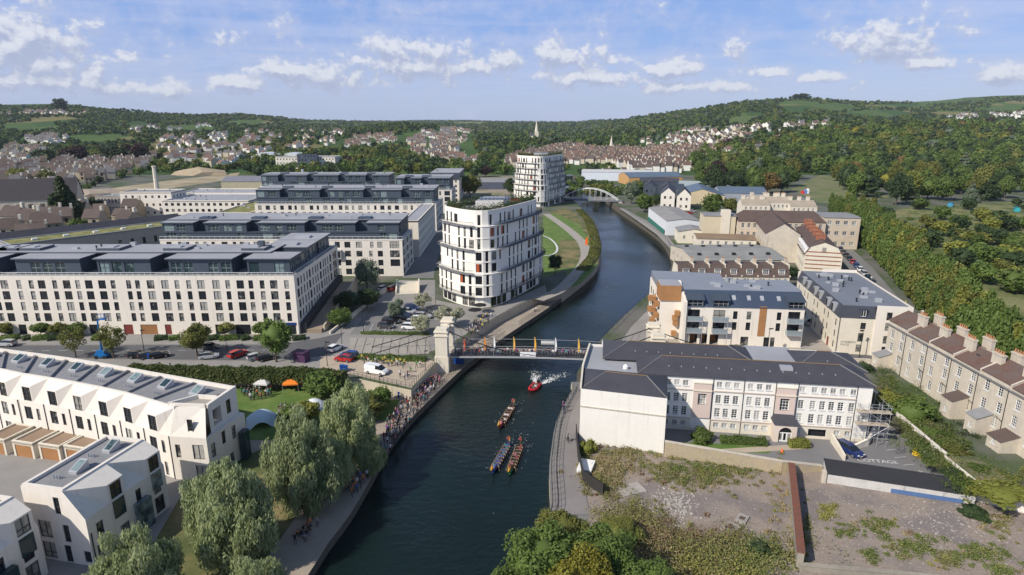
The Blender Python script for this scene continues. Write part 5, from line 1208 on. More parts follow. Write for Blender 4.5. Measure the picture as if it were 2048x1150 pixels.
# ------------------------------------------------------------------ dormer terrace, mills and sheds further up the right bank
def dormer_terrace():
 an = R(-2.2); w = 4.75; loc0 = (50.2, 182.0); names = ['first', 'second', 'third', 'fourth', 'fifth', 'sixth', 'seventh']
 for i in range(7):
  loc = (loc0[0] + math.cos(an) * w * i, loc0[1] + math.sin(an) * w * i)
  r = thing('dormer_house', f'{names[i]} brown-roofed house from the river in the dormer terrace behind the riverside flats', 'house', (*loc, 0), an, 'dormer terrace houses')
  mb = MB(); facade(r, mb, (0, 0), (w, 0), 0, 5.2, [(.6, 3.2, .8, 1.4, 'sash'), (1.5, 3.2, .8, 1.4, 'sash'), (3.3, 3.2, .7, 1.4, 'sash'), (1, .6, 1.6, 1.5, 'sash3'), (3.3, 0, .9, 2.1, 'half')], M_wframe, P_dark); mb.wall((w, 0), (w, 8.5), 0, 5.2); mb.wall((w, 8.5), (0, 8.5), 0, 5.2); mb.wall((0, 8.5), (0, 0), 0, 5.2)
  for x in (0, w): mb.poly([(x, 0, 5.2), (x, 8.5, 5.2), (x, 7, 8.2), (x, 1.6, 8.2)])
  build(mb, 'wall', [M_ashlar2], r)
  q = MB(); q.poly([(0, -.2, 5.1), (w, -.2, 5.1), (w, 1.6, 8.25), (0, 1.6, 8.25)]); q.poly([(0, 1.6, 8.25), (w, 1.6, 8.25), (w, 7, 8.3), (0, 7, 8.3)]); q.poly([(w, 8.7, 5.1), (0, 8.7, 5.1), (0, 7, 8.3), (w, 7, 8.3)]); build(q, 'roof', [M_brntile], r)
  q = MB(); q.prism([(w - .18, -.3), (w + .16, -.3), (w + .16, 8.6), (w - .18, 8.6)], 5.1, [5.6, 5.6, 5.6, 5.6]); q.prism([(w - .16, 1.2), (w + .14, 1.2), (w + .14, 7.2), (w - .16, 7.2)], 5.6, 8.7); build(q, 'party_wall', [M_ashlar2], r)
  chimney(r, w, 4.2, 8.3, 9.7, .7, 1.5, M_ashlar, 2)
  dormer(r, w * .5, .3, 5.75, 1.9, 1.5, 1.4, M_wframe, M_groof, M_wframe, P_dark, 'sash3')
dormer_terrace()
r = gabled('works_shed', 'low grey-roofed industrial shed behind the dormer terrace', 'shed', (61, 203.5), R(2), 32, 27, 5.2, 6.6, M_ashlar, mat('asbestos roof', (.25, .25, .24), .9, .25, .2, 1.5), 'x', (6, 1), (5, 1), 1.6, 1.4, 'two')
for i in range(10): q = MB(); x, y = 3 + (i % 5) * 6, 5 + (i // 5) * 14; q.box(x, x + 1.2, y, y + .8, 6.0, 6.5 + .2); build(q, 'roof_light', [M_dkmetal], r)
M_mill = mat('mill stone', (.56, .47, .37), .9, .12, .3, 3, streak=.2)
r = gabled('mill_building', 'three-storey pale stone mill with brown hipped roof and paired white windows', 'building', (93, 253), R(-8), 34, 13, 11.0, 14.6, M_mill, M_brntile, 'x', (14, 3), (4, 3), 1.15, 1.9, 'sash', 3.0)
r = gabled('mill_tower', 'blank pale stair tower with a flat parapet at the left of the stone mill', 'building', (80, 257), R(-8), 12.8, 11, 12.5, 12.7, mat('tower stone', (.58, .50, .36), .9, .08, .3, 3, streak=.15), M_groof, 'x')
q = MB(); q.box(7, 10.5, -.4, 3, 0, 15.0); build(q, 'stair_shaft', [M_ashlar2], r)
gabled('mill_annexe', 'two-storey pale annexe with brown flat roof in front of the mill tower', 'building', (72, 238), R(-10), 22, 12, 6.4, 7.0, M_ashlar2, mat('rusty roof', (.24, .17, .11), .9, .25), 'x', (7, 2), (4, 2), 1.0, 1.4, 'sash')
gabled('mill_annexe', 'flat grey extension with white windows at the right end of the mill', 'building', (126.5, 250), R(-8), 14, 16, 12.8, 13.1, M_mill, M_groof, 'x', (4, 3), (4, 3), 1.6, 1.5, 'sash')
gabled('stone_hall', 'blank stone hall with steep brown roof, gable towards the mansard terrace', 'building', (93.5, 226), R(-14), 12, 32, 10.5, 14.4, M_ashlar, M_brntile, 'y', (0, 0), (5, 2), .9, 1.5, 'sash')
def mansard_terrace():
 an = R(-18); w = 8.4
 for i in range(5):
  an2 = an + R(90); loc = (98.0 - math.sin(an) * w * i, 203.5 + math.cos(an) * w * i)
  r = thing('mansard_house', ['nearest', 'second', 'third', 'fourth', 'fifth'][i] + ' house of the red-chimneyed mansard terrace along the parked road', 'house', (*loc, 0), an, 'mansard terrace houses')
  mb = MB(); W_ = 11.5
  facade(r, mb, (0, w), (0, 0), 0, 7.2, [(1 + 2.6 * k, z, 1.0, 1.6, 'sash') for k in range(3) for z in (1, 4.4)], M_wframe, P_dark); facade(r, mb, (W_, 0), (W_, w), 0, 7.2, [(1 + 2.6 * k, z, 1.0, 1.6, 'sash') for k in range(3) for z in (1, 4.4)], M_wframe, P_dark)
  mb.wall((0, 0), (W_, 0), 0, 7.2); mb.wall((W_, w), (0, w), 0, 7.2)
  for y in (0, w): mb.poly([(0, y, 7.2), (W_, y, 7.2), (W_ - 1.6, y, 10), (W_ / 2, y, 11.6), (1.6, y, 10)])
  build(mb, 'wall', [M_ashlar2], r)
  q = MB()
  for a, b in (((-.2, 7.0), (1.6, 10.08)), ((1.6, 10.08), (W_ / 2, 11.7)), ((W_ / 2, 11.7), (W_ - 1.6, 10.08)), ((W_ - 1.6, 10.08), (W_ + .2, 7.0))): q.poly([(a[0], w + .05, a[1]), (a[0], -.12, a[1]), (b[0], -.12, b[1]), (b[0], w + .05, b[1])])
  build(q, 'roof', [M_brntile], r)
  for k in range(3):
   y = 1.3 + k * 2.7; q = MB(); q.box(-.1, 1.5, y, y + 1.3, 7.6, 9.4); o = build(q, 'dormer', [M_wframe], r); q = MB(); q.box(-.14, -.1, y + .2, y + 1.1, 7.85, 9.2); build(q, 'pane', [P_dark], o)
  chimney(r, W_ / 2 - .3, w - .2, 10.6, 13.0, 3.0, .8, mat('red brick', (.30, .12, .075), .9, .2), 5)
  if i == 0:
   for z in (1.2, 2.6, 4.0, 5.4, 6.8, 8.2): q = MB(); q.box(.3, W_ - .3, -.05, 0, z, z + .35); build(q, 'brick_band', [mat('red brick', (.34, .12, .07))], r)
   q = MB(); q.box(W_ / 2 - .6, W_ / 2 + .6, -.08, -.05, 8.6, 10.0); build(q, 'gable_window', [P_dark], r)
mansard_terrace()
def mansion():
 r = thing('ruined_mansion', 'rambling pale stone mansion with many tall chimneys below the park trees', 'building', (118, 318, 0), R(-6))
 q = random.Random(3)
 for i, (x, y, w, d, h) in enumerate(((0, 0, 14, 10, 9), (13, 3, 12, 10, 10), (24, 0, 13, 12, 8.5), (6, 9, 20, 10, 9.5))):
  mb = MB(); facade(r, mb, (x, y), (x + w, y), 0, h, wgrid(w, 0, h, int(w / 2.4), 3, .9, 1.5, 'sash'), M_wframe, P_dark); facade(r, mb, (x + w, y), (x + w, y + d), 0, h, [], M_wframe, P_dark); mb.wall((x + w, y + d), (x, y + d), 0, h); mb.wall((x, y + d), (x, y), 0, h)
  for xx in (x, x + w): mb.poly([(xx, y, h), (xx, y + d, h), (xx, y + d / 2, h + 2.8)])
  build(mb, 'wall', [M_ashlar2], r); p = MB(); p.poly([(x, y, h + .08), (x + w, y, h + .08), (x + w, y + d / 2, h + 2.9), (x, y + d / 2, h + 2.9)]); p.poly([(x + w, y + d, h + .08), (x, y + d, h + .08), (x, y + d / 2, h + 2.9), (x + w, y + d / 2, h + 2.9)]); build(p, 'roof', [mat('stone slates', (.34, .29, .23), .9, .25)], r)
  for k in range(3): chimney(r, x + w * (k + .3) / 3, y + d / 2, h + 1.5, h + 4.6, 1.8, .8, M_ashlar2, 3)
mansion()
# sheds and gables by the far bank
r = gabled('white_shed', 'long white-walled shed with grey sheet roof beside the far towpath', 'shed', (70.5, 281), R(-2), 15.5, 46, 6.6, 7.6, mat('white sheet', (.66, .68, .70), .6, .05), mat('grey sheet roof', (.27, .26, .25), .85, .2, .15, 1.2), 'y', (0, 0), (0, 0))
q = MB(); q.box(-.5, -.35, 2, 44, 0, 2.2); build(q, 'green_fence', [mat('green sheet', (.03, .16, .12))], r)
gabled('workshop', 'small cream workshop with stepped front between the white shed and the mill annexe', 'building', (71, 262), R(-8), 13, 12, 5, 6.2, M_ashlar2, M_groof, 'y', (3, 1), (3, 1), 1, 1.4, 'sash')
for i, (x, y, w, d, e, rzz, m, lb) in enumerate(((88, 368, 8, 26, 9.5, 13, M_white, 'nearest white gabled house with a dark roof by the far towpath'), (97, 366, 8, 20, 8.5, 12.5, M_white, 'white gable with black chimney block beside the market hall'), (84, 400, 8, 22, 10, 13.5, M_zinc, 'dark clad gabled block among the white gables'), (94, 398, 9, 20, 9, 12.5, M_zinc, 'dark slate gable behind the white chimney house'), (88, 432, 26, 14, 11, 13, M_zinc, 'long dark roofed flats behind the white gables'))):
 r = gabled('gabled_house', lb, 'house', (x, y), R(-14), w, d, e, rzz, m, M_slate, 'y' if i < 4 else 'x', (2, 2), (5, 3), 1.2, 1.6, 'half', 0, M_dframe)
 if i == 1: q = MB(); q.box(.3, 3.6, 2, 6, 9, 15); build(q, 'stair_block', [M_zinc], r)
M_blroof = mat('blue sheet roof', (.13, .175, .23), .5, .1, .1, 1, metal=.2)
gabled('market_hall', 'wide blue-roofed hall with cream walls and gable to the car park', 'warehouse', (106, 396), R(-12), 28, 40, 5.5, 9.5, mat('cream sheet', (.55, .46, .30), .7, .08), M_blroof, 'y', (0, 0), (8, 1), 1.2, 1.6)
gabled('market_hall', 'right-hand blue-roofed hall with red sign towards the park trees', 'warehouse', (136, 408), R(-8), 30, 26, 5.5, 8.5, mat('grey sheet', (.3, .32, .36), .6), M_blroof, 'x', (0, 0))
gabled('market_hall', 'pale green-grey roofed hall behind the blue roofs', 'warehouse', (112, 446), R(-10), 44, 24, 6, 9, mat('pale sheet', (.5, .52, .5), .6), mat('pale green roof', (.32, .37, .37), .6, .1), 'x')
gabled('warehouse', 'low long grey warehouse on waste ground left of the far tower', 'warehouse', (-32, 482), R(0), 72, 30, 5.5, 7.2, mat('blue grey sheet', (.09, .10, .14), .6), mat('grey warehouse roof', (.24, .24, .25), .8, .15), 'x')
gabled('warehouse', 'long white-walled store right of the far tower', 'warehouse', (62, 560), R(-9), 62, 26, 7.5, 9, mat('white store wall', (.62, .66, .72), .6, .05), mat('pale store roof', (.5, .5, .5), .8), 'x')
gabled('warehouse', 'blue-roofed depot with orange end wall beyond the arched bridge', 'warehouse', (96, 515), R(8), 46, 28, 6.5, 9.5, mat('orange sheet', (.50, .29, .12), .7), M_blroof, 'x')
for i, (x, y, w, d, e, rzz) in enumerate(((-224, 482, 44, 26, 6, 9), (-186, 520, 36, 22, 6, 9))):
 gabled('warehouse', ('grey-roofed cream warehouse left of the dark glass roofs', 'dark green end warehouse with a silver flue behind the apartment rows')[i], 'warehouse', (x, y), R(6), w, d, e, rzz, mat('buff sheet', (.46, .41, .28), .7), mat('dull grey roof', (.20, .20, .23), .7, .15), 'x')
q = MB(); q.tube((0, 0, 0), (0, 0, 13), 1.1, 1.1, 12); o = tag(build(q, 'silver_flue', [mat('silver', (.6, .62, .64), .35, metal=.5)], None, (-172, 517, 0)), 'shiny silver cylindrical flue rising behind the dark glass penthouse', 'flue')
# mid-distance left: offices, green roofs, church
plain_block('office_block', 'white four-storey office with small square windows left of the flats', 'building', -214, -186, 340, 16, 13, M_white, M_groof, 2, 3.6, 3, 1.2, 1.4)
plain_block('office_block', 'gridded two-storey sixties office beside the white office', 'building', -236, -215, 352, 14, 9.5, mat('concrete', (.42, .39, .35)), M_groof, 3, 1.9, 2, 1.3, 2.6, True, M_wframe, 0, 'grid')
plain_block('school_block', 'low white flat-roofed school with square windows', 'building', -186, -140, 330, 34, 9.5, M_white, M_zroof, 7, 3.2, 3, 1.6, 1.5)
plain_block('school_block', 'white lower school wing with pale flat roof behind the white office', 'building', -200, -150, 372, 26, 9, M_white, M_zroof, 8, 3.4, 2, 1.6, 1.5)
plain_block('sedum_block', 'white block with green sedum roof left of the third penthouse row', 'building', -140, -124, 292, 50, 8.5, M_white, M_greenroof, 9, 2.6, 3, 1.0, 1.6)
r = thing('sedum_hall', 'long grey hall with mossy green roof behind the long cream apartment block', 'building', (-176, 214, 0), R(52)); mb = MB(); facade(r, mb, (0, 0), (62, 0), 0, 8.5, [(34 + 4.4 * i, 2.6, 1.2, 2.6, 'half') for i in range(6)], M_dframe, P_dark); mb.wall((62, 0), (62, 14), 0, 8.5); mb.wall((62, 14), (0, 14), 0, 8.5); mb.wall((0, 14), (0, 0), 0, 8.5); build(mb, 'wall', [mat('grey brick', (.34, .31, .28), .9, .1)], r); flat_roof(r, 0, 62, 0, 14, 8.3, M_greenroof, M_ltmetal, .4)
for i in range(5): q = MB(); x = 8 + 10 * i; q.box(x, x + 1.8, 6, 7.2, 8.3, 8.9); build(q, 'roof_light', [M_wframe], r)
gabled('long_shed', 'dark slate-roofed long shed with stone gable behind the sedum roof', 'shed', (-189, 226), R(52), 66, 10, 6, 10, M_ashlar2, M_slate, 'x')
def old_church():
 r = thing('stone_church', 'large stone church with steep dark roof at the left edge', 'church', (-275, 318, 0), R(22))
 mb = MB(); facade(r, mb, (0, 0), (44, 0), 0, 11, [(2 + 5.2 * i, 3, 1.6, 5.5, 'three') for i in range(8)], M_ashlar2, P_dark); mb.wall((44, 0), (44, 16), 0, 11); mb.wall((44, 16), (0, 16), 0, 11); mb.wall((0, 16), (0, 0), 0, 11); mb.poly([(44, 0, 11), (44, 16, 11), (44, 8, 21)])
 for i in range(9): mb.box(.8 + 5.2 * i, 1.5 + 5.2 * i, -.9, 0, 0, 8.5)
 build(mb, 'wall', [M_ashlar], r); q = MB(); q.poly([(-.3, -.4, 10.7), (44.4, -.4, 10.7), (44.4, 8, 21.2), (6, 8, 21.2)]); q.poly([(44.4, 16.4, 10.7), (-.3, 16.4, 10.7), (6, 8, 21.2), (44.4, 8, 21.2)]); q.poly([(-.3, 16.4, 10.7), (-.3, -.4, 10.7), (6, 8, 21.2)]); build(q, 'roof', [mat('church slate', (.045, .04, .045), .7, .2)], r)
old_church()
q = MB(); q.tube((0, 0, 0), (0, 0, 20), 1.8, 1.2, 8); q.tube((0, 0, 20), (0, 0, 20.8), 1.5, 1.5, 8); tag(build(q, 'brick_chimney', [M_ashlar2], None, (*G(316, 392), 0)), 'tall pale brick factory chimney on the waste ground', 'chimney')
# ------------------------------------------------------------------ suspension bridge
def lerp3(a, b, t): return tuple(x + (y - x) * t for x, y in zip(a, b))
BA, BB = Vector((-13.6, 129.6)), Vector((29.6, 126.0))
def suspension_bridge():
 r = thing('suspension_bridge', 'old stone-towered chain suspension bridge crowded with spectators over the river', 'bridge', (BA.x, BA.y, 0))
 d = (BB - BA); L = d.length; d.normalize(); n = Vector((-d.y, d.x)); an = math.atan2(d.y, d.x); r.rotation_euler = (0, 0, an)
 wdt = 2.5
 camber = lambda x: .55 + .5 * math.sin(math.pi * min(max(x / L, 0), 1))
 N = 24; xs = [L * i / N for i in range(N + 1)]
 mb = MB()
 for a, b in zip(xs, xs[1:]):
  mb.poly([(a, -wdt, camber(a)), (b, -wdt, camber(b)), (b, wdt, camber(b)), (a, wdt, camber(a))]); mb.poly([(a, wdt, camber(a) - .35), (b, wdt, camber(b) - .35), (b, -wdt, camber(b) - .35), (a, -wdt, camber(a) - .35)])
 build(mb, 'deck', [mat('bridge deck', (.13, .13, .14))], r)
 for s in (-1, 1):
  mb = MB()
  for a, b in zip(xs, xs[1:]): y0 = s * wdt; mb.prism([(a, y0 - .08), (b, y0 - .08), (b, y0 + .08), (a, y0 + .08)], [camber(a) - .3, camber(b) - .3, camber(b) - .3, camber(a) - .3], [camber(a) + .04, camber(b) + .04, camber(b) + .04, camber(a) + .04], 0, 0, True, True)
  build(mb, 'deck_edge', [M_ltmetal], r)
  mb = MB(); railing(mb, [(x, s * wdt, camber(x) + .1) for x in xs], 0, 1.15, .35, .022); build(mb, 'parapet_railing', [M_dkmetal], r)
  mb = MB(); mb.path([(x, s * (wdt - .15), camber(x) + 2.3) for x in xs], .035, 4); build(mb, 'hand_cable', [M_ltmetal], r)
  top = 6.5
  ch = lambda t: top - (top - 1.4) * (1 - (1 - t) ** 2)
  for side in (0, 1):
   P = lambda t: ((L * .5 * t) if side == 0 else (L - L * .5 * t), s * (wdt + .05), ch(t))
   pts = [P(i / 14) for i in range(15)]
   mb = MB(); mb.path(pts, .11, 5); build(mb, 'chain', [M_dkmetal], r)
   for i in range(1, 13):
    a = pts[i]; xx = a[0] + (1.8 if side == 0 else -1.8); mb = MB(); mb.tube(a, (xx, s * wdt, camber(xx)), .03, n=4); build(mb, 'hanger', [M_dkmetal], r)
   ex = -19 if side == 0 else L + 19; bx = 0 if side == 0 else L
   mb = MB(); mb.tube((bx, s * (wdt + .05), top), (ex, s * (wdt + .6), .1), .11, n=5); build(mb, 'backstay', [M_dkmetal], r)
   for i in range(1, 7):
    t = i / 8; a = lerp3((bx, s * (wdt + .05), top), (ex, s * (wdt + .6), .1), t); mb = MB(); xx = a[0] + (-1.5 if side == 0 else 1.5) * -1; mb.tube(a, (xx, a[1], .15), .03, n=4); build(mb, 'hanger', [M_dkmetal], r)
 for bx in (-1.2, L + 1.2):
  for s in (-1, 1):
   mb = MB(); y = s * (wdt + 1.1); h = 6.6
   mb.prism([(bx - 1.5, y - 1.15), (bx + 1.5, y - 1.15), (bx + 1.5, y + 1.15), (bx - 1.5, y + 1.15)], -2.4, 1.2)
   k = len(mb.v); a, b = 1.35, 1.1
   mb.prism([(bx - 1.3, y - 1.0), (bx + 1.3, y - 1.0), (bx + 1.3, y + 1.0), (bx - 1.3, y + 1.0)], 1.2, h - .8)
   mb.box(bx - 1.5, bx + 1.5, y - 1.2, y + 1.2, h - .8, h - .45); mb.box(bx - 1.35, bx + 1.35, y - 1.05, y + 1.05, h - .45, h + .1); mb.box(bx - 1.55, bx + 1.55, y - 1.25, y + 1.25, h + .1, h + .35)
   mb.prism([(bx - 1.2, y - .9), (bx + 1.2, y - .9), (bx + 1.2, y + .9), (bx - 1.2, y + .9)], h + .35, h + .9); build(mb, 'tower', [M_ashlar2], r)
  mb = MB(); mb.box(bx - .7, bx + .7, -wdt - .3, wdt + .3, 5.6, 6.2); build(mb, 'tower_arch', [M_ashlar2], r)
 return r, an
bridge, bridge_an = suspension_bridge()
BL = (BB - BA).length
def on_bridge(x, y, dz=0.0):
 d = (BB - BA).normalized(); n = Vector((-d.y, d.x)); return (BA.x + d.x * x + n.x * y, BA.y + d.y * x + n.y * y, .55 + .5 * math.sin(math.pi * min(max(x / BL, 0), 1)) + dz)
# feather flags along the bridge
fl = [(932, 'red', (.55, .10, .04)), (970, 'orange', (.75, .25, .02)), (987, 'white', (.8, .8, .8)), (1023, 'amber', (.8, .42, .05)), (1061, 'golden', (.8, .40, .04)), (1098, 'white', (.8, .8, .82)), (1139, 'yellow-orange', (.78, .45, .06)), (1181, 'white', (.8, .8, .8))]
for i, (u, cn, c) in enumerate(fl):
 x = (u - 905) / (1262 - 905.0) * BL * .985; p = on_bridge(x, -2.2)
 r = thing('feather_flag', f'{cn} feather flag on the bridge, {["first", "second", "third", "fourth", "fifth", "sixth", "seventh", "eighth"][i]} from the left tower', 'flag', p, bridge_an, 'feather flags on the bridge')
 mb = MB(); mb.tube((0, 0, 0), (0, 0, 4.6), .035, .02, 5); build(mb, 'pole', [M_ltmetal], r)
 mb = MB(); pr = [(0, 1.2), (.30, 1.5), (.40, 2.4), (.34, 3.4), (.18, 4.3), (0, 4.6)]
 for (a, z0), (b, z1) in zip(pr, pr[1:]): mb.prism([(0, -.01), (a, .05 * math.sin(z0)), (a, .02 + .05 * math.sin(z0)), (0, .012)], z0, [z1, z1, z1, z1]) if False else mb.poly([(.02, 0, z0), (a + .02, .06 * math.sin(z0 * 2), z0), (b + .02, .06 * math.sin(z1 * 2), z1), (.02, 0, z1)])
 build(mb, 'cloth', [mat(f'flag {cn}', c, .8, .05)], r)
p = on_bridge(BL * .36, -2.6, .05); q = MB(); q.box(0, 3.4, -.02, .02, .1, 1.15); o = tag(build(q, 'banner', [mat('banner white', (.75, .75, .76))], None, p, bridge_an), 'white printed banner tied to the bridge railing', 'banner')
for k in range(3): q = MB(); q.obox((.5 + k * .8, -.03), (1.2 + k * .9, -.03), .01, .3 + .15 * (k % 2), .5 + .2 * (k % 2)); build(q, 'print', [mat('banner print', (.25, .25, .3))], o)
p = on_bridge(BL * .46, 2.7, .9); r = thing('slatted_sign', 'white slatted sign frame on the far side of the bridge', 'sign', p, bridge_an)
for k in range(3): q = MB(); q.box(0, 3.0, -.03, .03, .1 + k * .35, .35 + k * .35); build(q, 'slat', [M_wframe], r)
for k in range(5): q = MB(); q.box(.1 + .7 * k, .16 + .7 * k, -.05, .05, 0, 1.2); build(q, 'post', [M_wframe], r)
p = G(918, 724, ZT); q = MB(); q.box(-1.1, 1.1, -1.1, 1.1, 0, 2.2); q.box(-1.2, 1.2, -1.2, 1.2, 2.2, 2.4); tag(build(q, 'blue_cabin', [mat('blue plastic', (.01, .07, .30), .45)], None, (*p, ZT)), 'bright blue portable cabin under the left end of the bridge', 'cabin')

# arched footbridge far up the river
def arch_bridge():
 a, b = Vector(G(1124, 398, 1)), Vector(G(1236, 402, 1)); d = b - a; L = d.length
 r = thing('arch_bridge', 'white bowstring arch footbridge over the river beside the far tower', 'bridge', (a.x, a.y, 0), math.atan2(d.y, d.x))
 mb = MB(); mb.box(-3, L + 3, -2.4, 2.4, .6, 1.7); build(mb, 'deck', [mat('arch deck', (.16, .17, .19))], r)
 for s in (-1, 1):
  pts = [(L * i / 20, s * 2.3, 1.6 + 7.0 * (1 - (2 * i / 20 - 1) ** 2)) for i in range(21)]
  mb = MB(); mb.path(pts, .22, 6); build(mb, 'arch', [M_wframe], r)
  for i in range(2, 19, 2): mb = MB(); mb.tube(pts[i], (pts[i][0], s * 2.3, 1.5), .1, n=5); build(mb, 'hanger', [M_wframe], r)
  mb = MB(); railing(mb, [(0, s * 2.4), (L, s * 2.4)], 1.7, 1.1, 1.2, .03); build(mb, 'railing', [M_wframe], r)
 for x in (-2, L + 2): mb = MB(); mb.box(x - 1.2, x + 1.2, -2.8, 2.8, ZW - 2, .6); build(mb, 'abutment', [M_stone], r)
arch_bridge()

# ------------------------------------------------------------------ walls, rails and fences
def rail_thing(label, pts, z, h=1.1, step=1.0, m=None, name='railing', zlist=None):
 o = pts[0]; r = thing(name, label, 'railing', (o[0], o[1], z)); P = [(p[0] - o[0], p[1] - o[1]) for p in pts]
 acc = 0
 mb = MB()
 for a, b in zip(P, P[1:]): mb.tube((*a, h), (*b, h), .04, n=4)
 build(mb, 'top_rail', [m or M_dkmetal], r)
 mb = MB()
 for a, b in zip(P, P[1:]): mb.tube((*a, h * .5), (*b, h * .5), .025, n=4)
 build(mb, 'mid_rail', [m or M_dkmetal], r)
 me = None
 for a, b in zip(P, P[1:]):
  L = math.hypot(b[0] - a[0], b[1] - a[1]); k = max(1, int(L / step))
  for i in range(k):
   t = i / k
   if me is None: q = MB(); q.tube((0, 0, 0), (0, 0, h), .04, n=5); me = q.mesh('post', [m or M_dkmetal])
   link('post', me, r, (a[0] + (b[0] - a[0]) * t, a[1] + (b[1] - a[1]) * t, 0))
def offset_line(pts, o):
 out = []
 for i, p in enumerate(pts):
  a, b = pts[max(i - 1, 0)], pts[min(i + 1, len(pts) - 1)]; d = Vector((b[0] - a[0], b[1] - a[1])).normalized(); out.append((p[0] - d.y * o, p[1] + d.x * o))
 return out
rail_thing('dark railing along the sandy plaza above the towpath', [G(700, 750), G(820, 777), G(880, 720)], 0)
lw = [p for p in RL if 118 < p[1] < 150]; rail_thing('black railing at the water edge below the bridge', offset_line(lw, .5), ZT)
lw = [p for p in RL if 152 < p[1] < 178]; rail_thing('brown railing on the bank beyond the bridge', offset_line(lw, .5), ZT, 1.3, .9)
rw = [p for p in RR if 74 < p[1] < 117]; rail_thing('inner railing of the curved right-bank path', offset_line(rw, -1.1), ZR, 1.2, 1.1); rail_thing('outer railing of the curved right-bank path above the water', offset_line(rw, -.35), ZR, 1.0, 1.4)
rw = [p for p in RR if 125 < p[1] < 420]; rail_thing('long railing along the far right towpath', offset_line(rw, -.6), 0, 1.1, 4.0)
lw = [p for p in RL if 190 < p[1] < 330]; rail_thing('dark railing round the park bank', offset_line(lw, .6), 0, 1.0, 3.0)
def wall_thing(label, pts, z, h, w, m, cap=None, cat='wall', name='wall', hs=None):
 o = pts[0]; r = thing(name, label, cat, (o[0], o[1], z)); P = [(p[0] - o[0], p[1] - o[1]) for p in pts]; mb = MB(); cp = MB(); hs = hs or [h] * len(pts)
 for i, (a, b) in enumerate(zip(P, P[1:])):
  dx, dy = b[0] - a[0], b[1] - a[1]; Ln = math.hypot(dx, dy); nx, ny = -dy / Ln * w / 2, dx / Ln * w / 2
  mb.prism([(a[0] - nx, a[1] - ny), (b[0] - nx, b[1] - ny), (b[0] + nx, b[1] + ny), (a[0] + nx, a[1] + ny)], 0, [hs[i], hs[i + 1], hs[i + 1], hs[i]])
  k = 1.25; cp.prism([(a[0] - nx * k, a[1] - ny * k), (b[0] - nx * k, b[1] - ny * k), (b[0] + nx * k, b[1] + ny * k), (a[0] + nx * k, a[1] + ny * k)], [hs[i] + .003, hs[i + 1] + .003, hs[i + 1] + .003, hs[i] + .003], [hs[i] + .12, hs[i + 1] + .12, hs[i + 1] + .12, hs[i] + .12], 0, 0, True, True)
 build(mb, 'wall_body', [m], r); build(cp, 'coping', [cap or m], r); return r
M_rubwall = mat('rubble stone wall', (.46, .38, .25), .95, .3, .8, 5, .8, rgb2=(.36, .30, .22), bscale=4)
wall_thing('pale rubble stone garden wall in front of the white building', [G(1328, 912, ZR), G(1440, 928, ZR), G(1562, 946, ZR), G(1642, 943, ZR)], ZR, 2.2, .5, M_rubwall, M_ashlar, hs=[2.6, 2.3, 2.0, 1.0])
wall_thing('dividing wall with red brick coping across the vacant lot', [G(1580, 950, ZR), G(1588, 1030, ZR), G(1598, 1138, ZR)], ZR, 2.2, .75, mat('grey block wall', (.30, .27, .22), .9, .25), mat('red brick coping', (.22, .085, .055), .9, .3, 1.5, 7, .6, rgb2=(.15, .07, .05)), hs=[2.0, 2.1, 2.2])
wall_thing('grey block wall at the near end of the vacant lot', [G(1598, 1140, ZR), G(1800, 1158, ZR), G(2100, 1190, ZR)], ZR, .8, .5, mat('grey block wall', (.3, .27, .22)))
wall_thing('tall white garden wall below the stone terrace', [G(1738, 800, ZR), G(1800, 862, ZR), G(1886, 940, ZR)], ZR, 2.4, .3, M_white, hs=[2.6, 2.7, 2.8])
wall_thing('white rendered boundary wall beyond the long shed', [G(1945, 1000, ZR), G(2040, 1024, ZR), G(2160, 1055, ZR)], ZR, 2.3, .3, M_white, hs=[2.0, 2.4, 2.4])
wall_thing('white sloping ramp wall beside the scaffold', [G(1690, 905, ZR), G(1735, 892, ZR), G(1752, 858, ZR)], ZR, 1.4, .3, M_cream, hs=[.5, 1.3, 1.6])
wall_thing('short pale wall at the left of the blue parked car', [G(1662, 884, ZR), G(1688, 922, ZR)], ZR, 1.1, .3, M_ashlar2, hs=[1.5, .9])
wall_thing('dark boarded fence between the right-bank path and the lot', [G(1152, 868, ZR), G(1156, 915, ZR), G(1166, 965, ZR), G(1206, 992, ZR)], ZR, 1.8, .12, mat('dark boards', (.035, .033, .032)), None, 'fence', 'board_fence')
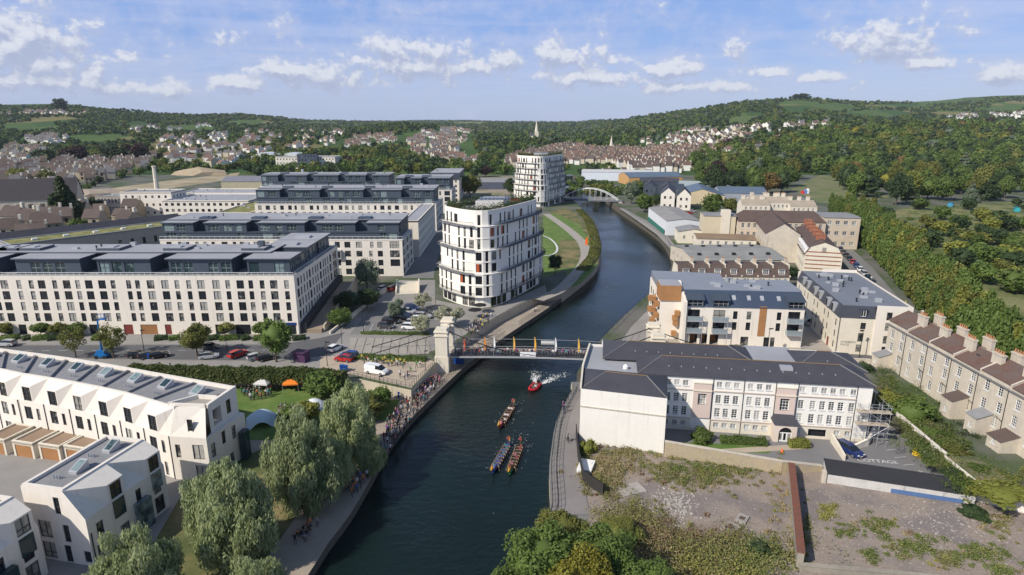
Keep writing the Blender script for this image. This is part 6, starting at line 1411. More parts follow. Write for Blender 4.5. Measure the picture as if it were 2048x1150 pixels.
def lot_shed():
 a, b = Vector(G(1652, 966, ZR)), Vector(G(1948, 1012, ZR)); d = b - a; L = d.length
 r = thing('garage_row', 'long low white-walled garage row with black felt roof beside the vacant lot', 'garage', (a.x, a.y, ZR), math.atan2(d.y, d.x))
 mb = MB(); mb.prism([(0, 0), (L, 0), (L, 3.4), (0, 3.4)], 0, [1.7, 1.7, 2.1, 2.1], 0, None, False); build(mb, 'wall', [mat('stained white wall', (.55, .53, .50), .9, .2, .5, 3, streak=.45)], r)
 mb = MB(); mb.poly([(-.1, -.15, 1.75), (L + .1, -.15, 1.75), (L + .1, 3.5, 2.2), (-.1, 3.5, 2.2)]); mb.poly([(-.1, -.15, 1.6), (L + .1, -.15, 1.6), (L + .1, -.15, 1.75), (-.1, -.15, 1.75)]); build(mb, 'roof', [mat('black felt', (.035, .035, .04), .8, .15)], r)
 mb = MB(); mb.box(L * .45, L * .93, -.04, 0, .1, .75); build(mb, 'blue_paint', [mat('blue paint', (.09, .16, .32), .9, .25)], r)
 mb = MB(); mb.box(-.7, -.1, -.3, .5, 0, 1.9); build(mb, 'end_pier', [M_ashlar], r)
 p = Vector(G(1888, 945, ZR)); e = Vector(G(1958, 1003, ZR)); d = e - p
 r = thing('carport', 'open white carport with flat roof built under the terrace gardens', 'carport', (p.x, p.y, ZR), math.atan2(d.y, d.x)); L = d.length
 mb = MB(); mb.box(0, L, -.2, 4.5, 2.5, 2.8); build(mb, 'roof', [mat('carport roof', (.11, .12, .06), .95, .35, rgb2=(.2, .17, .1))], r)
 mb = MB(); mb.box(-.1, L + .1, -.35, -.2, 2.3, 2.85); build(mb, 'fascia', [M_white], r)
 for i in range(4): mb = MB(); x = L * i / 3; mb.box(x - .18, x + .18, -.15, .2, 0, 2.5); build(mb, 'pier', [M_white], r)
 mb = MB(); mb.box(0, L, 4.5, 4.7, 0, 2.5); build(mb, 'rear_wall', [M_ashlar], r)
lot_shed()
wall_thing('pale stone lane wall between the white building and the corner block', [G(1480, 722), G(1640, 724), G(1740, 728)], 0, 1.0, .4, M_ashlar)
wall_thing('stone retaining wall with steps beside the car park and tower lane', [G(700, 642), G(745, 598), G(800, 570)], 0, 1.2, .4, M_ashlar2)
wall_thing('low cream kerb wall along the hedge bank by the car park', [G(660, 668), G(715, 625), G(765, 585)], 0, .6, .35, M_ashlar2)
r = thing('stone_steps', 'broad stone steps with side walls climbing to the tower lane', 'steps', (*G(815, 588), 0), R(8))
for k in range(10): mb = MB(); mb.box(-3.2, 3.2, k * .9, 9.2, k * .16, k * .16 + .16); build(mb, 'step', [M_ashlar2], r)
for x in (-3.6, 3.2): mb = MB(); mb.prism([(x, 0), (x + .4, 0), (x + .4, 9.2), (x, 9.2)], 0, [.9, .9, 2.4, 2.4]); build(mb, 'side_wall', [M_ashlar2], r)
# ------------------------------------------------------------------ vegetation
def quads_mesh(name, C, N, S, mats, lv, extra=None, elong=1.0, rs=None, hang=False):
 """leaf quads: centres C, normals N, half sizes S"""
 n = len(C); rs = rs or np.random
 t = rs.normal(size=(n, 3)) * (.35 if hang else 1) + ([0, 0, 1.0] if hang else 0); a = np.cross(N, t); a /= np.linalg.norm(a, axis=1, keepdims=True) + 1e-9; b = np.cross(N, a); b /= np.linalg.norm(b, axis=1, keepdims=True) + 1e-9
 a = a * S[:, None]; b = b * S[:, None] * elong
 V = np.stack([C - a - b * .4, C + a * .2 - b, C + a + b * .4, C - a * .3 + b], 1).reshape(-1, 3); Fq = np.arange(4 * n).reshape(n, 4)
 me = bpy.data.meshes.new(name)
 nv, nf = len(V), n; EV, EF = (extra if extra is not None else (np.zeros((0, 3)), np.zeros((0, 3), int)))
 me.vertices.add(nv + len(EV)); me.vertices.foreach_set('co', np.concatenate([V, EV]).astype(np.float32).ravel())
 li = np.concatenate([Fq.ravel(), (EF + nv).ravel()]).astype(np.int32); me.loops.add(len(li)); me.loops.foreach_set('vertex_index', li)
 st = np.concatenate([np.arange(n) * 4, 4 * n + np.arange(len(EF)) * 3]).astype(np.int32); me.polygons.add(len(st)); me.polygons.foreach_set('loop_start', st)
 at = me.attributes.new('lv', 'FLOAT', 'FACE'); at.data.foreach_set('value', np.concatenate([lv, np.full(len(EF), .3)]).astype(np.float32))
 for m in mats: me.materials.append(m)
 me.update(calc_edges=True); return me
def ico(sub=1):
 bm = bmesh.new(); bmesh.ops.create_icosphere(bm, subdivisions=sub, radius=1); v = np.array([x.co[:] for x in bm.verts]); f = np.array([[x.index for x in q.verts] for q in bm.faces]); bm.free(); return v, f
ICO1, ICO2 = ico(1), ico(2)
def crown_data(kind, n, seed, size):
 """leaf centres, normals, sizes and tint for a crown about 2 wide and 2 high sitting on z=0"""
 rs = np.random.RandomState(seed)
 nc = {'round': 46, 'willow': 190, 'cone': 60, 'bush': 24, 'column': 40, 'sparse': 26, 'cedar': 44}[kind]
 u = rs.normal(size=(nc, 3)); u /= np.linalg.norm(u, axis=1, keepdims=True); rad = rs.uniform(.35, .86, (nc, 1)) ** .6
 c = u * rad
 if kind in ('round', 'bush', 'sparse'): c = c * [.86, .86, .80] + [0, 0, 1.0]; cr = rs.uniform(.20, .36, nc)
 if kind == 'bush': c[:, 2] = np.abs(c[:, 2] - 1) * 1.3 + .15
 if kind == 'willow':
  th = np.arctan2(u[:, 1], u[:, 0]); f = 1 + .2 * np.sin(2 * th + seed) + .16 * np.sin(5 * th + u[:, 2] * 4 + seed); lo = np.array([(0, 0, 1.3, .6), (-.42, .2, .95, .52), (.42, -.12, .9, .5), (.02, -.45, .75, .5), (.1, .42, 1.0, .5), (-.1, 0, .55, .6)]); a6 = seed * 1.7; lo[:, :2] = lo[:, :2] @ np.array([[math.cos(a6), -math.sin(a6)], [math.sin(a6), math.cos(a6)]]); k6 = rs.randint(0, 6, nc); c = lo[k6, :3] + u * rad * f[:, None] * lo[k6, 3:] * [1, 1, 1.1]; c[:, 2] = np.clip(c[:, 2], .12, 1.9); cr = rs.uniform(.10, .22, nc)
 if kind == 'cone':
  z = rs.uniform(0, 1, nc) ** 1.3; t = rs.uniform(0, 6.28, nc); q = (1 - z) * rs.uniform(.5, .9, nc); c = np.stack([q * np.cos(t), q * np.sin(t), .1 + z * 1.85], -1); cr = .12 + .16 * (1 - z)
 if kind == 'cedar':
  z = np.round(rs.uniform(0, 1, nc) * 6) / 6; t = rs.uniform(0, 6.28, nc); q = (1.05 - z) * rs.uniform(.3, 1, nc); c = np.stack([q * np.cos(t), q * np.sin(t), .25 + z * 1.6], -1); cr = .22 + .08 * (1 - z)
 if kind == 'column':
  z = rs.uniform(0, 1, nc); t = rs.uniform(0, 6.28, nc); q = .6 * np.sin(np.pi * (z * .8 + .12)) * rs.uniform(.5, 1, nc); c = np.stack([q * np.cos(t), q * np.sin(t), .1 + z * 1.8], -1); cr = rs.uniform(.2, .32, nc)
 k = rs.randint(0, nc, n); d = rs.normal(size=(n, 3)); d /= np.linalg.norm(d, axis=1, keepdims=True)
 r = cr[k][:, None] * rs.uniform(.55, 1.05, (n, 1))
 off = d * r
 if kind == 'willow': off[:, 2] = off[:, 2] * 1.1 - np.abs(rs.normal(0, .16, n)) * (rs.rand(n) < .5); 
 if kind == 'cedar': off[:, 2] *= .35
 C = c[k] + off; C[:, 2] = np.maximum(C[:, 2], .02)
 N = d * .8 + rs.normal(size=(n, 3)) * .55 + [0, 0, .35]
 if kind == 'willow': N = d * [.8, .8, .25] + rs.normal(size=(n, 3)) * [.5, .5, .2]
 N /= np.linalg.norm(N, axis=1, keepdims=True) + 1e-9
 tint = np.clip(rs.rand(nc)[k] * .6 + rs.rand(n) * .4, 0, 1)
 v, f = ICO2 if n > 400 else ICO1; core = v * (1 + .15 * rs.normal(size=(len(v), 1))) * [.58, .58, .58] + [0, 0, 1.0]
 if kind == 'willow': core = v * (1 + .2 * rs.normal(size=(len(v), 1))) * [.42, .42, .5] + [0, 0, .95]
 if kind == 'bush': core = v * [.6, .6, .7] + [0, 0, .35]
 if kind in ('cone', 'cedar'): core = v * [.32, .32, .7] + [0, 0, .8]
 if kind == 'column': core = v * [.38, .38, .8] + [0, 0, 1.0]
 if kind == 'sparse': core = v * .01 + [0, 0, 1.0]
 S = size * rs.uniform(.6, 1.25, n)
 return C, N, S, tint, (core, f)
L_mid = leafmat('leaf mid green', (0.075, 0.125, 0.028), (0.15, 0.205, 0.048))
L_dark = leafmat('leaf dark green', (0.034, 0.062, 0.026), (0.07, 0.105, 0.038))
L_olive = leafmat('leaf olive', (0.12, 0.14, 0.034), (0.2, 0.2, 0.05))
L_lime = leafmat('leaf yellow green', (0.16, 0.19, 0.035), (0.26, 0.26, 0.055))
L_gold = leafmat('leaf autumn gold', (0.21, 0.20, 0.03), (0.34, 0.31, 0.05))
L_will = leafmat('leaf willow', (0.21, 0.26, 0.10), (0.46, 0.51, 0.28), .2, .4)
L_copper = leafmat('leaf copper', (0.04, 0.025, 0.024), (0.075, 0.042, 0.038))
L_rust = leafmat('leaf bronze', (0.17, 0.12, 0.045), (0.26, 0.17, 0.06))
L_blue = leafmat('leaf grey green', (0.11, 0.145, 0.09), (0.2, 0.24, 0.165))
L_pale = leafmat('leaf pale blossom', (0.33, 0.34, 0.20), (0.55, 0.55, 0.40))
M_bark = mat('bark', (0.10, 0.075, 0.055), .95, .3, 1, 6, .6)
CROWN = {}
def crown_mesh(kind, m, var, n, size):
 key = (kind, m.name, var, n)
 if key not in CROWN:
  C, N, S, t, core = crown_data(kind, n, 100 + var * 7 + len(kind), size); CROWN[key] = quads_mesh('crown', C, N, S, [m], t, core, 1.0 if kind != 'willow' else 3.0, np.random.RandomState(var), kind == 'willow')
 return CROWN[key]
TRUNK = {}
def trunk_mesh(var):
 if var not in TRUNK:
  q = random.Random(var); mb = MB(); mb.tube((0, 0, -.03), (0, 0, .45), .05, .035, 8); mb.tube((0, 0, .45), (.03, .02, .9), .035, .02, 6)
  for i in range(5):
   t = i * 1.26 + q.random(); z = .3 + .09 * i; mb.tube((0, 0, z), (.35 * math.cos(t), .35 * math.sin(t), z + .28), .022, .008, 5)
  TRUNK[var] = mb.mesh('trunk', [M_bark])
 return TRUNK[var]
NAMES = {'round': 'broadleaf_tree', 'willow': 'willow_tree', 'cone': 'conifer_tree', 'bush': 'shrub', 'column': 'columnar_tree', 'sparse': 'young_tree', 'cedar': 'cedar_tree'}
def tree(p, h, rr, kind, m, var, label, group=None, n=900, size=None, clear=.18, cat='tree'):
 """p base point; the trunk is clear for a share of the height, then the crown"""
 z = p[2] if len(p) > 2 else 0.0
 r = thing(NAMES[kind], label, cat if kind != 'bush' else 'shrub', (p[0], p[1], z), rnd.uniform(0, 6.28), group)
 ch = h * (1 - clear)
 c = link('crown', crown_mesh(kind, m, var, n, size or .085), r, (0, 0, h * clear)); c.scale = (rr, rr, ch / 2)
 t = link('trunk', trunk_mesh(var % 3), r); t.scale = (h * .45, h * .45, h * .85) if kind != 'bush' else (rr * .5, rr * .5, h * .7)
 return r
# big trees near the camera
for i, (u, v, h, rr, lb) in enumerate(((706, 922, 13.6, 5.6, 'tall silvery willow tree nearest the stone wall on the towpath'), (612, 1014, 14.4, 5.8, 'middle silvery willow tree of the towpath row'), (474, 1126, 14.2, 6.0, 'large silvery willow tree in front of the crescent end house'), (290, 1250, 12.0, 5.2, 'grey-green willow top at the bottom edge beside the white house'), (742, 944, 6.5, 2.8, 'low willow growth leaning over the towpath'), (528, 1240, 8.0, 4.2, 'low willow at the bottom edge beside the towpath'), (668, 978, 8.5, 3.4, 'bushy willow between the two big willows'))):
 tree((*G(u, v, ZT), ZT), h, rr, 'willow', L_will, 10 + i, lb, 'willows on the towpath', 52000, .016, .03)
for i, (u, v, h, rr, k, m, lb) in enumerate(((1085, 1215, 10.0, 5.4, 'round', L_mid, 'broad green tree overhanging the river at the bottom edge'), (1205, 1190, 8.6, 4.6, 'round', L_mid, 'mid green tree at the bottom right of the river'), (1163, 1262, 10.2, 3.7, 'round', L_gold, 'golden yellow-green tree among green trees at the bottom edge'), (1035, 1270, 8.0, 4.0, 'round', L_mid, 'green tree at the river edge in the bottom foreground'), (1120, 1120, 7.0, 3.8, 'round', L_olive, 'olive tree beside the end of the right-bank path'), (1290, 1230, 6.6, 4.0, 'round', L_mid, 'bushy green tree on the near edge of the vacant lot'), (1240, 1085, 4.8, 3.2, 'bush', L_olive, 'wide olive bush on the vacant lot edge'))):
 tree((*G(u, v, ZR), ZR), h, rr, k, m, 20 + i, lb, None, 20000, .030, .10)
for i, (u, v, h, rr, m, lb) in enumerate(((395, 712, 8.0, 3.9, L_olive, 'bright green street tree in front of the cream apartment block'), (553, 724, 10.5, 4.3, L_mid, 'dark green street tree nearest the block corner'), (228, 716, 8.6, 3.6, L_olive, 'thin-crowned street tree beside the blue lift'), (152, 714, 7.6, 3.0, L_olive, 'sparse street tree left of the blue lift'), (1110, 548, 7.2, 3.0, L_dark, 'single dark park tree beside the tower'), (735, 585, 11, 4.4, L_blue, 'tall grey-green tree by the ramp of the cream block'), (700, 625, 6.5, 4.6, L_dark, 'dark bushy tree on the bank by the ramp'), (680, 655, 5.5, 3.4, L_mid, 'green shrub tree at the foot of the ramp'), (735, 618, 6.0, 4.2, L_dark, 'dark shrub mass beside the parked white car'), (845, 668, 5.5, 3.2, L_pale, 'pale flowering tree at the bridge tower'), (900, 655, 6.5, 4.0, L_pale, 'pale leafy tree in front of the tower door'), (846, 620, 5.5, 2.8, L_pale, 'pale young tree between car park and tower'), (796, 640, 6.0, 2.8, L_blue, 'thin young tree in the car park'))):
 tree((*G(u, v), 0), h, rr, 'sparse' if m in (L_pale,) or i in (2, 3, 12) else 'round', m, 30 + i, lb, None, 5200 if i not in (2, 3) else 2200, .046, .16)
for i, (u, v, h, rr, m, lb) in enumerate(((648, 800, 6.2, 4.0, L_mid, 'bright green shrub tree behind the orange tent'), (612, 848, 4.6, 3.0, L_lime, 'light green young tree beside the white tent'), (735, 838, 5.0, 3.6, L_olive, 'olive shrub beside the towpath wall'), (760, 812, 4.0, 2.8, L_mid, 'green bush at the foot of the retaining wall'), (585, 842, 3.4, 2.2, L_mid, 'low green bush by the dome tent'))):
 tree((*G(u, v, ZT), ZT), h, rr, 'round', m, 50 + i, lb, None, 3000, .07, .06)
for i, (u, v, h, rr, z, m, lb) in enumerate(((1406, 882, 3.8, 2.4, ZR, L_mid, 'rounded garden bush in front of the white building'), (1822, 834, 6.2, 4.2, 0, L_mid, 'large dark shrub behind the white garden wall'), (1776, 806, 4.6, 2.6, 0, L_lime, 'light green shrub beside the scaffold'), (1728, 742, 3.4, 2.0, 0, L_dark, 'small dark tree behind the white building'), (1998, 990, 2.6, 4.2, 0, L_lime, 'spreading climber over the white boundary wall'), (1858, 872, 2.0, 2.0, 0, L_mid, 'clipped green shrub in the terrace gardens'), (1910, 905, 2.0, 2.2, 0, L_olive, 'olive shrub in the terrace gardens'), (1956, 945, 2.2, 2.6, 0, L_mid, 'green bush at the near end of the terrace gardens'), (1905, 948, 1.4, 1.8, 0, L_dark, 'dark low bush above the carport'), (1176, 905, 3.8, 1.7, ZR, L_lime, 'climbing bush against the white wing wall'), (1945, 1030, 1.8, 2.2, ZR, L_dark, 'dark bush beside the white boundary wall on the lot'), (1515, 1105, 2.6, 1.8, ZR, L_dark, 'dark bush beside the brick-topped wall'))):
 tree((*G(u, v, z), z), h, rr, 'bush', m, 60 + i, lb, None, 2200, .075, .0)
for i, (u, v, h, rr, m, lb) in enumerate(((1262, 408, 15, 5.5, L_blue, 'tall grey-green tree on the far right bank'), (1290, 425, 12, 6.0, L_mid, 'broad green tree by the far towpath'), (1275, 398, 13, 5.0, L_mid, 'green tree behind the riverside grey-green tree'), (1312, 415, 9, 3.2, L_dark, 'small dark tree beside the white gable'), (1425, 432, 13, 7, L_mid, 'broad tree in the market car park'), (1460, 425, 9, 5, L_olive, 'olive tree beside the market hall'), (1524, 568, 6, 4, L_mid, 'green tree in front of the dormer terrace'), (1580, 560, 5, 3, L_dark, 'dark bush at the right end of the dormer terrace'), (135, 452, 24, 11, L_dark, 'huge dark evergreen tree beside the stone church'), (198, 425, 10, 8, L_dark, 'rounded dark tree left of the sixties office'), (925, 388, 9, 4, L_copper, 'small dark tree on the pale waste ground'), (1022, 392, 13, 6, L_dark, 'dark tree beside the far tower'), (862, 400, 10, 4, L_olive, 'tree between the dark block and waste ground'), (940, 396, 18, 8, L_olive, 'tall olive tree behind the flats'), (160, 478, 10, 5, L_mid, 'garden tree beyond the sedum roof'), (120, 492, 8, 6, L_dark, 'dark garden bush mass behind the cream block'), (70, 495, 7, 6, L_mid, 'green garden trees at the left behind the cream block'), (40, 365, 14, 9, L_lime, 'yellow-green tree among the left terraces'), (95, 370, 13, 8, L_olive, 'olive tree among the left terraces'))):
 tree((*G(u, v), 0), h, rr, 'cone' if i == 8 else 'round', m, 80 + i, lb, None, 2600, .075, .10)
# small round shrubs along the cream block
for i, u in enumerate((10, 82, 118, 156, 455, 522)):
 tree((*G(u, 672), 0), 3.6, 2.3, 'round', L_mid if i % 2 else L_olive, 100 + i % 3, f'{["first", "second", "third", "fourth", "fifth", "sixth"][i]} small round tree from the left along the cream block front', 'round trees along the cream block', 1500, .09, .2)

def hedge(label, pts, z, w, h, m, n_per, seed, size=.16):
 rs = np.random.RandomState(seed); o = pts[0]; C = []; N = []; mb = MB()
 for a, b in zip(pts, pts[1:]):
  L = math.hypot(b[0] - a[0], b[1] - a[1]); k = int(n_per * L); d = np.array([(b[0] - a[0]) / L, (b[1] - a[1]) / L]); nn = np.array([-d[1], d[0]])
  t = rs.rand(k) * L; s = rs.rand(k); side = rs.randint(0, 4, k)
  off = np.where(side == 0, -w / 2, np.where(side == 1, w / 2, rs.uniform(-w / 2, w / 2, k))) + rs.normal(0, .1, k)
  zz = np.where(side < 2, rs.rand(k) * h, h + rs.normal(0, .13, k)) + .12 * np.sin(t * 1.3 + seed)
  x = a[0] - o[0] + d[0] * t + nn[0] * off; y = a[1] - o[1] + d[1] * t + nn[1] * off; C.append(np.stack([x, y, zz], -1))
  nv = np.where((side == 0)[:, None], [*(-nn), .3], np.where((side == 1)[:, None], [*nn, .3], [0, 0, 1.0])) + rs.normal(0, .5, (k, 3)); N.append(nv / np.linalg.norm(nv, axis=1, keepdims=True))
  mb.obox((a[0] - o[0], a[1] - o[1]), (b[0] - o[0], b[1] - o[1]), w * .86, 0, h * .93)
 C = np.concatenate(C); N = np.concatenate(N); EV = np.array(mb.v); EF = np.array([t for f in mb.f for t in ((f[0], f[1], f[2]), (f[0], f[2], f[3]))])
 me = quads_mesh('foliage', C, N, size * rs.uniform(.6, 1.3, len(C)), [m], rs.rand(len(C)), (EV, EF), 1.0, rs)
 r = thing('hedge', label, 'hedge', (*o, z)); link('foliage', me, r); return r
hedge('long clipped hedge between the street and the lawn', [G(262, 752), G(480, 758), G(600, 758), G(690, 766)], -.4, 2.4, 2.5, leafmat('hedge leaf', (0.055, 0.085, 0.022), (0.12, 0.145, 0.04)), 260, 1, .2)
hedge('low dark hedge strip along the front of the plaza', [G(695, 716), G(852, 722)], 0, 1.6, .8, L_mid, 160, 2)
hedge('low hedge between the car park and the approach paving', [G(722, 668), G(858, 670)], 0, .8, .6, L_mid, 120, 3, .12)
hedge('clipped hedge left of the arched porch', [G(1440, 884, ZR), G(1532, 890, ZR)], ZR, 1.4, 1.0, L_mid, 260, 4, .11)
hedge('short clipped hedge right of the arched porch', [G(1577, 893, ZR), G(1617, 894, ZR)], ZR, 1.4, 1.1, L_lime, 260, 5, .11)
for i, (a, b) in enumerate(((0, 38), (44, 62), (66, 100), (98, 132), (184, 214), (310, 336), (338, 360), (412, 440), (440, 478), (482, 500), (508, 545), (585, 612))):
 hedge(f'{["first", "second", "third", "fourth", "fifth", "sixth", "seventh", "eighth", "ninth", "tenth", "eleventh", "twelfth"][i]} low clipped planting bed from the left before the cream block', [G(a, 680), G(b, 677)], 0, 2.0, .8, L_dark if i % 2 else L_mid, 130, 10 + i, .16)
hedge('rough planted verge along the park bank', [(p[0] - 2.5, p[1]) for p in RL if 205 < p[1] < 380][::3], 0, 4.0, .5, L_olive, 60, 30, .25)
# ------------------------------------------------------------------ far woods, hedgerows and houses
US = np.arange(-60, 2120, 8.0); VS = np.concatenate([np.arange(186, 262, 1.0), np.arange(262, 352, 2.0)])
def raymap():
 U, V = np.meshgrid(US, VS); dx = (U - 1024) / FPX; dy = (575 - V) / FPX
 d1 = math.cos(PITCH) + dy * math.sin(PITCH); d2 = -math.sin(PITCH) + dy * math.cos(PITCH)
 out = np.full(U.shape, np.nan); done = np.zeros(U.shape, bool); y = 560.0
 while y < 8000:
  t = y / d1; x = dx * t; z = CAMZ + d2 * t; hit = (~done) & (z <= Hgt(x, np.full_like(x, y))); out[hit] = y; done |= hit; y *= 1.011
 return out
YM = raymap()
def TT(u, v):
 if v > 352: Y = Yof(v, 0.0); return (Xof(u, Y, 0.0), Y, 0.0)
 i = int(np.clip(round((u - US[0]) / 8), 0, len(US) - 1)); j = int(np.argmin(np.abs(VS - v))); Y = YM[j, i]
 if not (Y > 0): return None
 dx = (u - 1024) / FPX; dy = (575 - v) / FPX; t = Y / (math.cos(PITCH) + dy * math.sin(PITCH)); x = dx * t; return (x, Y, float(Hgt(x, Y)))
def inpoly(u, v, P):
 c = False; j = len(P) - 1
 for i in range(len(P)):
  (a, b), (c2, d) = P[i], P[j]
  if (b > v) != (d > v) and u < (c2 - a) * (v - b) / (d - b) + a: c = not c
  j = i
 return c
meadows = [(60, 255, 52, 7), (110, 242, 45, 5), (200, 280, 60, 6), (380, 258, 45, 5), (275, 250, 20, 5), (500, 246, 42, 4), (1480, 243, 20, 6), (1600, 212, 40, 7), (1660, 216, 45, 6), (1590, 224, 18, 5), (1760, 229, 60, 6), (1905, 228, 40, 4), (1870, 205, 48, 3), (1920, 199, 40, 4), (2030, 211, 40, 5), (1505, 232, 25, 4), (2000, 220, 40, 3), (940, 247, 30, 2), (900, 238, 40, 2), (640, 247, 40, 2), (1800, 213, 60, 3)]
def in_meadow(u, v): return any(((u - a) / w / 1.15) ** 2 + ((v - b) / h / 1.5) ** 2 < 1 for a, b, w, h in meadows)
# houses first: (polygon in the picture, step along, row step, heading, wall, roof, shade of tree between)
HW = [mat('house cream', (.52, .46, .36), .9, .1, rand=.3), mat('house white', (.72, .70, .66), .9, .08, rand=.2), mat('house stone', (.40, .33, .24), .9, .15, rand=.3)]
HR = [mat('house red roof', (.16, .10, .08), .9, .15, rand=.4), mat('house brown roof', (.105, .08, .07), .9, .15, rand=.4), mat('house grey roof', (.13, .125, .13), .9, .15, rand=.4)]
zones = [  # polygon, rows step px, gap share, heading, wall ids, roof ids, share built, place name
 ([(0, 384), (0, 330), (120, 330), (300, 318), (290, 340), (160, 372)], 1.05, 20, (0, 2), (1, 1, 2), .80, 'left brown terraces'),
 ([(0, 500), (0, 452), (110, 462), (110, 500)], 1.0, 18, (2, 0), (1,), .9, 'terraces behind the cream block'),
 ([(100, 474), (110, 440), (255, 440), (255, 470)], 1.2, 4, (2,), (1,), .8, 'terraces beside the stone church'),
 ([(0, 330), (0, 300), (70, 300), (110, 318)], 1.1, 10, (1, 0), (2, 1), .6, 'pale left houses'),
 ([(340, 335), (300, 300), (330, 275), (560, 262), (560, 300), (480, 332), (420, 345)], 1.5, -8, (1, 0, 1), (1, 2, 0), .24, 'left valley houses'),
 ([(560, 300), (600, 262), (700, 262), (690, 285), (620, 300)], 1.7, -5, (1, 0), (1, 0), .25, 'houses left of centre'),
 ([(820, 318), (812, 285), (850, 262), (940, 256), (930, 280), (905, 312), (930, 325), (960, 330), (900, 332)], 1.15, 8, (0, 1, 0), (1, 0, 2), .62, 'central cream terraces'),
 ([(690, 300), (690, 278), (800, 268), (790, 285)], 1.3, -6, (1, 0), (0, 0, 1), .5, 'red rows left of centre'),
 ([(1010, 322), (1120, 296), (1210, 306), (1420, 300), (1420, 318), (1380, 345), (1270, 348), (1215, 330), (1010, 336)], 1.05, -6, (0, 1, 0), (0, 1, 1), .86, 'terraces beyond the far tower'),
 ([(1360, 300), (1340, 285), (1480, 270), (1560, 285), (1520, 305), (1460, 315), (1420, 310)], 1.3, 8, (1, 0, 0), (2, 1, 0), .45, 'right valley houses'),
 ([(1290, 300), (1280, 285), (1380, 262), (1660, 250), (1660, 258), (1500, 268), (1400, 285)], 1.6, 0, (1, 1, 0), (2, 0, 1), .34, 'houses below the right hill'),
 ([(1880, 240), (1900, 233), (2060, 226), (2060, 240)], 1.5, 0, (1, 1), (2, 2, 0), .42, 'far right houses'),
 ([(0, 233), (0, 224), (170, 226), (170, 232)], 1.5, 0, (1, 0), (0, 1), .45, 'left hilltop houses'),
 ([(40, 292), (50, 274), (130, 276), (130, 290)], 1.3, 0, (1, 1), (1, 2), .7, 'left slope houses'),
 ([(260, 270), (260, 258), (420, 250), (420, 260)], 2.2, 0, (1,), (2, 1), .35, 'far left hill houses'),
 ([(1130, 350), (1130, 344), (1290, 350), (1290, 362), (1240, 366)], 1.5, -4, (1, 0), (2, 1), .5, 'houses by the depot'),
 ([(1700, 305), (1720, 272), (1960, 268), (2040, 300), (2000, 312)], 7.0, 0, (1, 0), (1,), .5, 'villas in the park')]
rh = random.Random(5); HOUSES = []; occ = []
for P, k, hd, wi, ri, share, nm in zones:
 us = [p[0] for p in P]; vs = [p[1] for p in P]; v = min(vs)
 while v < max(vs):
  p0 = TT(sum(us) / len(us), v)
  if p0 is None: v += 1; continue
  pxm = FPX / p0[1] * .97; u = min(us) + rh.uniform(0, 3)
  while u < max(us):
   if inpoly(u, v, P) and rh.random() < share and (share > .84 or math.sin(u * .11 + v * .05) + math.sin(v * .31 - u * .043 + 1) + .6 * math.sin(u * .29) < .55):
    q = TT(u, v + (u - 1000) * 0)
    if q: HOUSES.append((q, hd + rh.uniform(-2, 2) + 25 * math.sin(u / 37.0 + v / 11.0) * (1.4 - share), rh.choice(wi), rh.choice(ri), rh.uniform(.75, 1.35), nm, ('left', 'centre', 'right')[min(2, int(3 * (u - min(us)) / (max(us) - min(us))))], ('back', 'mid', 'front')[min(2, int(3 * (v - min(vs)) / (max(vs) - min(vs))))])); occ.append((u, v))
   u += 6.3 * pxm * k * rh.choice((1, 1, 1, 1.12))
  v += max(1.5, 15.5 * pxm * (CAMZ - min(p0[2], 44)) / p0[1] * k + .6)
HOUSES.sort(key=lambda h: h[0][1])
print('houses', len(HOUSES))
def house_parts(w=6.4, d=8.5, e=5.6, rz=8.6):
 a = MB(); a.wall((0, 0), (w, 0), -2, e); a.wall((w, 0), (w, d), -2, e); a.wall((w, d), (0, d), -2, e); a.wall((0, d), (0, 0), -2, e); a.poly([(0, d, e), (0, 0, e), (0, d / 2, rz)]); a.poly([(w, 0, e), (w, d, e), (w, d / 2, rz)])
 for x in (1.0, 3.9):
  for z in (.9, 3.5): pass
 b = MB(); s = (rz - e) / (d / 2); o = .3
 b.poly([(-.05, -o, e - s * o + .1), (w + .05, -o, e - s * o + .1), (w + .05, d / 2, rz + .1), (-.05, d / 2, rz + .1)]); b.poly([(w + .05, d + o, e - s * o + .1), (-.05, d + o, e - s * o + .1), (-.05, d / 2, rz + .1), (w + .05, d / 2, rz + .1)])
 c = MB(); c.box(w - .5, w + .3, d / 2 - .7, d / 2 + .7, rz - .8, rz + 1.3)
 g = MB()
 for x in (1.0, 3.7):
  for z in (.9, 3.4): g.box(x, x + 1.2, -.05, .02, z, z + 1.4)
 return a, b, c, g
ha, hb, hc, hg = house_parts(); hmw = [ha.mesh('wall', [m]) for m in HW]; hmr = [hb.mesh('roof', [m]) for m in HR]; hmc = hc.mesh('chimney', [M_ashlar2])
gwin = MB(); gwin.box(-.6, .6, -.05, .02, 0, 1.4); hgw = gwin.mesh('window', [P_dark])
RN = ['red', 'brown', 'grey']; WN = ['cream', 'white', 'stone']
sv_, sf_, sm_ = [], [], []
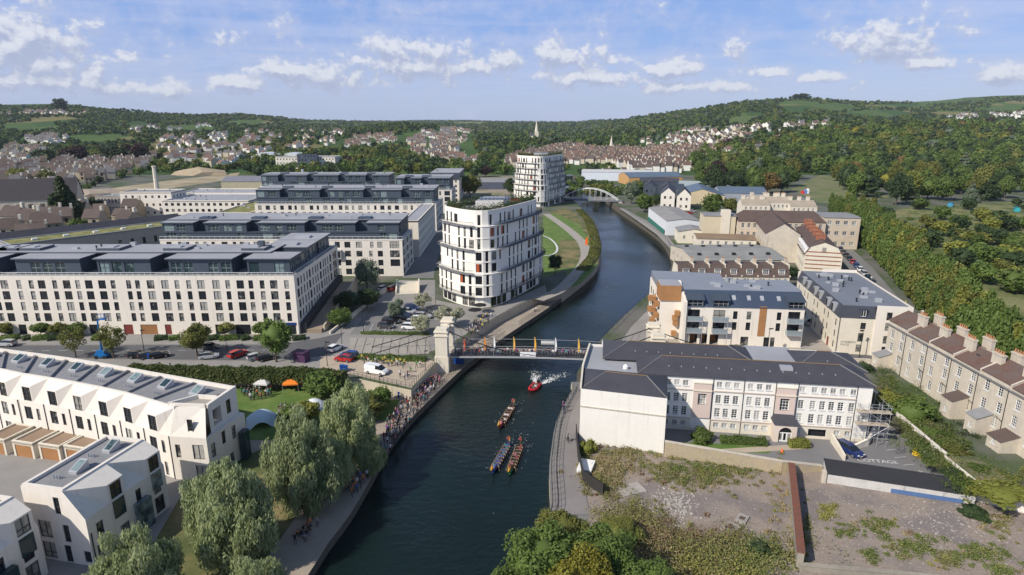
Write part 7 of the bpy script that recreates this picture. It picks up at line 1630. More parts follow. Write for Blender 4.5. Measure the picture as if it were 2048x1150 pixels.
for i, (q, hd, w, r_, s, nm, u, v) in enumerate(HOUSES):
 if i < 300:
  r = thing('terraced_house', f'{WN[w]} house with {RN[r_]} roof, {v}-{u} of the {nm}', 'house', q, R(hd), nm); r.scale = (s, s, s)
  link('wall', hmw[w], r); link('roof', hmr[r_], r); link('chimney', hmc, r)
  if q[1] < 560:
   for x in (1.6, 4.5):
    for z in (.9, 3.4): link('window', hgw, r, (x, 0, z))
 else:
  c, sn = math.cos(R(hd)), math.sin(R(hd))
  for mbx, mi in ((ha, w), (hb, 3 + r_), (hc, 2)):
   k = len(sv_); sv_.extend([(q[0] + (c * x - sn * y) * s, q[1] + (sn * x + c * y) * s, q[2] + z * s) for x, y, z in mbx.v]); sf_.extend([tuple(k + j for j in f) for f in mbx.f]); sm_.extend([mi] * len(mbx.f))
me = bpy.data.meshes.new('far_houses'); me.from_pydata(sv_, [], sf_); [me.materials.append(m) for m in HW + HR]; me.polygons.foreach_set('material_index', sm_); me.update()
tag(link('far_houses', me), 'mass of far-off pale houses with red and brown roofs filling the valley sides', 'houses', kind='stuff')

# trees: rows from the back to the front, step set by the size of a crown in the picture
og = {}
for (u, v) in occ: og.setdefault((int(u // 12), int(v // 6)), []).append((u, v))
def near_house(u, v, du, dv):
 for a in range(int((u - du) // 12), int((u + du) // 12) + 1):
  for b in range(int((v - dv) // 6), int((v + dv) // 6) + 1):
   for (x, y) in og.get((a, b), ()):
    if abs(x - u) < du and -dv * .6 < y - v < dv: return True
 return False
PAL = {'wood': [(L_mid, 8), (L_dark, 6), (L_olive, 2.6), (L_lime, .6), (L_copper, .5), (L_rust, .4), (L_gold, .1), (L_blue, .7)], 'hill': [(L_mid, 4), (L_dark, 7), (L_olive, 1), (L_blue, .8)], 'town': [(L_mid, 5), (L_dark, 4), (L_olive, 3), (L_copper, .3), (L_lime, .5)]}
tz = [  # polygon, crown radius m, height m, palette, density, avoid houses, place
 ([(1385, 392), (1370, 318), (1440, 300), (1520, 285), (1700, 262), (2075, 250), (2075, 405), (1830, 415), (1740, 410), (1700, 398), (1660, 352), (1600, 358), (1570, 395), (1520, 402)], 7.8, 18, 'wood', 1.0, False, 'wooded park on the right'),
 ([(1225, 262), (1240, 236), (1330, 218), (1420, 204), (1520, 195), (1640, 195), (1760, 202), (1860, 198), (1960, 188), (2075, 184), (2075, 250), (1700, 262), (1400, 285), (1290, 290)], 6.5, 10, 'hill', .9, True, 'hill'),
 ([(-10, 330), (-10, 205), (130, 208), (200, 220), (400, 222), (560, 228), (620, 240), (620, 262), (560, 262), (330, 275), (300, 320)], 6.0, 10, 'hill', .95, True, 'hill'),
 ([(560, 262), (600, 238), (1240, 238), (1290, 262), (1270, 300), (1140, 296), (1000, 330), (960, 328), (940, 260), (860, 262), (800, 270), (690, 280), (600, 300)], 6.0, 12, 'hill', 1.0, True, 'centre wood'),
 ([(300, 330), (330, 275), (620, 262), (620, 310), (560, 312), (470, 345), (330, 350)], 4.8, 9, 'town', .95, True, 'left town'),
 ([(480, 352), (500, 325), (690, 300), (830, 292), (840, 320), (1000, 322), (1010, 340), (1020, 352), (930, 360), (900, 372), (850, 352), (560, 362)], 6.2, 13, 'town', 1.0, True, 'trees behind the flats'),
 ([(-10, 335), (-10, 288), (60, 296), (300, 312), (300, 322)], 6.0, 13, 'town', .9, True, 'left trees'),
 ([(1000, 348), (1010, 296), (1420, 290), (1460, 318), (1400, 350), (1300, 352)], 4.2, 8, 'town', .5, True, 'town trees'),
 ([(1130, 398), (1140, 362), (1180, 366), (1250, 380), (1240, 396)], 3.6, 7, 'town', .8, False, 'bank trees'),
 ([(-10, 395), (-10, 340), (160, 340), (300, 330), (330, 350), (160, 385)], 4.2, 8, 'town', .2, False, 'left gardens'),
 ([(0, 505), (0, 470), (130, 470), (250, 478), (180, 505)], 3.0, 5, 'town', .35, False, 'left gardens near'),
 ([(1330, 300), (1330, 282), (1480, 268), (1690, 252), (1690, 268), (1500, 300)], 5.0, 9, 'town', .55, True, 'right town')]
TREES = []; rt = random.Random(9)
for P, cr, hh, pal, den, avoid, nm in tz:
 us = [p[0] for p in P]; vs = [p[1] for p in P]; v = min(vs); ms = [m for m, _ in PAL[pal]]; wt = [w for _, w in PAL[pal]]
 while v < max(vs):
  p0 = None
  for uu in (sum(us) / len(us), min(us) * .7 + max(us) * .3, max(us) * .8 + min(us) * .2):
   p0 = p0 or TT(uu, v)
  if p0 is None: v += .8; continue
  u = min(us); rp = max(1.2, cr * FPX / p0[1])
  while u < max(us):
   uu, vv = u + rt.uniform(-.5, .5) * rp, v + rt.uniform(-.3, .3) * rp
   if inpoly(uu, vv, P) and not in_meadow(uu, vv) and rt.random() < den:
    q = TT(uu, vv)
    if q and not (avoid and near_house(uu, vv, 5.5 * FPX / q[1] + .8, 4.5 * FPX / q[1])): TREES.append((q, cr * rt.uniform(.7, 1.3), hh * rt.uniform(.7, 1.25), rt.choices(ms, wt)[0], nm))
    if q: rp = max(1.2, cr * FPX / q[1])
   u += rp * 1.5
  v += max(.9, rp * .62)
TREES.sort(key=lambda t: t[0][1] / t[1])
# the tall belt beside the road on the right
belt = []
for a, b, n in (((1648, 432), (1742, 526), 22), ((1742, 526), (1832, 626), 18), ((1832, 626), (1905, 705), 12), ((1905, 705), (2080, 880), 16)):
 for i in range(n):
  for row in range(3):
   t = (i + rt.random()) / n; g = G(a[0] + (b[0] - a[0]) * t + 12 + row * 30, a[1] + (b[1] - a[1]) * t - 6); belt.append((g, row))
def ordinal(n): return f"{n}{'th' if 10 < n % 100 < 14 else {1: 'st', 2: 'nd', 3: 'rd'}.get(n % 10, 'th')}"
for i, (g, row) in enumerate(belt):
 if g[0] < 91: continue
 m = rt.choices([L_mid, L_olive, L_lime], [9, 1.4, 1.4])[0]; mn = {L_mid: 'mid green', L_olive: 'olive', L_lime: 'yellow-green'}[m]
 tree((*g, 0), rt.uniform(9.5, 13), rt.uniform(2.6, 3.8), rt.choice(('round', 'column', 'column')), m, 200 + i % 5, f'{mn} tree, {ordinal(i // 3 + 1)} from the far end in the {("roadside", "middle", "inner")[row]} row of the leafy belt', 'tall belt beside the road', 3000, .075, .03)
for i in range(120):        # allotment bushes and gaps
 q = None
 while q is None or not inpoly(*q, [(1760, 470), (1720, 432), (1820, 418), (2060, 408), (2060, 600), (1930, 560)]): q = (rt.uniform(1720, 2060), rt.uniform(405, 620))
 hh = rt.choice((1.5, 2, 3, 6, 8)); m = rt.choice((L_mid, L_mid, L_dark, L_dark, L_olive, L_lime))
 mn = {L_mid: 'mid green', L_olive: 'olive', L_dark: 'dark green', L_lime: 'yellow-green'}[m]
 tree((*G(*q), 0), hh, hh * .62, 'bush' if hh < 5 else 'round', m, 210 + i % 4, f'{("low" if hh < 2.5 else "tall")} {mn} {"bush" if hh < 5 else "tree"} at the {("far" if q[1] < 470 else "near")} {("left" if q[0] < 1860 else "middle" if q[0] < 1970 else "right")} of the allotments', 'allotment planting', 900, .10, 0 if hh < 5 else .08)
NI = 150
MN = {L_mid: 'mid green', L_dark: 'dark green', L_olive: 'olive green', L_lime: 'yellow-green', L_copper: 'dark copper', L_rust: 'bronze', L_gold: 'golden', L_blue: 'grey-green'}
def pl(q):
 a = q[0] / q[1]; return f"at the {'near' if q[1] < 470 else 'far' if q[1] > 640 else 'middle'} {'left' if a < .42 else 'right' if a > .66 else 'centre'} of"
ind = [t for t in TREES if t[0][1] < 900][:NI]; idset = set(map(id, ind))
for i, (q, cr, hh, m, nm) in enumerate(ind):
 k = 'round' if m not in (L_dark, L_blue) else rt.choice(('round', 'round', 'cone', 'cedar'))
 tree(q, hh, cr, k, m, 220 + i % 4, f'{MN[m]} {"spreading" if k == "round" else "pointed" if k == "cone" else "layered"} tree {pl(q)} the {nm}', f'trees of the {nm}', 3200, .065, .05)
# the rest as one mass per leaf colour, real leaf clumps further apart with distance
lod = {}
for kk, n, sz in (('a', 220, .15), ('b', 44, .3), ('c', 16, .42)): lod[kk] = [crown_data('round', n, 300 + j, sz) for j in range(3)]
acc = {}
for t in TREES:
 if id(t) in idset: continue
 acc.setdefault(t[3].name, []).append(t)
print('trees', len(TREES))
parts = {'C': [], 'N': [], 'S': [], 't': [], 'EV': [], 'EF': [], 'mi': [], 'mE': []}; mats_used = []; ne = 0
rs5 = np.random.RandomState(2)
for mi, (nm, L) in enumerate(acc.items()):
 mats_used.append(MATS[nm])
 for (q, cr, hh, m, _) in L:
  kk = 'a' if q[1] < 1100 else 'b' if q[1] < 2000 else 'c'; C, N, S, tt, (ev, ef) = lod[kk][rs5.randint(3)]
  a = rs5.rand() * 6.28; ca, sa = math.cos(a), math.sin(a); Rm = np.array([[ca, -sa, 0], [sa, ca, 0], [0, 0, 1]]); sc = np.array([cr, cr, hh * .5]); off = np.array([q[0], q[1], q[2] - .5])
  parts['C'].append((C @ Rm.T) * sc + off); parts['N'].append(N @ Rm.T); parts['S'].append(S * cr); parts['t'].append(np.clip(tt + rs5.uniform(-.25, .25), 0, 1)); parts['mi'].append(np.full(len(C), mi))
  e = (ev @ Rm.T) * sc + off; parts['EV'].append(e); parts['EF'].append(ef + ne); parts['mE'].append(np.full(len(ef), mi)); ne += len(e)
cat = {k: np.concatenate(v) for k, v in parts.items()}
me = quads_mesh('far_woodland', cat['C'], cat['N'], cat['S'], mats_used, cat['t'], (cat['EV'], cat['EF']), 1.0, rs5)
me.polygons.foreach_set('material_index', np.concatenate([cat['mi'], cat['mE']]).astype(np.int32))
tag(link('far_woodland', me), 'far-off woods and hedgerow trees covering the hills and valley', 'woodland', kind='stuff')
print('woodland faces', len(me.polygons))
# landmark trees on the skyline, church and spire, far flats
for i, (u, v, h, rr, m, lb) in enumerate(((122, 222, 40, 26, L_dark, 'hilltop tree clump on the left skyline'), (1603, 200, 26, 34, L_dark, 'round tree clump on top of the right hill'), (150, 326, 22, 17, L_copper, 'broad dark copper beech in the left valley'), (230, 326, 23, 18, L_dark, 'large dark rounded tree right of the copper beech'), (275, 322, 24, 17, L_copper, 'deep purple beech at the end of the dark tree group'), (90, 326, 18, 15, L_dark, 'dark rounded tree left of the copper beech'))):
 q = TT(u, v)
 if q: tree(q, h, rr, 'round', m, 240 + i, lb, None, 1800, .085, .0)
def spire(label, u, v, h, w):
 q = TT(u, v); r = thing('church_spire', label, 'church', q)
 mb = MB(); mb.box(-w, w, -w, w, 0, h * .42); build(mb, 'tower', [M_ashlar2], r)
 mb = MB(); mb.lathe([(w * .95, h * .42), (w * .5, h * .7), (.05, h)], (0, 0, 0), 8); build(mb, 'spire', [M_ashlar2], r)
 mb = MB(); mb.wall((-w * 4, -w), (-w, -w), 0, h * .2); mb.wall((-w, w), (-w * 4, w), 0, h * .2); mb.wall((-w * 4, w), (-w * 4, -w), 0, h * .2); build(mb, 'nave_wall', [M_ashlar2], r)
 mb = MB(); mb.poly([(-w * 4, -w, h * .2), (-w, -w, h * .2), (-w, 0, h * .34), (-w * 4, 0, h * .34)]); mb.poly([(-w, w, h * .2), (-w * 4, w, h * .2), (-w * 4, 0, h * .34), (-w, 0, h * .34)]); mb.poly([(-w * 4, w, h * .2), (-w * 4, -w, h * .2), (-w * 4, 0, h * .34)]); build(mb, 'nave_roof', [M_slate], r)
spire('pale church spire rising from the wooded centre of the valley', 1073, 280, 38, 3.6); spire('small church spire among the red-roofed terraces', 1222, 306, 26, 2.5)
plain_block('flats', 'far white flats with dark upper band at the left centre', 'building', -262, -196, 700, 24, 13, M_white, M_zinc, 3, 3.4, 3, 1.3, 1.6)
plain_block('flats', 'second far block of flats with a dark middle bay', 'building', -236, -214, 694, 6, 16, M_zinc, M_zroof, 4, 3.4, 4, 1.3, 1.6)
for i, (x, y) in enumerate(((-330, 800), (-296, 800))):
 r = thing('vaulted_hall', ('left', 'right')[i] + ' of two pale halls with shallow curved roofs in the far left', 'hall', (x, y, float(Hgt(x, y)))); mb = MB(); n = 10
 mb.box(0, 32, 0, 26, 0, 7); build(mb, 'wall', [mat('hall wall', (.4, .42, .45))], r); mb = MB(); pr = [(32 * j / n, 7 + 5 * math.sin(math.pi * j / n)) for j in range(n + 1)]
 for a, b in zip(pr, pr[1:]): mb.poly([(a[0], 0, a[1]), (b[0], 0, b[1]), (b[0], 26, b[1]), (a[0], 26, a[1])])
 mb.poly([(p[0], 0, p[1]) for p in pr][::-1]); build(mb, 'roof', [mat('hall roof', (.62, .66, .70), .5)], r)
for i, (u, v, w, h, c) in enumerate(((400, 352, 40, 7, (.36, .29, .2)), (180, 392, 34, 6, (.30, .25, .2)))):
 q = TT(u, v); vv, ff = ICO2; rs6 = np.random.RandomState(i); P = vv * (1 + .08 * rs6.normal(size=(len(vv), 1))) * [w / 1.4, w / 3, h] + [0, 0, -.3]
 m_ = bpy.data.meshes.new('spoil_heap'); m_.from_pydata(P.tolist(), [], ff.tolist()); m_.materials.append(mat(f'spoil {i}', c, .95, .25, .1, 1)); tag(link('spoil_heap', m_, None, q), ('sandy', 'brown')[i] + ' spoil heap on the waste ground behind the left terraces', 'heap')
# ------------------------------------------------------------------ vehicles
M_paint = mat('car paint', (1, 1, 1), .25, .02, objcol=True, spec=.6)
M_tyre = mat('tyre', (.02, .02, .02), .9); M_rim = mat('rim', (.4, .4, .42), .35, metal=.6)
M_carglass = mat('car glass', (.015, .02, .025), .05, .05, spec=.7); M_lamp = mat('headlamp', (.7, .72, .75), .15); M_tail = mat('tail lamp', (.35, .02, .02), .3)
def car_proto(kind):
 r = thing('parked_car', 'x', 'car'); L = {'hatch': 4.1, 'estate': 4.6, 'van': 4.9}[kind]; hw = .88
 if kind == 'hatch': low = [(-2.05, .45, .75), (-1.95, .25, .98), (-1.0, .22, .98), (.75, .22, .95), (1.7, .25, .80), (2.05, .35, .62)]; cab = [(-1.98, .97), (-1.7, 1.42), (-.2, 1.50), (.35, 1.40), (1.1, .94)]
 elif kind == 'estate': low = [(-2.3, .45, .78), (-2.2, .25, 1.0), (-1.0, .22, 1.0), (.85, .22, .98), (1.95, .25, .84), (2.3, .35, .64)]; cab = [(-2.22, 1.0), (-2.0, 1.45), (-.3, 1.52), (.45, 1.42), (1.25, .97)]
 else: low = [(-2.45, .4, 1.1), (-2.4, .25, 1.2), (-1.0, .22, 1.2), (1.0, .22, 1.15), (2.0, .25, 1.0), (2.45, .35, .7)]; cab = [(-2.42, 1.18), (-2.35, 1.95), (-.4, 2.0), (.9, 1.85), (1.75, 1.08)]
 mb = MB()
 for (a, b) in zip(low, low[1:]):
  wa = hw if abs(a[0]) < L / 2 - .2 else hw * .86; wb = hw if abs(b[0]) < L / 2 - .2 else hw * .86
  mb.poly([(a[0], -wa * .94, a[2]), (b[0], -wb * .94, b[2]), (b[0], wb * .94, b[2]), (a[0], wa * .94, a[2])])
  for s in (-1, 1):
   q = [(a[0], s * wa, a[1]), (b[0], s * wb, b[1]), (b[0], s * wb, .62), (a[0], s * wa, .62)]; q2 = [(a[0], s * wa, .62), (b[0], s * wb, .62), (b[0], s * wb * .94, b[2]), (a[0], s * wa * .94, a[2])]
   mb.poly(q if s < 0 else q[::-1]); mb.poly(q2 if s < 0 else q2[::-1])
 for e, s in ((low[0], -1), (low[-1], 1)): q = [(e[0], -hw * .86, e[1]), (e[0], hw * .86, e[1]), (e[0], hw * .8, e[2]), (e[0], -hw * .8, e[2])]; mb.poly(q if s > 0 else q[::-1])
 n = len(cab); top = [c for c in cab if c[1] > 1.35 * (1 if kind != 'van' else 1.3)]
 for a, b in zip(top, top[1:]): mb.poly([(a[0], -.62, a[1]), (b[0], -.62, b[1]), (b[0], .62, b[1]), (a[0], .62, a[1])])
 if kind == 'van':
  for s in (-1, 1): q = [(cab[0][0], s * .84, cab[0][1]), (.2, s * .84, 1.17), (.2, s * .63, 1.9), (cab[1][0], s * .63, cab[1][1])]; q = [(x, y * 1.02, z) for x, y, z in q]; mb.poly(q if s < 0 else q[::-1])
 build(mb, 'body', [M_paint], r)
 mb = MB()
 for s in (-1, 1): q = [(cab[0][0] + .05, s * .82, cab[0][1]), (cab[-1][0] - .05, s * .82, cab[-1][1])] + [(c[0], s * .62, c[1] - .02) for c in cab[1:-1][::-1]]; mb.poly(q if s < 0 else q[::-1])
 mb.poly([(cab[-1][0], -.8, cab[-1][1] + .01), (cab[-1][0], .8, cab[-1][1] + .01), (cab[-2][0], .61, cab[-2][1] - .01), (cab[-2][0], -.61, cab[-2][1] - .01)]); mb.poly([(cab[0][0], .8, cab[0][1]), (cab[0][0], -.8, cab[0][1]), (cab[1][0], -.61, cab[1][1]), (cab[1][0], .61, cab[1][1])]); build(mb, 'windows', [M_carglass], r)
 wx = L * .31
 ty = MB(); ty.tube((0, -.1, 0), (0, .1, 0), .31, .31, 14); rm = MB(); rm.tube((0, -.11, 0), (0, .11, 0), .19, .19, 10); tm, rmm = ty.mesh('wheel', [M_tyre]), rm.mesh('rim', [M_rim])
 for x in (-wx, wx):
  for y in (-hw + .06, hw - .06): w = link('wheel', tm, r, (x, y, .31)); link('rim', rmm, w)
 for s in (-1, 1):
  q = MB(); q.box(L / 2 - .14, L / 2 + .02, s * .58 - .17, s * .58 + .17, .58, .72); build(q, 'headlight', [M_lamp], r); q = MB(); q.box(-L / 2 - .02, -L / 2 + .12, s * .62 - .14, s * .62 + .14, .7, .88); build(q, 'tail_light', [M_tail], r)
 q = MB(); q.box(L / 2 - .05, L / 2 + .03, -.26, .26, .38, .5); build(q, 'number_plate', [M_wframe], r)
 return r
CARC = {'black': (.012, .012, .014), 'dark grey': (.06, .06, .065), 'silver': (.42, .43, .44), 'white': (.78, .78, .77), 'red': (.42, .02, .02), 'blue': (.02, .06, .22), 'navy': (.015, .03, .12)}
PROTO = {}
def car(p, z, heading, col, label, kind='hatch', group=None):
 first = kind not in PROTO
 if first: PROTO[kind] = car_proto(kind); o = PROTO[kind]; o.location = (*p, z); o.rotation_euler = (0, 0, heading)
 else: o = clone(PROTO[kind], (*p, z), heading)
 for k in ('group',):
  if k in o.keys(): del o[k]
 o['label'] = label; o.color = (*CARC[col], 1)
 if group: o['group'] = group
 for c in o.children: c.color = (*CARC[col], 1)
 o.name = 'van' if kind == 'van' else 'parked_car'
 o['category'] = 'van' if kind == 'van' else 'car'
 return o
ORD = ['first', 'second', 'third', 'fourth', 'fifth', 'sixth', 'seventh', 'eighth', 'ninth', 'tenth', 'eleventh', 'twelfth', 'thirteenth', 'fourteenth', 'fifteenth', 'sixteenth', 'seventeenth', 'eighteenth', 'nineteenth', 'twentieth', 'twenty-first', 'twenty-second']
ZL = .11
for i, (u, v, c) in enumerate(((772, 656, 'dark grey'), (782, 646, 'black'), (794, 639, 'black'), (804, 633, 'navy'), (820, 658, 'white'), (830, 650, 'silver'), (838, 643, 'white'), (846, 636, 'silver'), (852, 629, 'dark grey'), (815, 627, 'silver'), (824, 619, 'navy'), (808, 640, 'black'))):
 car(G(u, v), ZL, R(-12 + (i % 3) * 2), c, f'{c} car in the packed car park, {ORD[i]} from its lower left', ('hatch', 'estate')[i % 2], 'cars in the car park group')
for u, v, c, hd, k, lb in ((278, 715, 'black', 12, 'hatch', 'black car parked right of the blue lift by the hedge'), (297, 716, 'dark grey', 40, 'hatch', 'grey car parked between two dark cars by the hedge'), (319, 715, 'black', 30, 'hatch', 'dark car parked at the end of the hedge row'), (418, 717, 'silver', 20, 'hatch', 'silver car parked below the bright green street tree'), (476, 713, 'red', 62, 'estate', 'red estate car parked on the street'), (514, 719, 'silver', 40, 'hatch', 'silver car parked beside the dark street tree'), (533, 720, 'black', 40, 'hatch', 'black car behind the dark street tree'), (12, 692, 'silver', 178, 'estate', 'silver estate car driving at the left edge of the street'), (420, 698, 'dark grey', 5, 'hatch', 'dark car driving behind the bright green street tree'), (671, 701, 'white', 65, 'hatch', 'white car parked at the corner above the red car'), (688, 722, 'red', 165, 'hatch', 'bright red hatchback on the sandy plaza'), (698, 715, 'blue', 170, 'hatch', 'pale blue car behind the red hatchback'), (753, 747, 'white', -20, 'van', 'white van parked on the sandy plaza near the wall'), (768, 580, 'white', 60, 'hatch', 'white car by the steps behind the car park'), (783, 581, 'red', 70, 'hatch', 'red car beside the white car by the steps'), (1470, 703, 'black', 118, 'estate', 'black car parked in front of the riverside flats'), (1614, 648, 'silver', 80, 'van', 'pale van under the archway of the flats')):
 car(G(u, v), ZL, R(hd), c, lb, k)
car(G(1698, 906, ZR), ZR + .13, R(-70), 'navy', 'shiny dark blue car parked before the white building', 'estate'); car(G(1930, 975, ZR), ZR + .13, R(-140), 'blue', 'blue car inside the open carport')
a, b = G(1628, 446), G(1754, 578); hd = math.atan2(b[1] - a[1], b[0] - a[0]); cl = ['black', 'dark grey', 'red', 'silver', 'navy', 'black', 'white', 'dark grey', 'black', 'blue']
L_ = math.hypot(b[0] - a[0], b[1] - a[1]); n = min(22, int(L_ / 5.9))
for i in range(n):
 t = i / n; c = cl[(i * 7) % 10] if i != 9 else 'white'; car((a[0] + (b[0] - a[0]) * t, a[1] + (b[1] - a[1]) * t), ZL, hd, c, f'{c} car in the line beside the leafy belt, {ORD[i]} from the far end', ('hatch', 'estate')[i % 2], 'cars parked along the leafy belt')
for i, (u, v, c) in enumerate(((1656, 487, 'red'), (1673, 511, 'dark grey'), (1707, 549, 'black'))): car(G(u, v), ZL, hd, c, f'{c} car on the house side of the belt road, {ORD[i]} from far')
for i, (u, v, c) in enumerate(((1392, 446, 'navy'), (1400, 456, 'silver'), (1388, 440, 'dark grey'), (1410, 440, 'black'), (1378, 428, 'red'), (1386, 424, 'silver'))): car(G(u, v), ZL, R(10), c, f'{c} car in the yard beside the white shed, {ORD[i]} in the group', group='cars beside the white shed')

SH = {'white': (.72, .72, .72), 'black': (.02, .02, .022), 'red': (.32, .03, .04), 'pink': (.45, .16, .22), 'navy': (.018, .03, .09), 'blue': (.05, .13, .34), 'grey': (.25, .25, .26), 'green': (.05, .25, .08), 'yellow': (.55, .48, .08), 'orange': (.5, .17, .04), 'purple': (.2, .07, .3), 'teal': (.03, .25, .28)}
POSTX = {'stand': 'standing', 'walk': 'walking', 'arms': 'with folded arms', 'wave': 'with one arm raised', 'sit': 'sitting', 'cycle': 'riding a bicycle'}
rp = random.Random(11)
def person(p, rz, pose, col, place, group, sc=None):
 o = link('person', POSE[(pose, rp.randint(0, 1) if pose != 'cycle' else 0)], None, p, rz); s = sc or rp.uniform(.93, 1.06); o.scale = (s, s, s); o.color = (*SH[col], 1)
 return tag(o, f'person in a {col} top {POSTX[pose]} {place}', 'person', group)
def crowd(n, poly, z, place, group, cols, face, poses=('stand', 'walk', 'arms', 'stand'), world=None):
 us = [p[0] for p in poly]; vs = [p[1] for p in poly]; done = []; tries = 0
 while len(done) < n and tries < n * 60:
  tries += 1; u, v = rp.uniform(min(us), max(us)), rp.uniform(min(vs), max(vs))
  if not inpoly(u, v, poly): continue
  g = G(u, v, z)
  if any((g[0] - a) ** 2 + (g[1] - b) ** 2 < .30 for a, b in done): continue
  done.append(g); person((*g, z + .02), R(face + rp.gauss(0, 35)), rp.choice(poses), rp.choice(cols), place, group)
mixc = ['black', 'black', 'navy', 'white', 'grey', 'pink', 'red', 'navy', 'black', 'purple', 'grey', 'white', 'black', 'teal']
for i in range(72):
 x = BL * (.03 + .76 * (i + rp.uniform(-.3, .3)) / 72); p = on_bridge(x, rp.choice((-2.05, -2.0, -1.45, -1.4)), .02); person(p, bridge_an + R(rp.gauss(0, 25)), rp.choice(('stand', 'arms', 'stand', 'wave')), rp.choice(mixc), 'at the bridge railing', 'spectators on the bridge')
crowd(46, [(826, 795), (872, 758), (884, 766), (850, 805), (836, 812)], ZT, 'in the crowd below the plaza wall', 'crowd below the plaza wall', mixc + ['pink', 'black', 'red'], 60)
crowd(66, [(756, 912), (775, 850), (812, 805), (846, 812), (800, 880), (775, 915)], ZT, 'among spectators at the quay edge', 'spectators at the quay edge', mixc, 80)
crowd(34, [(690, 985), (722, 930), (760, 900), (765, 925), (735, 960), (705, 1000)], ZT, 'on the towpath under the willows', 'people under the willows', ['black', 'white', 'navy', 'orange', 'blue'], 60)
crowd(10, [(575, 1090), (600, 1060), (628, 1045), (640, 1052), (600, 1090)], ZT, 'in the group at the towpath bend', 'group at the towpath bend', ['black', 'black', 'grey', 'orange'], 60, ('sit', 'stand', 'sit'))
crowd(26, [(725, 722), (850, 730), (820, 762), (790, 760), (790, 735), (725, 730)], .03, 'on the sandy plaza above the wall', 'people on the sandy plaza', ['yellow', 'green', 'black', 'white', 'red', 'yellow', 'green'], 40, ('stand', 'sit', 'walk', 'arms'))
crowd(24, [(930, 668), (955, 645), (985, 630), (975, 650), (945, 675)], .03, 'at the tower forecourt above the towpath', 'people on the tower forecourt', ['white', 'navy', 'yellow', 'grey', 'white'], 40, ('stand', 'sit', 'arms'))
crowd(28, [(478, 788), (540, 776), (548, 796), (500, 805)], ZT, 'around the white canopy on the lawn', 'people round the white canopy', ['green', 'navy', 'teal', 'black', 'orange', 'white', 'green'], 30)
crowd(7, [(560, 772), (606, 772), (606, 782), (560, 782)], ZT, 'under the orange canopy', 'people under the orange canopy', ['black', 'grey', 'red'], 0, ('sit', 'stand'))
crowd(8, [(556, 820), (576, 818), (576, 836), (558, 838)], ZT, 'beside the pale dome tent', 'people beside the dome tent', ['black', 'grey', 'navy'], 0)
for u, v, z, c, ps, pl in ((1126, 818, ZR, 'purple', 'stand', 'leaning on the right-bank railing'), (1128, 826, ZR, 'navy', 'stand', 'next to the purple top on the right bank'), (1742, 562, .1, 'white', 'walk', 'on the belt pavement'), (1746, 566, .1, 'white', 'walk', 'following another white top by the belt'), (1810, 612, .1, 'yellow', 'walk', 'near the round sign at the belt road'), (1508, 704, .05, 'navy', 'walk', 'walking past the black car before the flats'), (1073, 622, ZT, 'white', 'sit', 'on the bank beyond the tower'), (1066, 624, ZT, 'white', 'sit', 'beside another on the far bank'), (845, 730, ZT, 'black', 'walk', 'near the blue cabin')):
 person((*G(u, v, z), z + .02), R(rp.uniform(0, 360)), ps, c, pl, None)
# cyclist
r = thing('bicycle', 'dark bicycle ridden along the right-bank path', 'bicycle', (*G(1135, 884, ZR), ZR + .02), R(8))
for y in (-.52, .52): q = MB(); pts = [(0, y + .33 * math.cos(t * math.pi / 8), .34 + .33 * math.sin(t * math.pi / 8)) for t in range(17)]; q.path(pts, .02, 4); build(q, 'wheel', [M_tyre], r)
q = MB()
for a, b in (((0, .52, .34), (0, .15, .34)), ((0, .15, .34), (0, .2, .85)), ((0, .2, .8), (0, -.38, .85)), ((0, .15, .34), (0, -.38, .8)), ((0, -.38, .95), (0, -.52, .34)), ((0, .52, .34), (0, .2, .8))): q.tube(a, b, .022, n=5)
build(q, 'frame', [M_dkmetal], r); q = MB(); q.box(-.08, .08, .1, .35, .87, .92); build(q, 'saddle', [M_tyre], r); q = MB(); q.tube((-.25, -.4, 1.0), (.25, -.4, 1.0), .02, n=5); build(q, 'handlebar', [M_dkmetal], r)
g = G(1135, 884, ZR); person((g[0], g[1] + .15, ZR + .04), R(8), 'cycle', 'grey', 'along the right-bank path', None, 1.0)

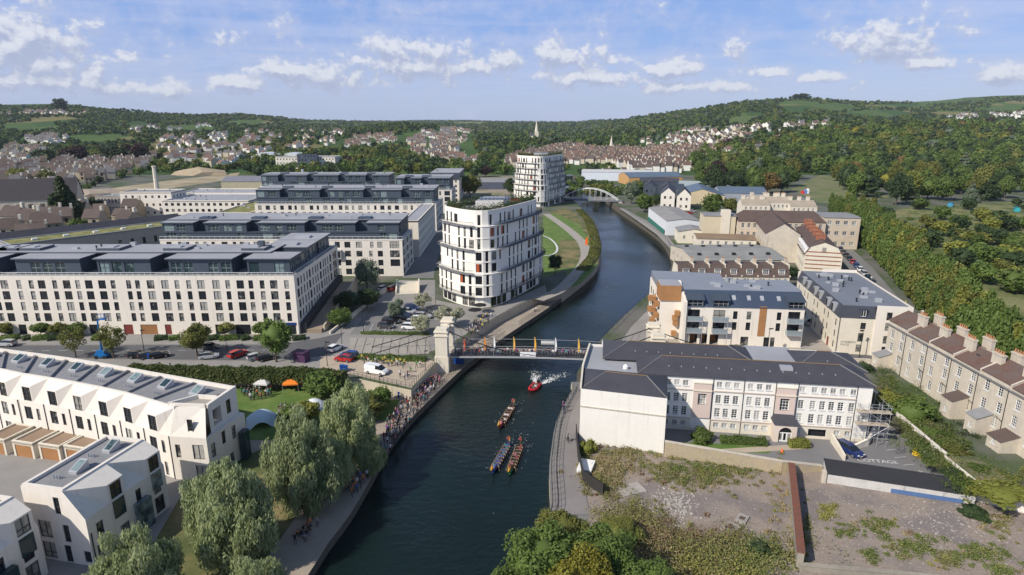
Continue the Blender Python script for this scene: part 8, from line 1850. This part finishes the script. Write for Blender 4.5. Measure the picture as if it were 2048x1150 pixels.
# ------------------------------------------------------------------ boats
M_foam = mat('foam', (.75, .78, .78), .8)
def foam(label, pts, z):
 mb = MB()
 for (x, y, s) in pts:
  a = rp.uniform(0, 6.28); k = rp.uniform(.4, 1); mb.poly([(x + s * math.cos(a + t) * (1 if i % 2 else k), y + s * math.sin(a + t) * (k if i % 2 else 1), z + rp.uniform(.0, .02)) for i, t in enumerate((0, 1.3, 2.5, 3.9, 5.1))])
 tag(build(mb, 'foam', [M_foam], None), label, 'foam', kind='stuff')
def dragon_boat(label, stern, bow, hull, teams, tm):
 a, b = Vector(G(*stern, ZW)), Vector(G(*bow, ZW)); d = b - a; L = d.length; d.normalize(); an = math.atan2(d.y, d.x); c = (a + b) / 2; L = 9.8
 r = thing('dragon_boat', label, 'boat', (c.x, c.y, ZW), an); mb = MB(); sec = []
 for i in range(13):
  t = i / 12; x = (t - .5) * L; w = .58 * math.sin(math.pi * (.06 + .88 * t)) ** .6; lift = .35 * abs(2 * t - 1) ** 3; sec.append([(x, -w, .45 + lift), (x, -w * .8, .1 + lift * .6), (x, 0, -.12 + lift * .5), (x, w * .8, .1 + lift * .6), (x, w, .45 + lift)])
 for s, e in zip(sec, sec[1:]):
  for j in range(4): mb.poly([s[j], e[j], e[j + 1], s[j + 1]])
  mb.poly([(s[1][0], s[1][1] * .9, .2), (s[3][0], s[3][1] * .9, .2), (e[3][0], e[3][1] * .9, .2), (e[1][0], e[1][1] * .9, .2)])
 build(mb, 'hull', [hull], r)
 for i in range(8): q = MB(); x = -3.4 + i * .92; q.box(x - .1, x + .1, -.5, .5, .36, .42); build(q, 'bench', [M_timber], r)
 q = MB(); q.tube((L / 2 - .5, 0, .5), (L / 2 + .25, 0, 1.25), .14, .17, 7); q.tube((L / 2 + .2, 0, 1.2), (L / 2 + .75, 0, 1.12), .2, .12, 7); q.tube((L / 2 + .2, -.08, 1.3), (L / 2 - .05, -.22, 1.62), .05, .02, 5); q.tube((L / 2 + .2, .08, 1.3), (L / 2 - .05, .22, 1.62), .05, .02, 5); build(q, 'dragon_head', [mat('dragon gold', (.6, .3, .03), .5)], r)
 q = MB(); q.tube((-L / 2 + .4, 0, .5), (-L / 2 - .3, 0, 1.1), .1, .05, 6); q.tube((-L / 2 - .3, 0, 1.1), (-L / 2 - .1, 0, 1.5), .05, .02, 6); build(q, 'tail', [mat('dragon gold', (.6, .3, .03))], r)
 q = MB(); q.lathe([(.0, 0), (.26, 0), (.26, .45), (0, .45)], (3.65, 0, .3), 10); build(q, 'drum', [M_rust], r)
 W2 = lambda x, y, z: (c.x + math.cos(an) * x - math.sin(an) * y, c.y + math.sin(an) * x + math.cos(an) * y, ZW + z)
 for i in range(8):
  for s in (-1, 1):
   x = -3.4 + i * .92; person(W2(x, s * .27, .0), an + R(90), 'sit', rp.choice(teams), f'paddling in the {tm}', f'crew of the {tm}', .95)
   q = MB(); q.tube((0, 0, 0), (.25, s * .35, -1.15), .02, n=4); q.tube((.22, s * .31, -1.0), (.32, s * .45, -1.4), .075, .06, 4); o = build(q, 'paddle', [mat('paddle wood', (.45, .3, .15))], None, W2(x + .45, s * .5, 1.0), an); tag(o, f'wooden paddle held over the side of the {tm}', 'paddle', f'paddles of the {tm}')
 person(W2(-4.1, 0, .4), an + R(90), 'arms', 'red', f'steering the {tm}', None, .95); person(W2(4.0, 0, .1), an - R(90), 'sit', teams[0], f'drumming in the {tm}', None, .95)
 pts = [(*W2(-rp.uniform(-4, 5.5), rp.choice((-1, 1)) * rp.uniform(.8, 1.9), 0)[:2], rp.uniform(.03, .085)) for _ in range(26)] + [(*W2(-L / 2 - abs(rp.gauss(0, 2.6)), rp.gauss(0, .6), 0)[:2], rp.uniform(.03, .085)) for _ in range(22)]
 foam(f'white splashes round the {tm}', pts, ZW + .06)
dragon_boat('dragon boat leading up-river alone below the rescue dinghy', (1028, 812), (999, 858), mat('hull maroon', (.2, .02, .03), .4), ['pink', 'black', 'black', 'white'], 'single dragon boat')
dragon_boat('blue-hulled dragon boat with blue shirted crew, left of the racing pair', (1019, 888), (985, 948), mat('hull blue', (.03, .08, .35), .4), ['blue', 'navy', 'blue', 'teal'], 'left racing dragon boat')
dragon_boat('green-nosed dragon boat with pink and black crew, right of the racing pair', (1042, 890), (1019, 950), mat('hull green', (.03, .22, .1), .4), ['black', 'pink', 'black', 'red'], 'right racing dragon boat')
def dinghy():
 p = G(1069, 776, ZW); an = R(-112); r = thing('rescue_dinghy', 'red inflatable rescue dinghy throwing a wake below the bridge', 'boat', (*p, ZW), an); q = MB()
 pts = [(-1.9, -.75, .3), (.9, -.78, .3), (1.7, -.5, .4), (2.1, 0, .5), (1.7, .5, .4), (.9, .78, .3), (-1.9, .75, .3)]; q.path(pts, .27, 8); build(q, 'tube', [mat('dinghy red', (.5, .02, .03), .45)], r)
 q = MB(); q.poly([(-1.9, -.7, .12), (1.4, -.6, .15), (1.9, 0, .2), (1.4, .6, .15), (-1.9, .7, .12)]); build(q, 'floor', [M_groof], r); q = MB(); q.box(-2.2, -1.8, -.2, .2, .1, 1.0); build(q, 'outboard_motor', [M_tyre], r)
 for i, (x, y, c) in enumerate(((-.9, .3, 'red'), (-.9, -.3, 'red'), (.3, .35, 'white'), (.4, -.3, 'red'))): person((p[0] + math.cos(an) * x - math.sin(an) * y, p[1] + math.sin(an) * x + math.cos(an) * y, ZW + .05), an + R(90), 'sit', c, f'in the rescue dinghy, {ORD[i]} from its stern', 'crew of the rescue dinghy', .95)
 pts = []
 for _ in range(900): t = abs(rp.gauss(0, 3.6)); s = rp.choice((-1, 1)); y = s * (.5 + t * .36) + rp.gauss(0, .12 + .12 * t); pts.append((p[0] + math.cos(an) * (-1.9 - t) - math.sin(an) * y, p[1] + math.sin(an) * (-1.9 - t) + math.cos(an) * y, rp.uniform(.03, .16)))
 foam('white fan-shaped wake behind the rescue dinghy', pts, ZW + .05)
dinghy()

# ------------------------------------------------------------------ tents, lamps and small street things
def canopy(label, u, v, m, w=3.0):
 r = thing('canopy_tent', label, 'tent', (*G(u, v, ZT), ZT), R(rp.uniform(-12, 12))); q = MB(); h = 2.1
 for a, b in (((-w / 2, -w / 2), (w / 2, -w / 2)), ((w / 2, -w / 2), (w / 2, w / 2)), ((w / 2, w / 2), (-w / 2, w / 2)), ((-w / 2, w / 2), (-w / 2, -w / 2))): q.poly([(*a, h), (*b, h), (0, 0, h + 1.0)]); q.poly([(*a, h - .25), (*b, h - .25), (*b, h), (*a, h)])
 build(q, 'roof', [m], r)
 for x in (-w / 2, w / 2):
  for y in (-w / 2, w / 2): q = MB(); q.tube((x, y, 0), (x, y, h), .035, n=5); build(q, 'leg', [M_ltmetal], r)
def dome(label, u, v, m, w=5.0, h=2.4):
 r = thing('dome_tent', label, 'tent', (*G(u, v, ZT), ZT), R(20)); q = MB(); n = 10
 f = lambda i, j: ((i / n - .5) * w, (j / n - .5) * w, h * max(0, (1 - (2 * i / n - 1) ** 2 * .5) * (1 - (2 * j / n - 1) ** 2 * .5) * 1.0 - .25 * (abs(2 * i / n - 1) * abs(2 * j / n - 1)) ** 2 * 3))
 for i in range(n):
  for j in range(n): q.poly([f(i, j), f(i + 1, j), f(i + 1, j + 1), f(i, j + 1)])
 build(q, 'shell', [m], r)
 for i, j in ((0, 0), (n, 0), (0, n), (n, n)): x, y, z = f(i, j); q = MB(); q.tube((x, y, 0), (x, y, max(z, .3)), .12, n=6); build(q, 'leg', [m], r)
M_tw = mat('tent white', (.72, .74, .76), .8, .03); M_to = mat('tent orange', (.75, .2, .02), .8, .04); M_tb = mat('tent pale blue', (.50, .62, .68), .8, .03)
canopy('pale grey pop-up canopy on the lawn with people round it', 530, 782, mat('tent grey', (.55, .53, .52))); canopy('bright orange pop-up canopy on the lawn', 585, 782, M_to)
dome('pale blue dome shelter beside the crescent end house', 524, 845, M_tb); dome('white dome shelter behind the shrub tree', 628, 822, M_tw, 4.6); dome('grey-blue dome shelter behind the crescent', 415, 768, M_tb, 4.5)
q = MB(); q.box(-1.5, 1.5, -.9, .9, 0, 2.2); q.prism([(-1.6, -1.4), (1.6, -1.4), (1.6, .9), (-1.6, .9)], 2.2, 2.35); tag(build(q, 'food_stall', [mat('purple stall', (.07, .03, .08), .6)], None, (*G(604, 722), .02), R(-20)), 'dark purple food stall beside the street hedge', 'stall')
lamp = None
for i, (u, v, z, h, lb) in enumerate(((289, 706, 0, 5.5, 'street lamp behind the parked dark cars'), (455, 708, 0, 5.5, 'street lamp left of the red estate car'), (727, 665, 0, 5.5, 'lamp at the car park entrance'), (685, 700, 0, 5.5, 'lamp beside the white corner car'), (655, 732, 0, 5.5, 'lamp in front of the red hatchback'), (1534, 708, 0, 6, 'tall lamp in front of the riverside flats'), (1718, 716, 0, 6.5, 'tall lamp before the corner block'), (762, 800, ZT, 5, 'lamp at the foot of the retaining wall'), (851, 742, 0, 4.5, 'slender lamp by the bridge tower'), (1100, 590, 0, 5, 'lamp on the river side of the tower'))):
 if lamp is None:
  lamp = thing('street_lamp', lb, 'street lamp', (*G(u, v, z), z)); q = MB(); q.tube((0, 0, 0), (0, 0, 1), .014, .009, 6); build(q, 'post', [M_dkmetal], lamp); q = MB(); q.box(-.02, .14, -.03, .03, .97, 1.0); build(q, 'lantern', [M_dkmetal], lamp); lamp.scale = (h,) * 3
 else: clone(lamp, (*G(u, v, z), z), rp.uniform(0, 6), lb, scale=h)
r = thing('boom_lift', 'bright blue boom lift raised beside the thin street tree', 'lift', (*G(206, 716), .05)); M_bl = mat('lift blue', (.01, .14, .40), .45)
q = MB(); q.box(-1.3, 1.3, -.8, .8, .4, 1.1); q.box(-.9, .9, -.7, .7, 1.1, 1.8); build(q, 'chassis', [M_bl], r)
for x in (-.9, .9):
 for y in (-.85, .85): q = MB(); q.tube((x, y - .12, .4), (x, y + .12, .4), .4, .4, 12); build(q, 'wheel', [M_tyre], r)
q = MB(); q.tube((0, 0, 1.6), (.1, .2, 8.6), .22, .16, 6); build(q, 'boom', [M_bl], r); q = MB(); q.tube((.1, .2, 8.4), (1.0, .2, 8.9), .12, .1, 6); build(q, 'jib', [M_bl], r); q = MB(); q.box(.7, 1.9, -.3, .7, 8.8, 9.0); railing(q, [(.7, -.3), (1.9, -.3), (1.9, .7), (.7, .7)], 9.0, 1.0, .6, .03, 0, True); build(q, 'basket', [M_bl], r)
for i, (u, v, z, lb) in enumerate(((684, 742, 0, 'left blue wheeled bin on the plaza'), (692, 743, 0, 'right blue wheeled bin on the plaza'), (800, 795, ZT, 'blue bin at the foot of the wall corner'), (300, 718, 0, 'blue bin by the street beside the parked cars'))):
 q = MB(); q.prism([(-.35, -.35), (.35, -.35), (.35, .35), (-.35, .35)], 0, 1.15); q.box(-.4, .4, -.42, .42, 1.15, 1.3); tag(build(q, 'wheeled_bin', [mat('blue plastic', (.01, .07, .3))], None, (*G(u, v, z), z + .05)), lb, 'bin')
for i, (u, v) in enumerate(((960, 626), (950, 636))):
 r = thing('parasol', ('right', 'left')[i] + ' of two black cafe parasols at the tower foot', 'parasol', (*G(u, v), .05)); q = MB(); q.tube((0, 0, 0), (0, 0, 2.6), .04, n=6); build(q, 'pole', [M_ltmetal], r); q = MB(); q.lathe([(1.9, 2.2), (1.0, 2.55), (.05, 2.8)], (0, 0, 0), 8); build(q, 'canopy', [M_tyre], r)
q = MB(); q.box(-.5, .5, -.5, .5, 0, 2.0); q.box(-.35, .35, -.35, .35, 2.0, 3.0); tag(build(q, 'orange_marker', [mat('marker orange', (.8, .15, .02))], None, (*G(1173, 490), .1)), 'orange inflatable marker standing on the park verge', 'marker')
q = MB(); q.lathe([(.28, 0), (.28, .05), (.18, .06), (.03, .72), (0, .72)], (0, 0, 0), 10); tag(build(q, 'traffic_cone', [mat('marker orange', (.8, .15, .02))], None, (*G(1564, 905, ZR), ZR + .1)), 'orange traffic cone on the car park before the porch', 'cone')
q = MB(); q.prism([(-.6, -.4), (.6, -.4), (.6, .4), (-.6, .4)], 0, .8); q.prism([(-.62, -.42), (.62, -.42), (.62, .42), (-.62, .42)], .8, [.95, .95, 1.1, 1.1]); tag(build(q, 'grit_bin', [mat('yellow plastic', (.7, .45, .03))], None, (*G(1834, 912, ZR), ZR + .1), R(-50)), 'yellow grit bin against the white garden wall', 'bin')
q = MB(); q.tube((0, 0, 0), (0, 0, 2.6), .05, n=6); q.tube((0, -.04, 2.3), (0, .04, 2.3), .45, .45, 14); tag(build(q, 'round_sign', [M_wframe], None, (*G(1842, 640), 0)), 'round white road sign at the near end of the leafy belt', 'sign')
for i, (u, v, s, c) in enumerate(((1946, 536, 3, (.2, .42, .42)), (1958, 545, 2.5, (.3, .35, .4)), (2032, 560, 3, (.35, .22, .16)), (1938, 515, 2.6, (.4, .16, .1)), (1855, 460, 4, (.3, .4, .55)), (1905, 414, 3.4, (.05, .25, .4)), (2040, 424, 3.4, (.03, .3, .35)), (2046, 500, 3, (.05, .25, .25)), (1985, 560, 2.6, (.2, .3, .25)))):
 gabled('garden_shed', f'{["teal", "grey", "brown", "reddish", "pale blue", "blue", "turquoise", "dark teal", "green-grey"][i]} allotment shed among the bushes', 'shed', G(u, v), R(10 * i), s, s * .8, 2.0, 2.7, mat(f'shed {i}', c), mat(f'shed roof {i}', tuple(x * .7 for x in c)), 'x', group='allotment sheds')
r = thing('fairground_ride', 'small red white and blue fairground ride at the park edge', 'ride', (*G(1605, 388), 0)); 
for k, c in enumerate(((.6, .05, .05), (.1, .25, .6), (.75, .75, .75))): q = MB(); q.prism([(k * 1.6, 0), (k * 1.6 + 1.5, 0), (k * 1.6 + 1.5, 3), (k * 1.6, 3)], 0, [2 + k * .5, 2.2 + k * .5, 2 + k, 2.0]); build(q, 'panel', [mat(f'ride {k}', c)], r)

# ------------------------------------------------------------------ vacant lot: weeds, rubble, slabs
def weeds(label, regions, seed, mats, ZR=ZR):
 rs = np.random.RandomState(seed); C, N, S, t, mi = [], [], [], [], []
 for (u, v, du, dv, n, hh, m) in regions:
  for _ in range(n):
   g = G(u + rs.normal() * du, v + rs.normal() * dv, ZR); k = rs.randint(40, 120); h = hh * rs.uniform(.25, 1.1); w = h * rs.uniform(.5, 1.0)
   d = rs.normal(size=(k, 3)) * [w, w, h * .5]; d[:, 2] = np.abs(d[:, 2]); C.append(d + [g[0], g[1], ZR + .05]); nn = rs.normal(size=(k, 3)) + [0, 0, .6]; N.append(nn / np.linalg.norm(nn, axis=1, keepdims=True)); S.append(rs.uniform(.03, .075, k) * (1 + hh * .3)); t.append(np.clip(rs.rand(k) * .5 + rs.rand() * .5, 0, 1)); mi.append(np.full(k, m if rs.rand() < .75 else rs.randint(len(mats))))
 C, N, S, t, mi = map(np.concatenate, (C, N, S, t, mi)); me = quads_mesh('weeds', C, N, S, mats, t, None, 1.6, rs); me.polygons.foreach_set('material_index', mi.astype(np.int32)); tag(link('weeds', me), label, 'weeds', kind='stuff')
L_weed = leafmat('weed green', (.13, .175, .05), (.25, .28, .09)); WM = [L_weed, leafmat('weed olive', (.2, .2, .07), (.32, .3, .13)), leafmat('dry stalks', (.33, .26, .14), (.48, .40, .23)), leafmat('weed yellow', (.26, .26, .06), (.4, .38, .12)), leafmat('brown dock', (.24, .17, .11), (.34, .24, .15))]
weeds('weeds and dry stalks growing over the vacant lot', [(1215, 935, 28, 18, 150, .7, 2), (1250, 905, 25, 8, 60, .6, 1), (1210, 975, 18, 18, 60, .7, 1), (1330, 940, 40, 14, 60, .5, 1), (1390, 945, 35, 12, 80, .5, 0), (1460, 950, 40, 10, 70, .4, 1), (1500, 935, 40, 6, 50, .4, 0), (1400, 960, 40, 14, 60, .45, 1), (1560, 1010, 15, 40, 40, .35, 2), (1650, 1025, 10, 8, 25, .45, 3), (1695, 1060, 14, 8, 25, .4, 0), (1760, 1055, 18, 8, 40, .4, 0), (1820, 1095, 28, 12, 60, .5, 0), (1950, 1110, 25, 10, 50, .5, 0), (1890, 1125, 15, 8, 25, .4, 1), (2010, 1140, 20, 8, 30, .5, 0), (1740, 1110, 8, 8, 14, .5, 0), (2000, 1050, 25, 12, 40, .4, 1), (1400, 1110, 90, 22, 330, 1.0, 1), (1330, 1080, 50, 20, 150, 1.0, 4), (1480, 1120, 50, 22, 200, 1.0, 0), (1290, 1130, 40, 25, 130, 1.2, 2), (1350, 1150, 90, 20, 220, 1.2, 3), (1170, 940, 4, 30, 40, .6, 1), (1240, 1060, 26, 24, 110, 1.1, 1), (1280, 1030, 26, 22, 70, .8, 1), (1610, 1080, 6, 40, 30, .4, 1)], 3, WM)
def rubble(label, regions, seed):
 rs = np.random.RandomState(seed); v0, f0 = ICO1; V, F_, k = [], [], 0
 for (u, v, du, dv, n, s) in regions:
  for _ in range(n):
   g = G(u + rs.normal() * du, v + rs.normal() * dv, ZR); q = s * rs.uniform(.3, 1.3); V.append(v0 * (1 + .25 * rs.normal(size=(len(v0), 1))) * [q, q * rs.uniform(.6, 1.2), q * .6] + [g[0], g[1], ZR + .08]); F_.append(f0 + k); k += len(v0)
 me = bpy.data.meshes.new('rubble'); me.from_pydata(np.concatenate(V).tolist(), [], np.concatenate(F_).tolist()); me.materials.append(mat('rubble stone', (.34, .31, .28), .95, .3, 1.0, 4)); tag(link('rubble', me), label, 'rubble', kind='stuff')
rubble('pale broken stone rubble scattered over the vacant lot', [(1345, 1015, 26, 20, 420, .2), (1400, 1000, 120, 40, 260, .10), (1800, 1060, 150, 45, 420, .11), (1900, 1040, 70, 30, 260, .15), (1690, 990, 70, 25, 160, .08)], 4)
for i, (u, v, s, h, lb) in enumerate(((1262, 980, 1.9, .12, 'pale concrete slab lying on the left of the lot'), (1460, 1058, 1.2, .2, 'square concrete manhole surround on the lot'), (1484, 1040, 1.0, .2, 'smaller overgrown manhole surround on the lot'), (1172, 938, 1.6, .7, 'white sheeted heap behind the dark fence'))):
 r = thing('concrete_slab', lb, 'slab', (*G(u, v, ZR), ZR), R(20 + 17 * i)); q = MB(); q.prism([(-s, -s * .7), (s, -s * .7), (s, s * .7), (-s, s * .7)], 0, h + .1); build(q, 'slab_body', [mat('pale concrete', (.33, .30, .27), .9, .3) if i < 3 else M_wframe], r)
 if i in (1, 2): q = MB(); q.box(-.4, .4, -.35, .35, h + .1, h + .13); build(q, 'cover', [M_brntile], r)
ar = []; rw7 = random.Random(4)
for i in range(150):
 u, v = rw7.uniform(1740, 2060), rw7.uniform(412, 600)
 if inpoly(u, v, [(1770, 465), (1730, 434), (1820, 420), (2060, 410), (2060, 590), (1940, 555)]): ar.append((u, v, 16, 1.2, rw7.randint(4, 9), rw7.uniform(.5, 1.3), rw7.randint(0, 4)))
weeds('allotment crops and weeds between the sheds', ar, 8, WM, 0.0)
weeds('shrubs and rough planting in the terrace back gardens', [(1800, 800, 24, 20, 60, 1.2, 0), (1830, 850, 20, 20, 70, 1.0, 1), (1865, 890, 20, 20, 80, 1.0, 0), (1905, 925, 22, 16, 90, .9, 1), (1945, 955, 24, 14, 90, 1.0, 0), (1990, 975, 26, 14, 90, 1.2, 3), (1900, 880, 30, 20, 50, .8, 4), (1770, 760, 14, 14, 30, 1.0, 0)], 12, [L_mid, L_weed, WM[4], L_lime, L_dark], 0.0)
# ------------------------------------------------------------------ air between the camera and the hills
def haze():
 mb = MB(); x0, x1, y0, y1, z0, z1 = -21000, 21000, -900, 13500, -12, 420
 mb.box(x0, x1, y0, y1, z0, z1); m = bpy.data.materials.new('haze air'); m.use_nodes = True; m.node_tree.nodes.clear(); Tn = NT(m.node_tree)
 out = Tn.add('ShaderNodeOutputMaterial'); v = Tn.add('ShaderNodeVolumePrincipled'); Tn.l.new(v.outputs[0], out.inputs['Volume'])
 v.inputs['Color'].default_value = (.74, .83, .97, 1); v.inputs['Density'].default_value = HAZE; v.inputs['Anisotropy'].default_value = 0.0
 tag(build(mb, 'haze', [m]), 'thin blue summer haze over the valley', 'haze', kind='stuff')
HAZE = 0.000042
haze()
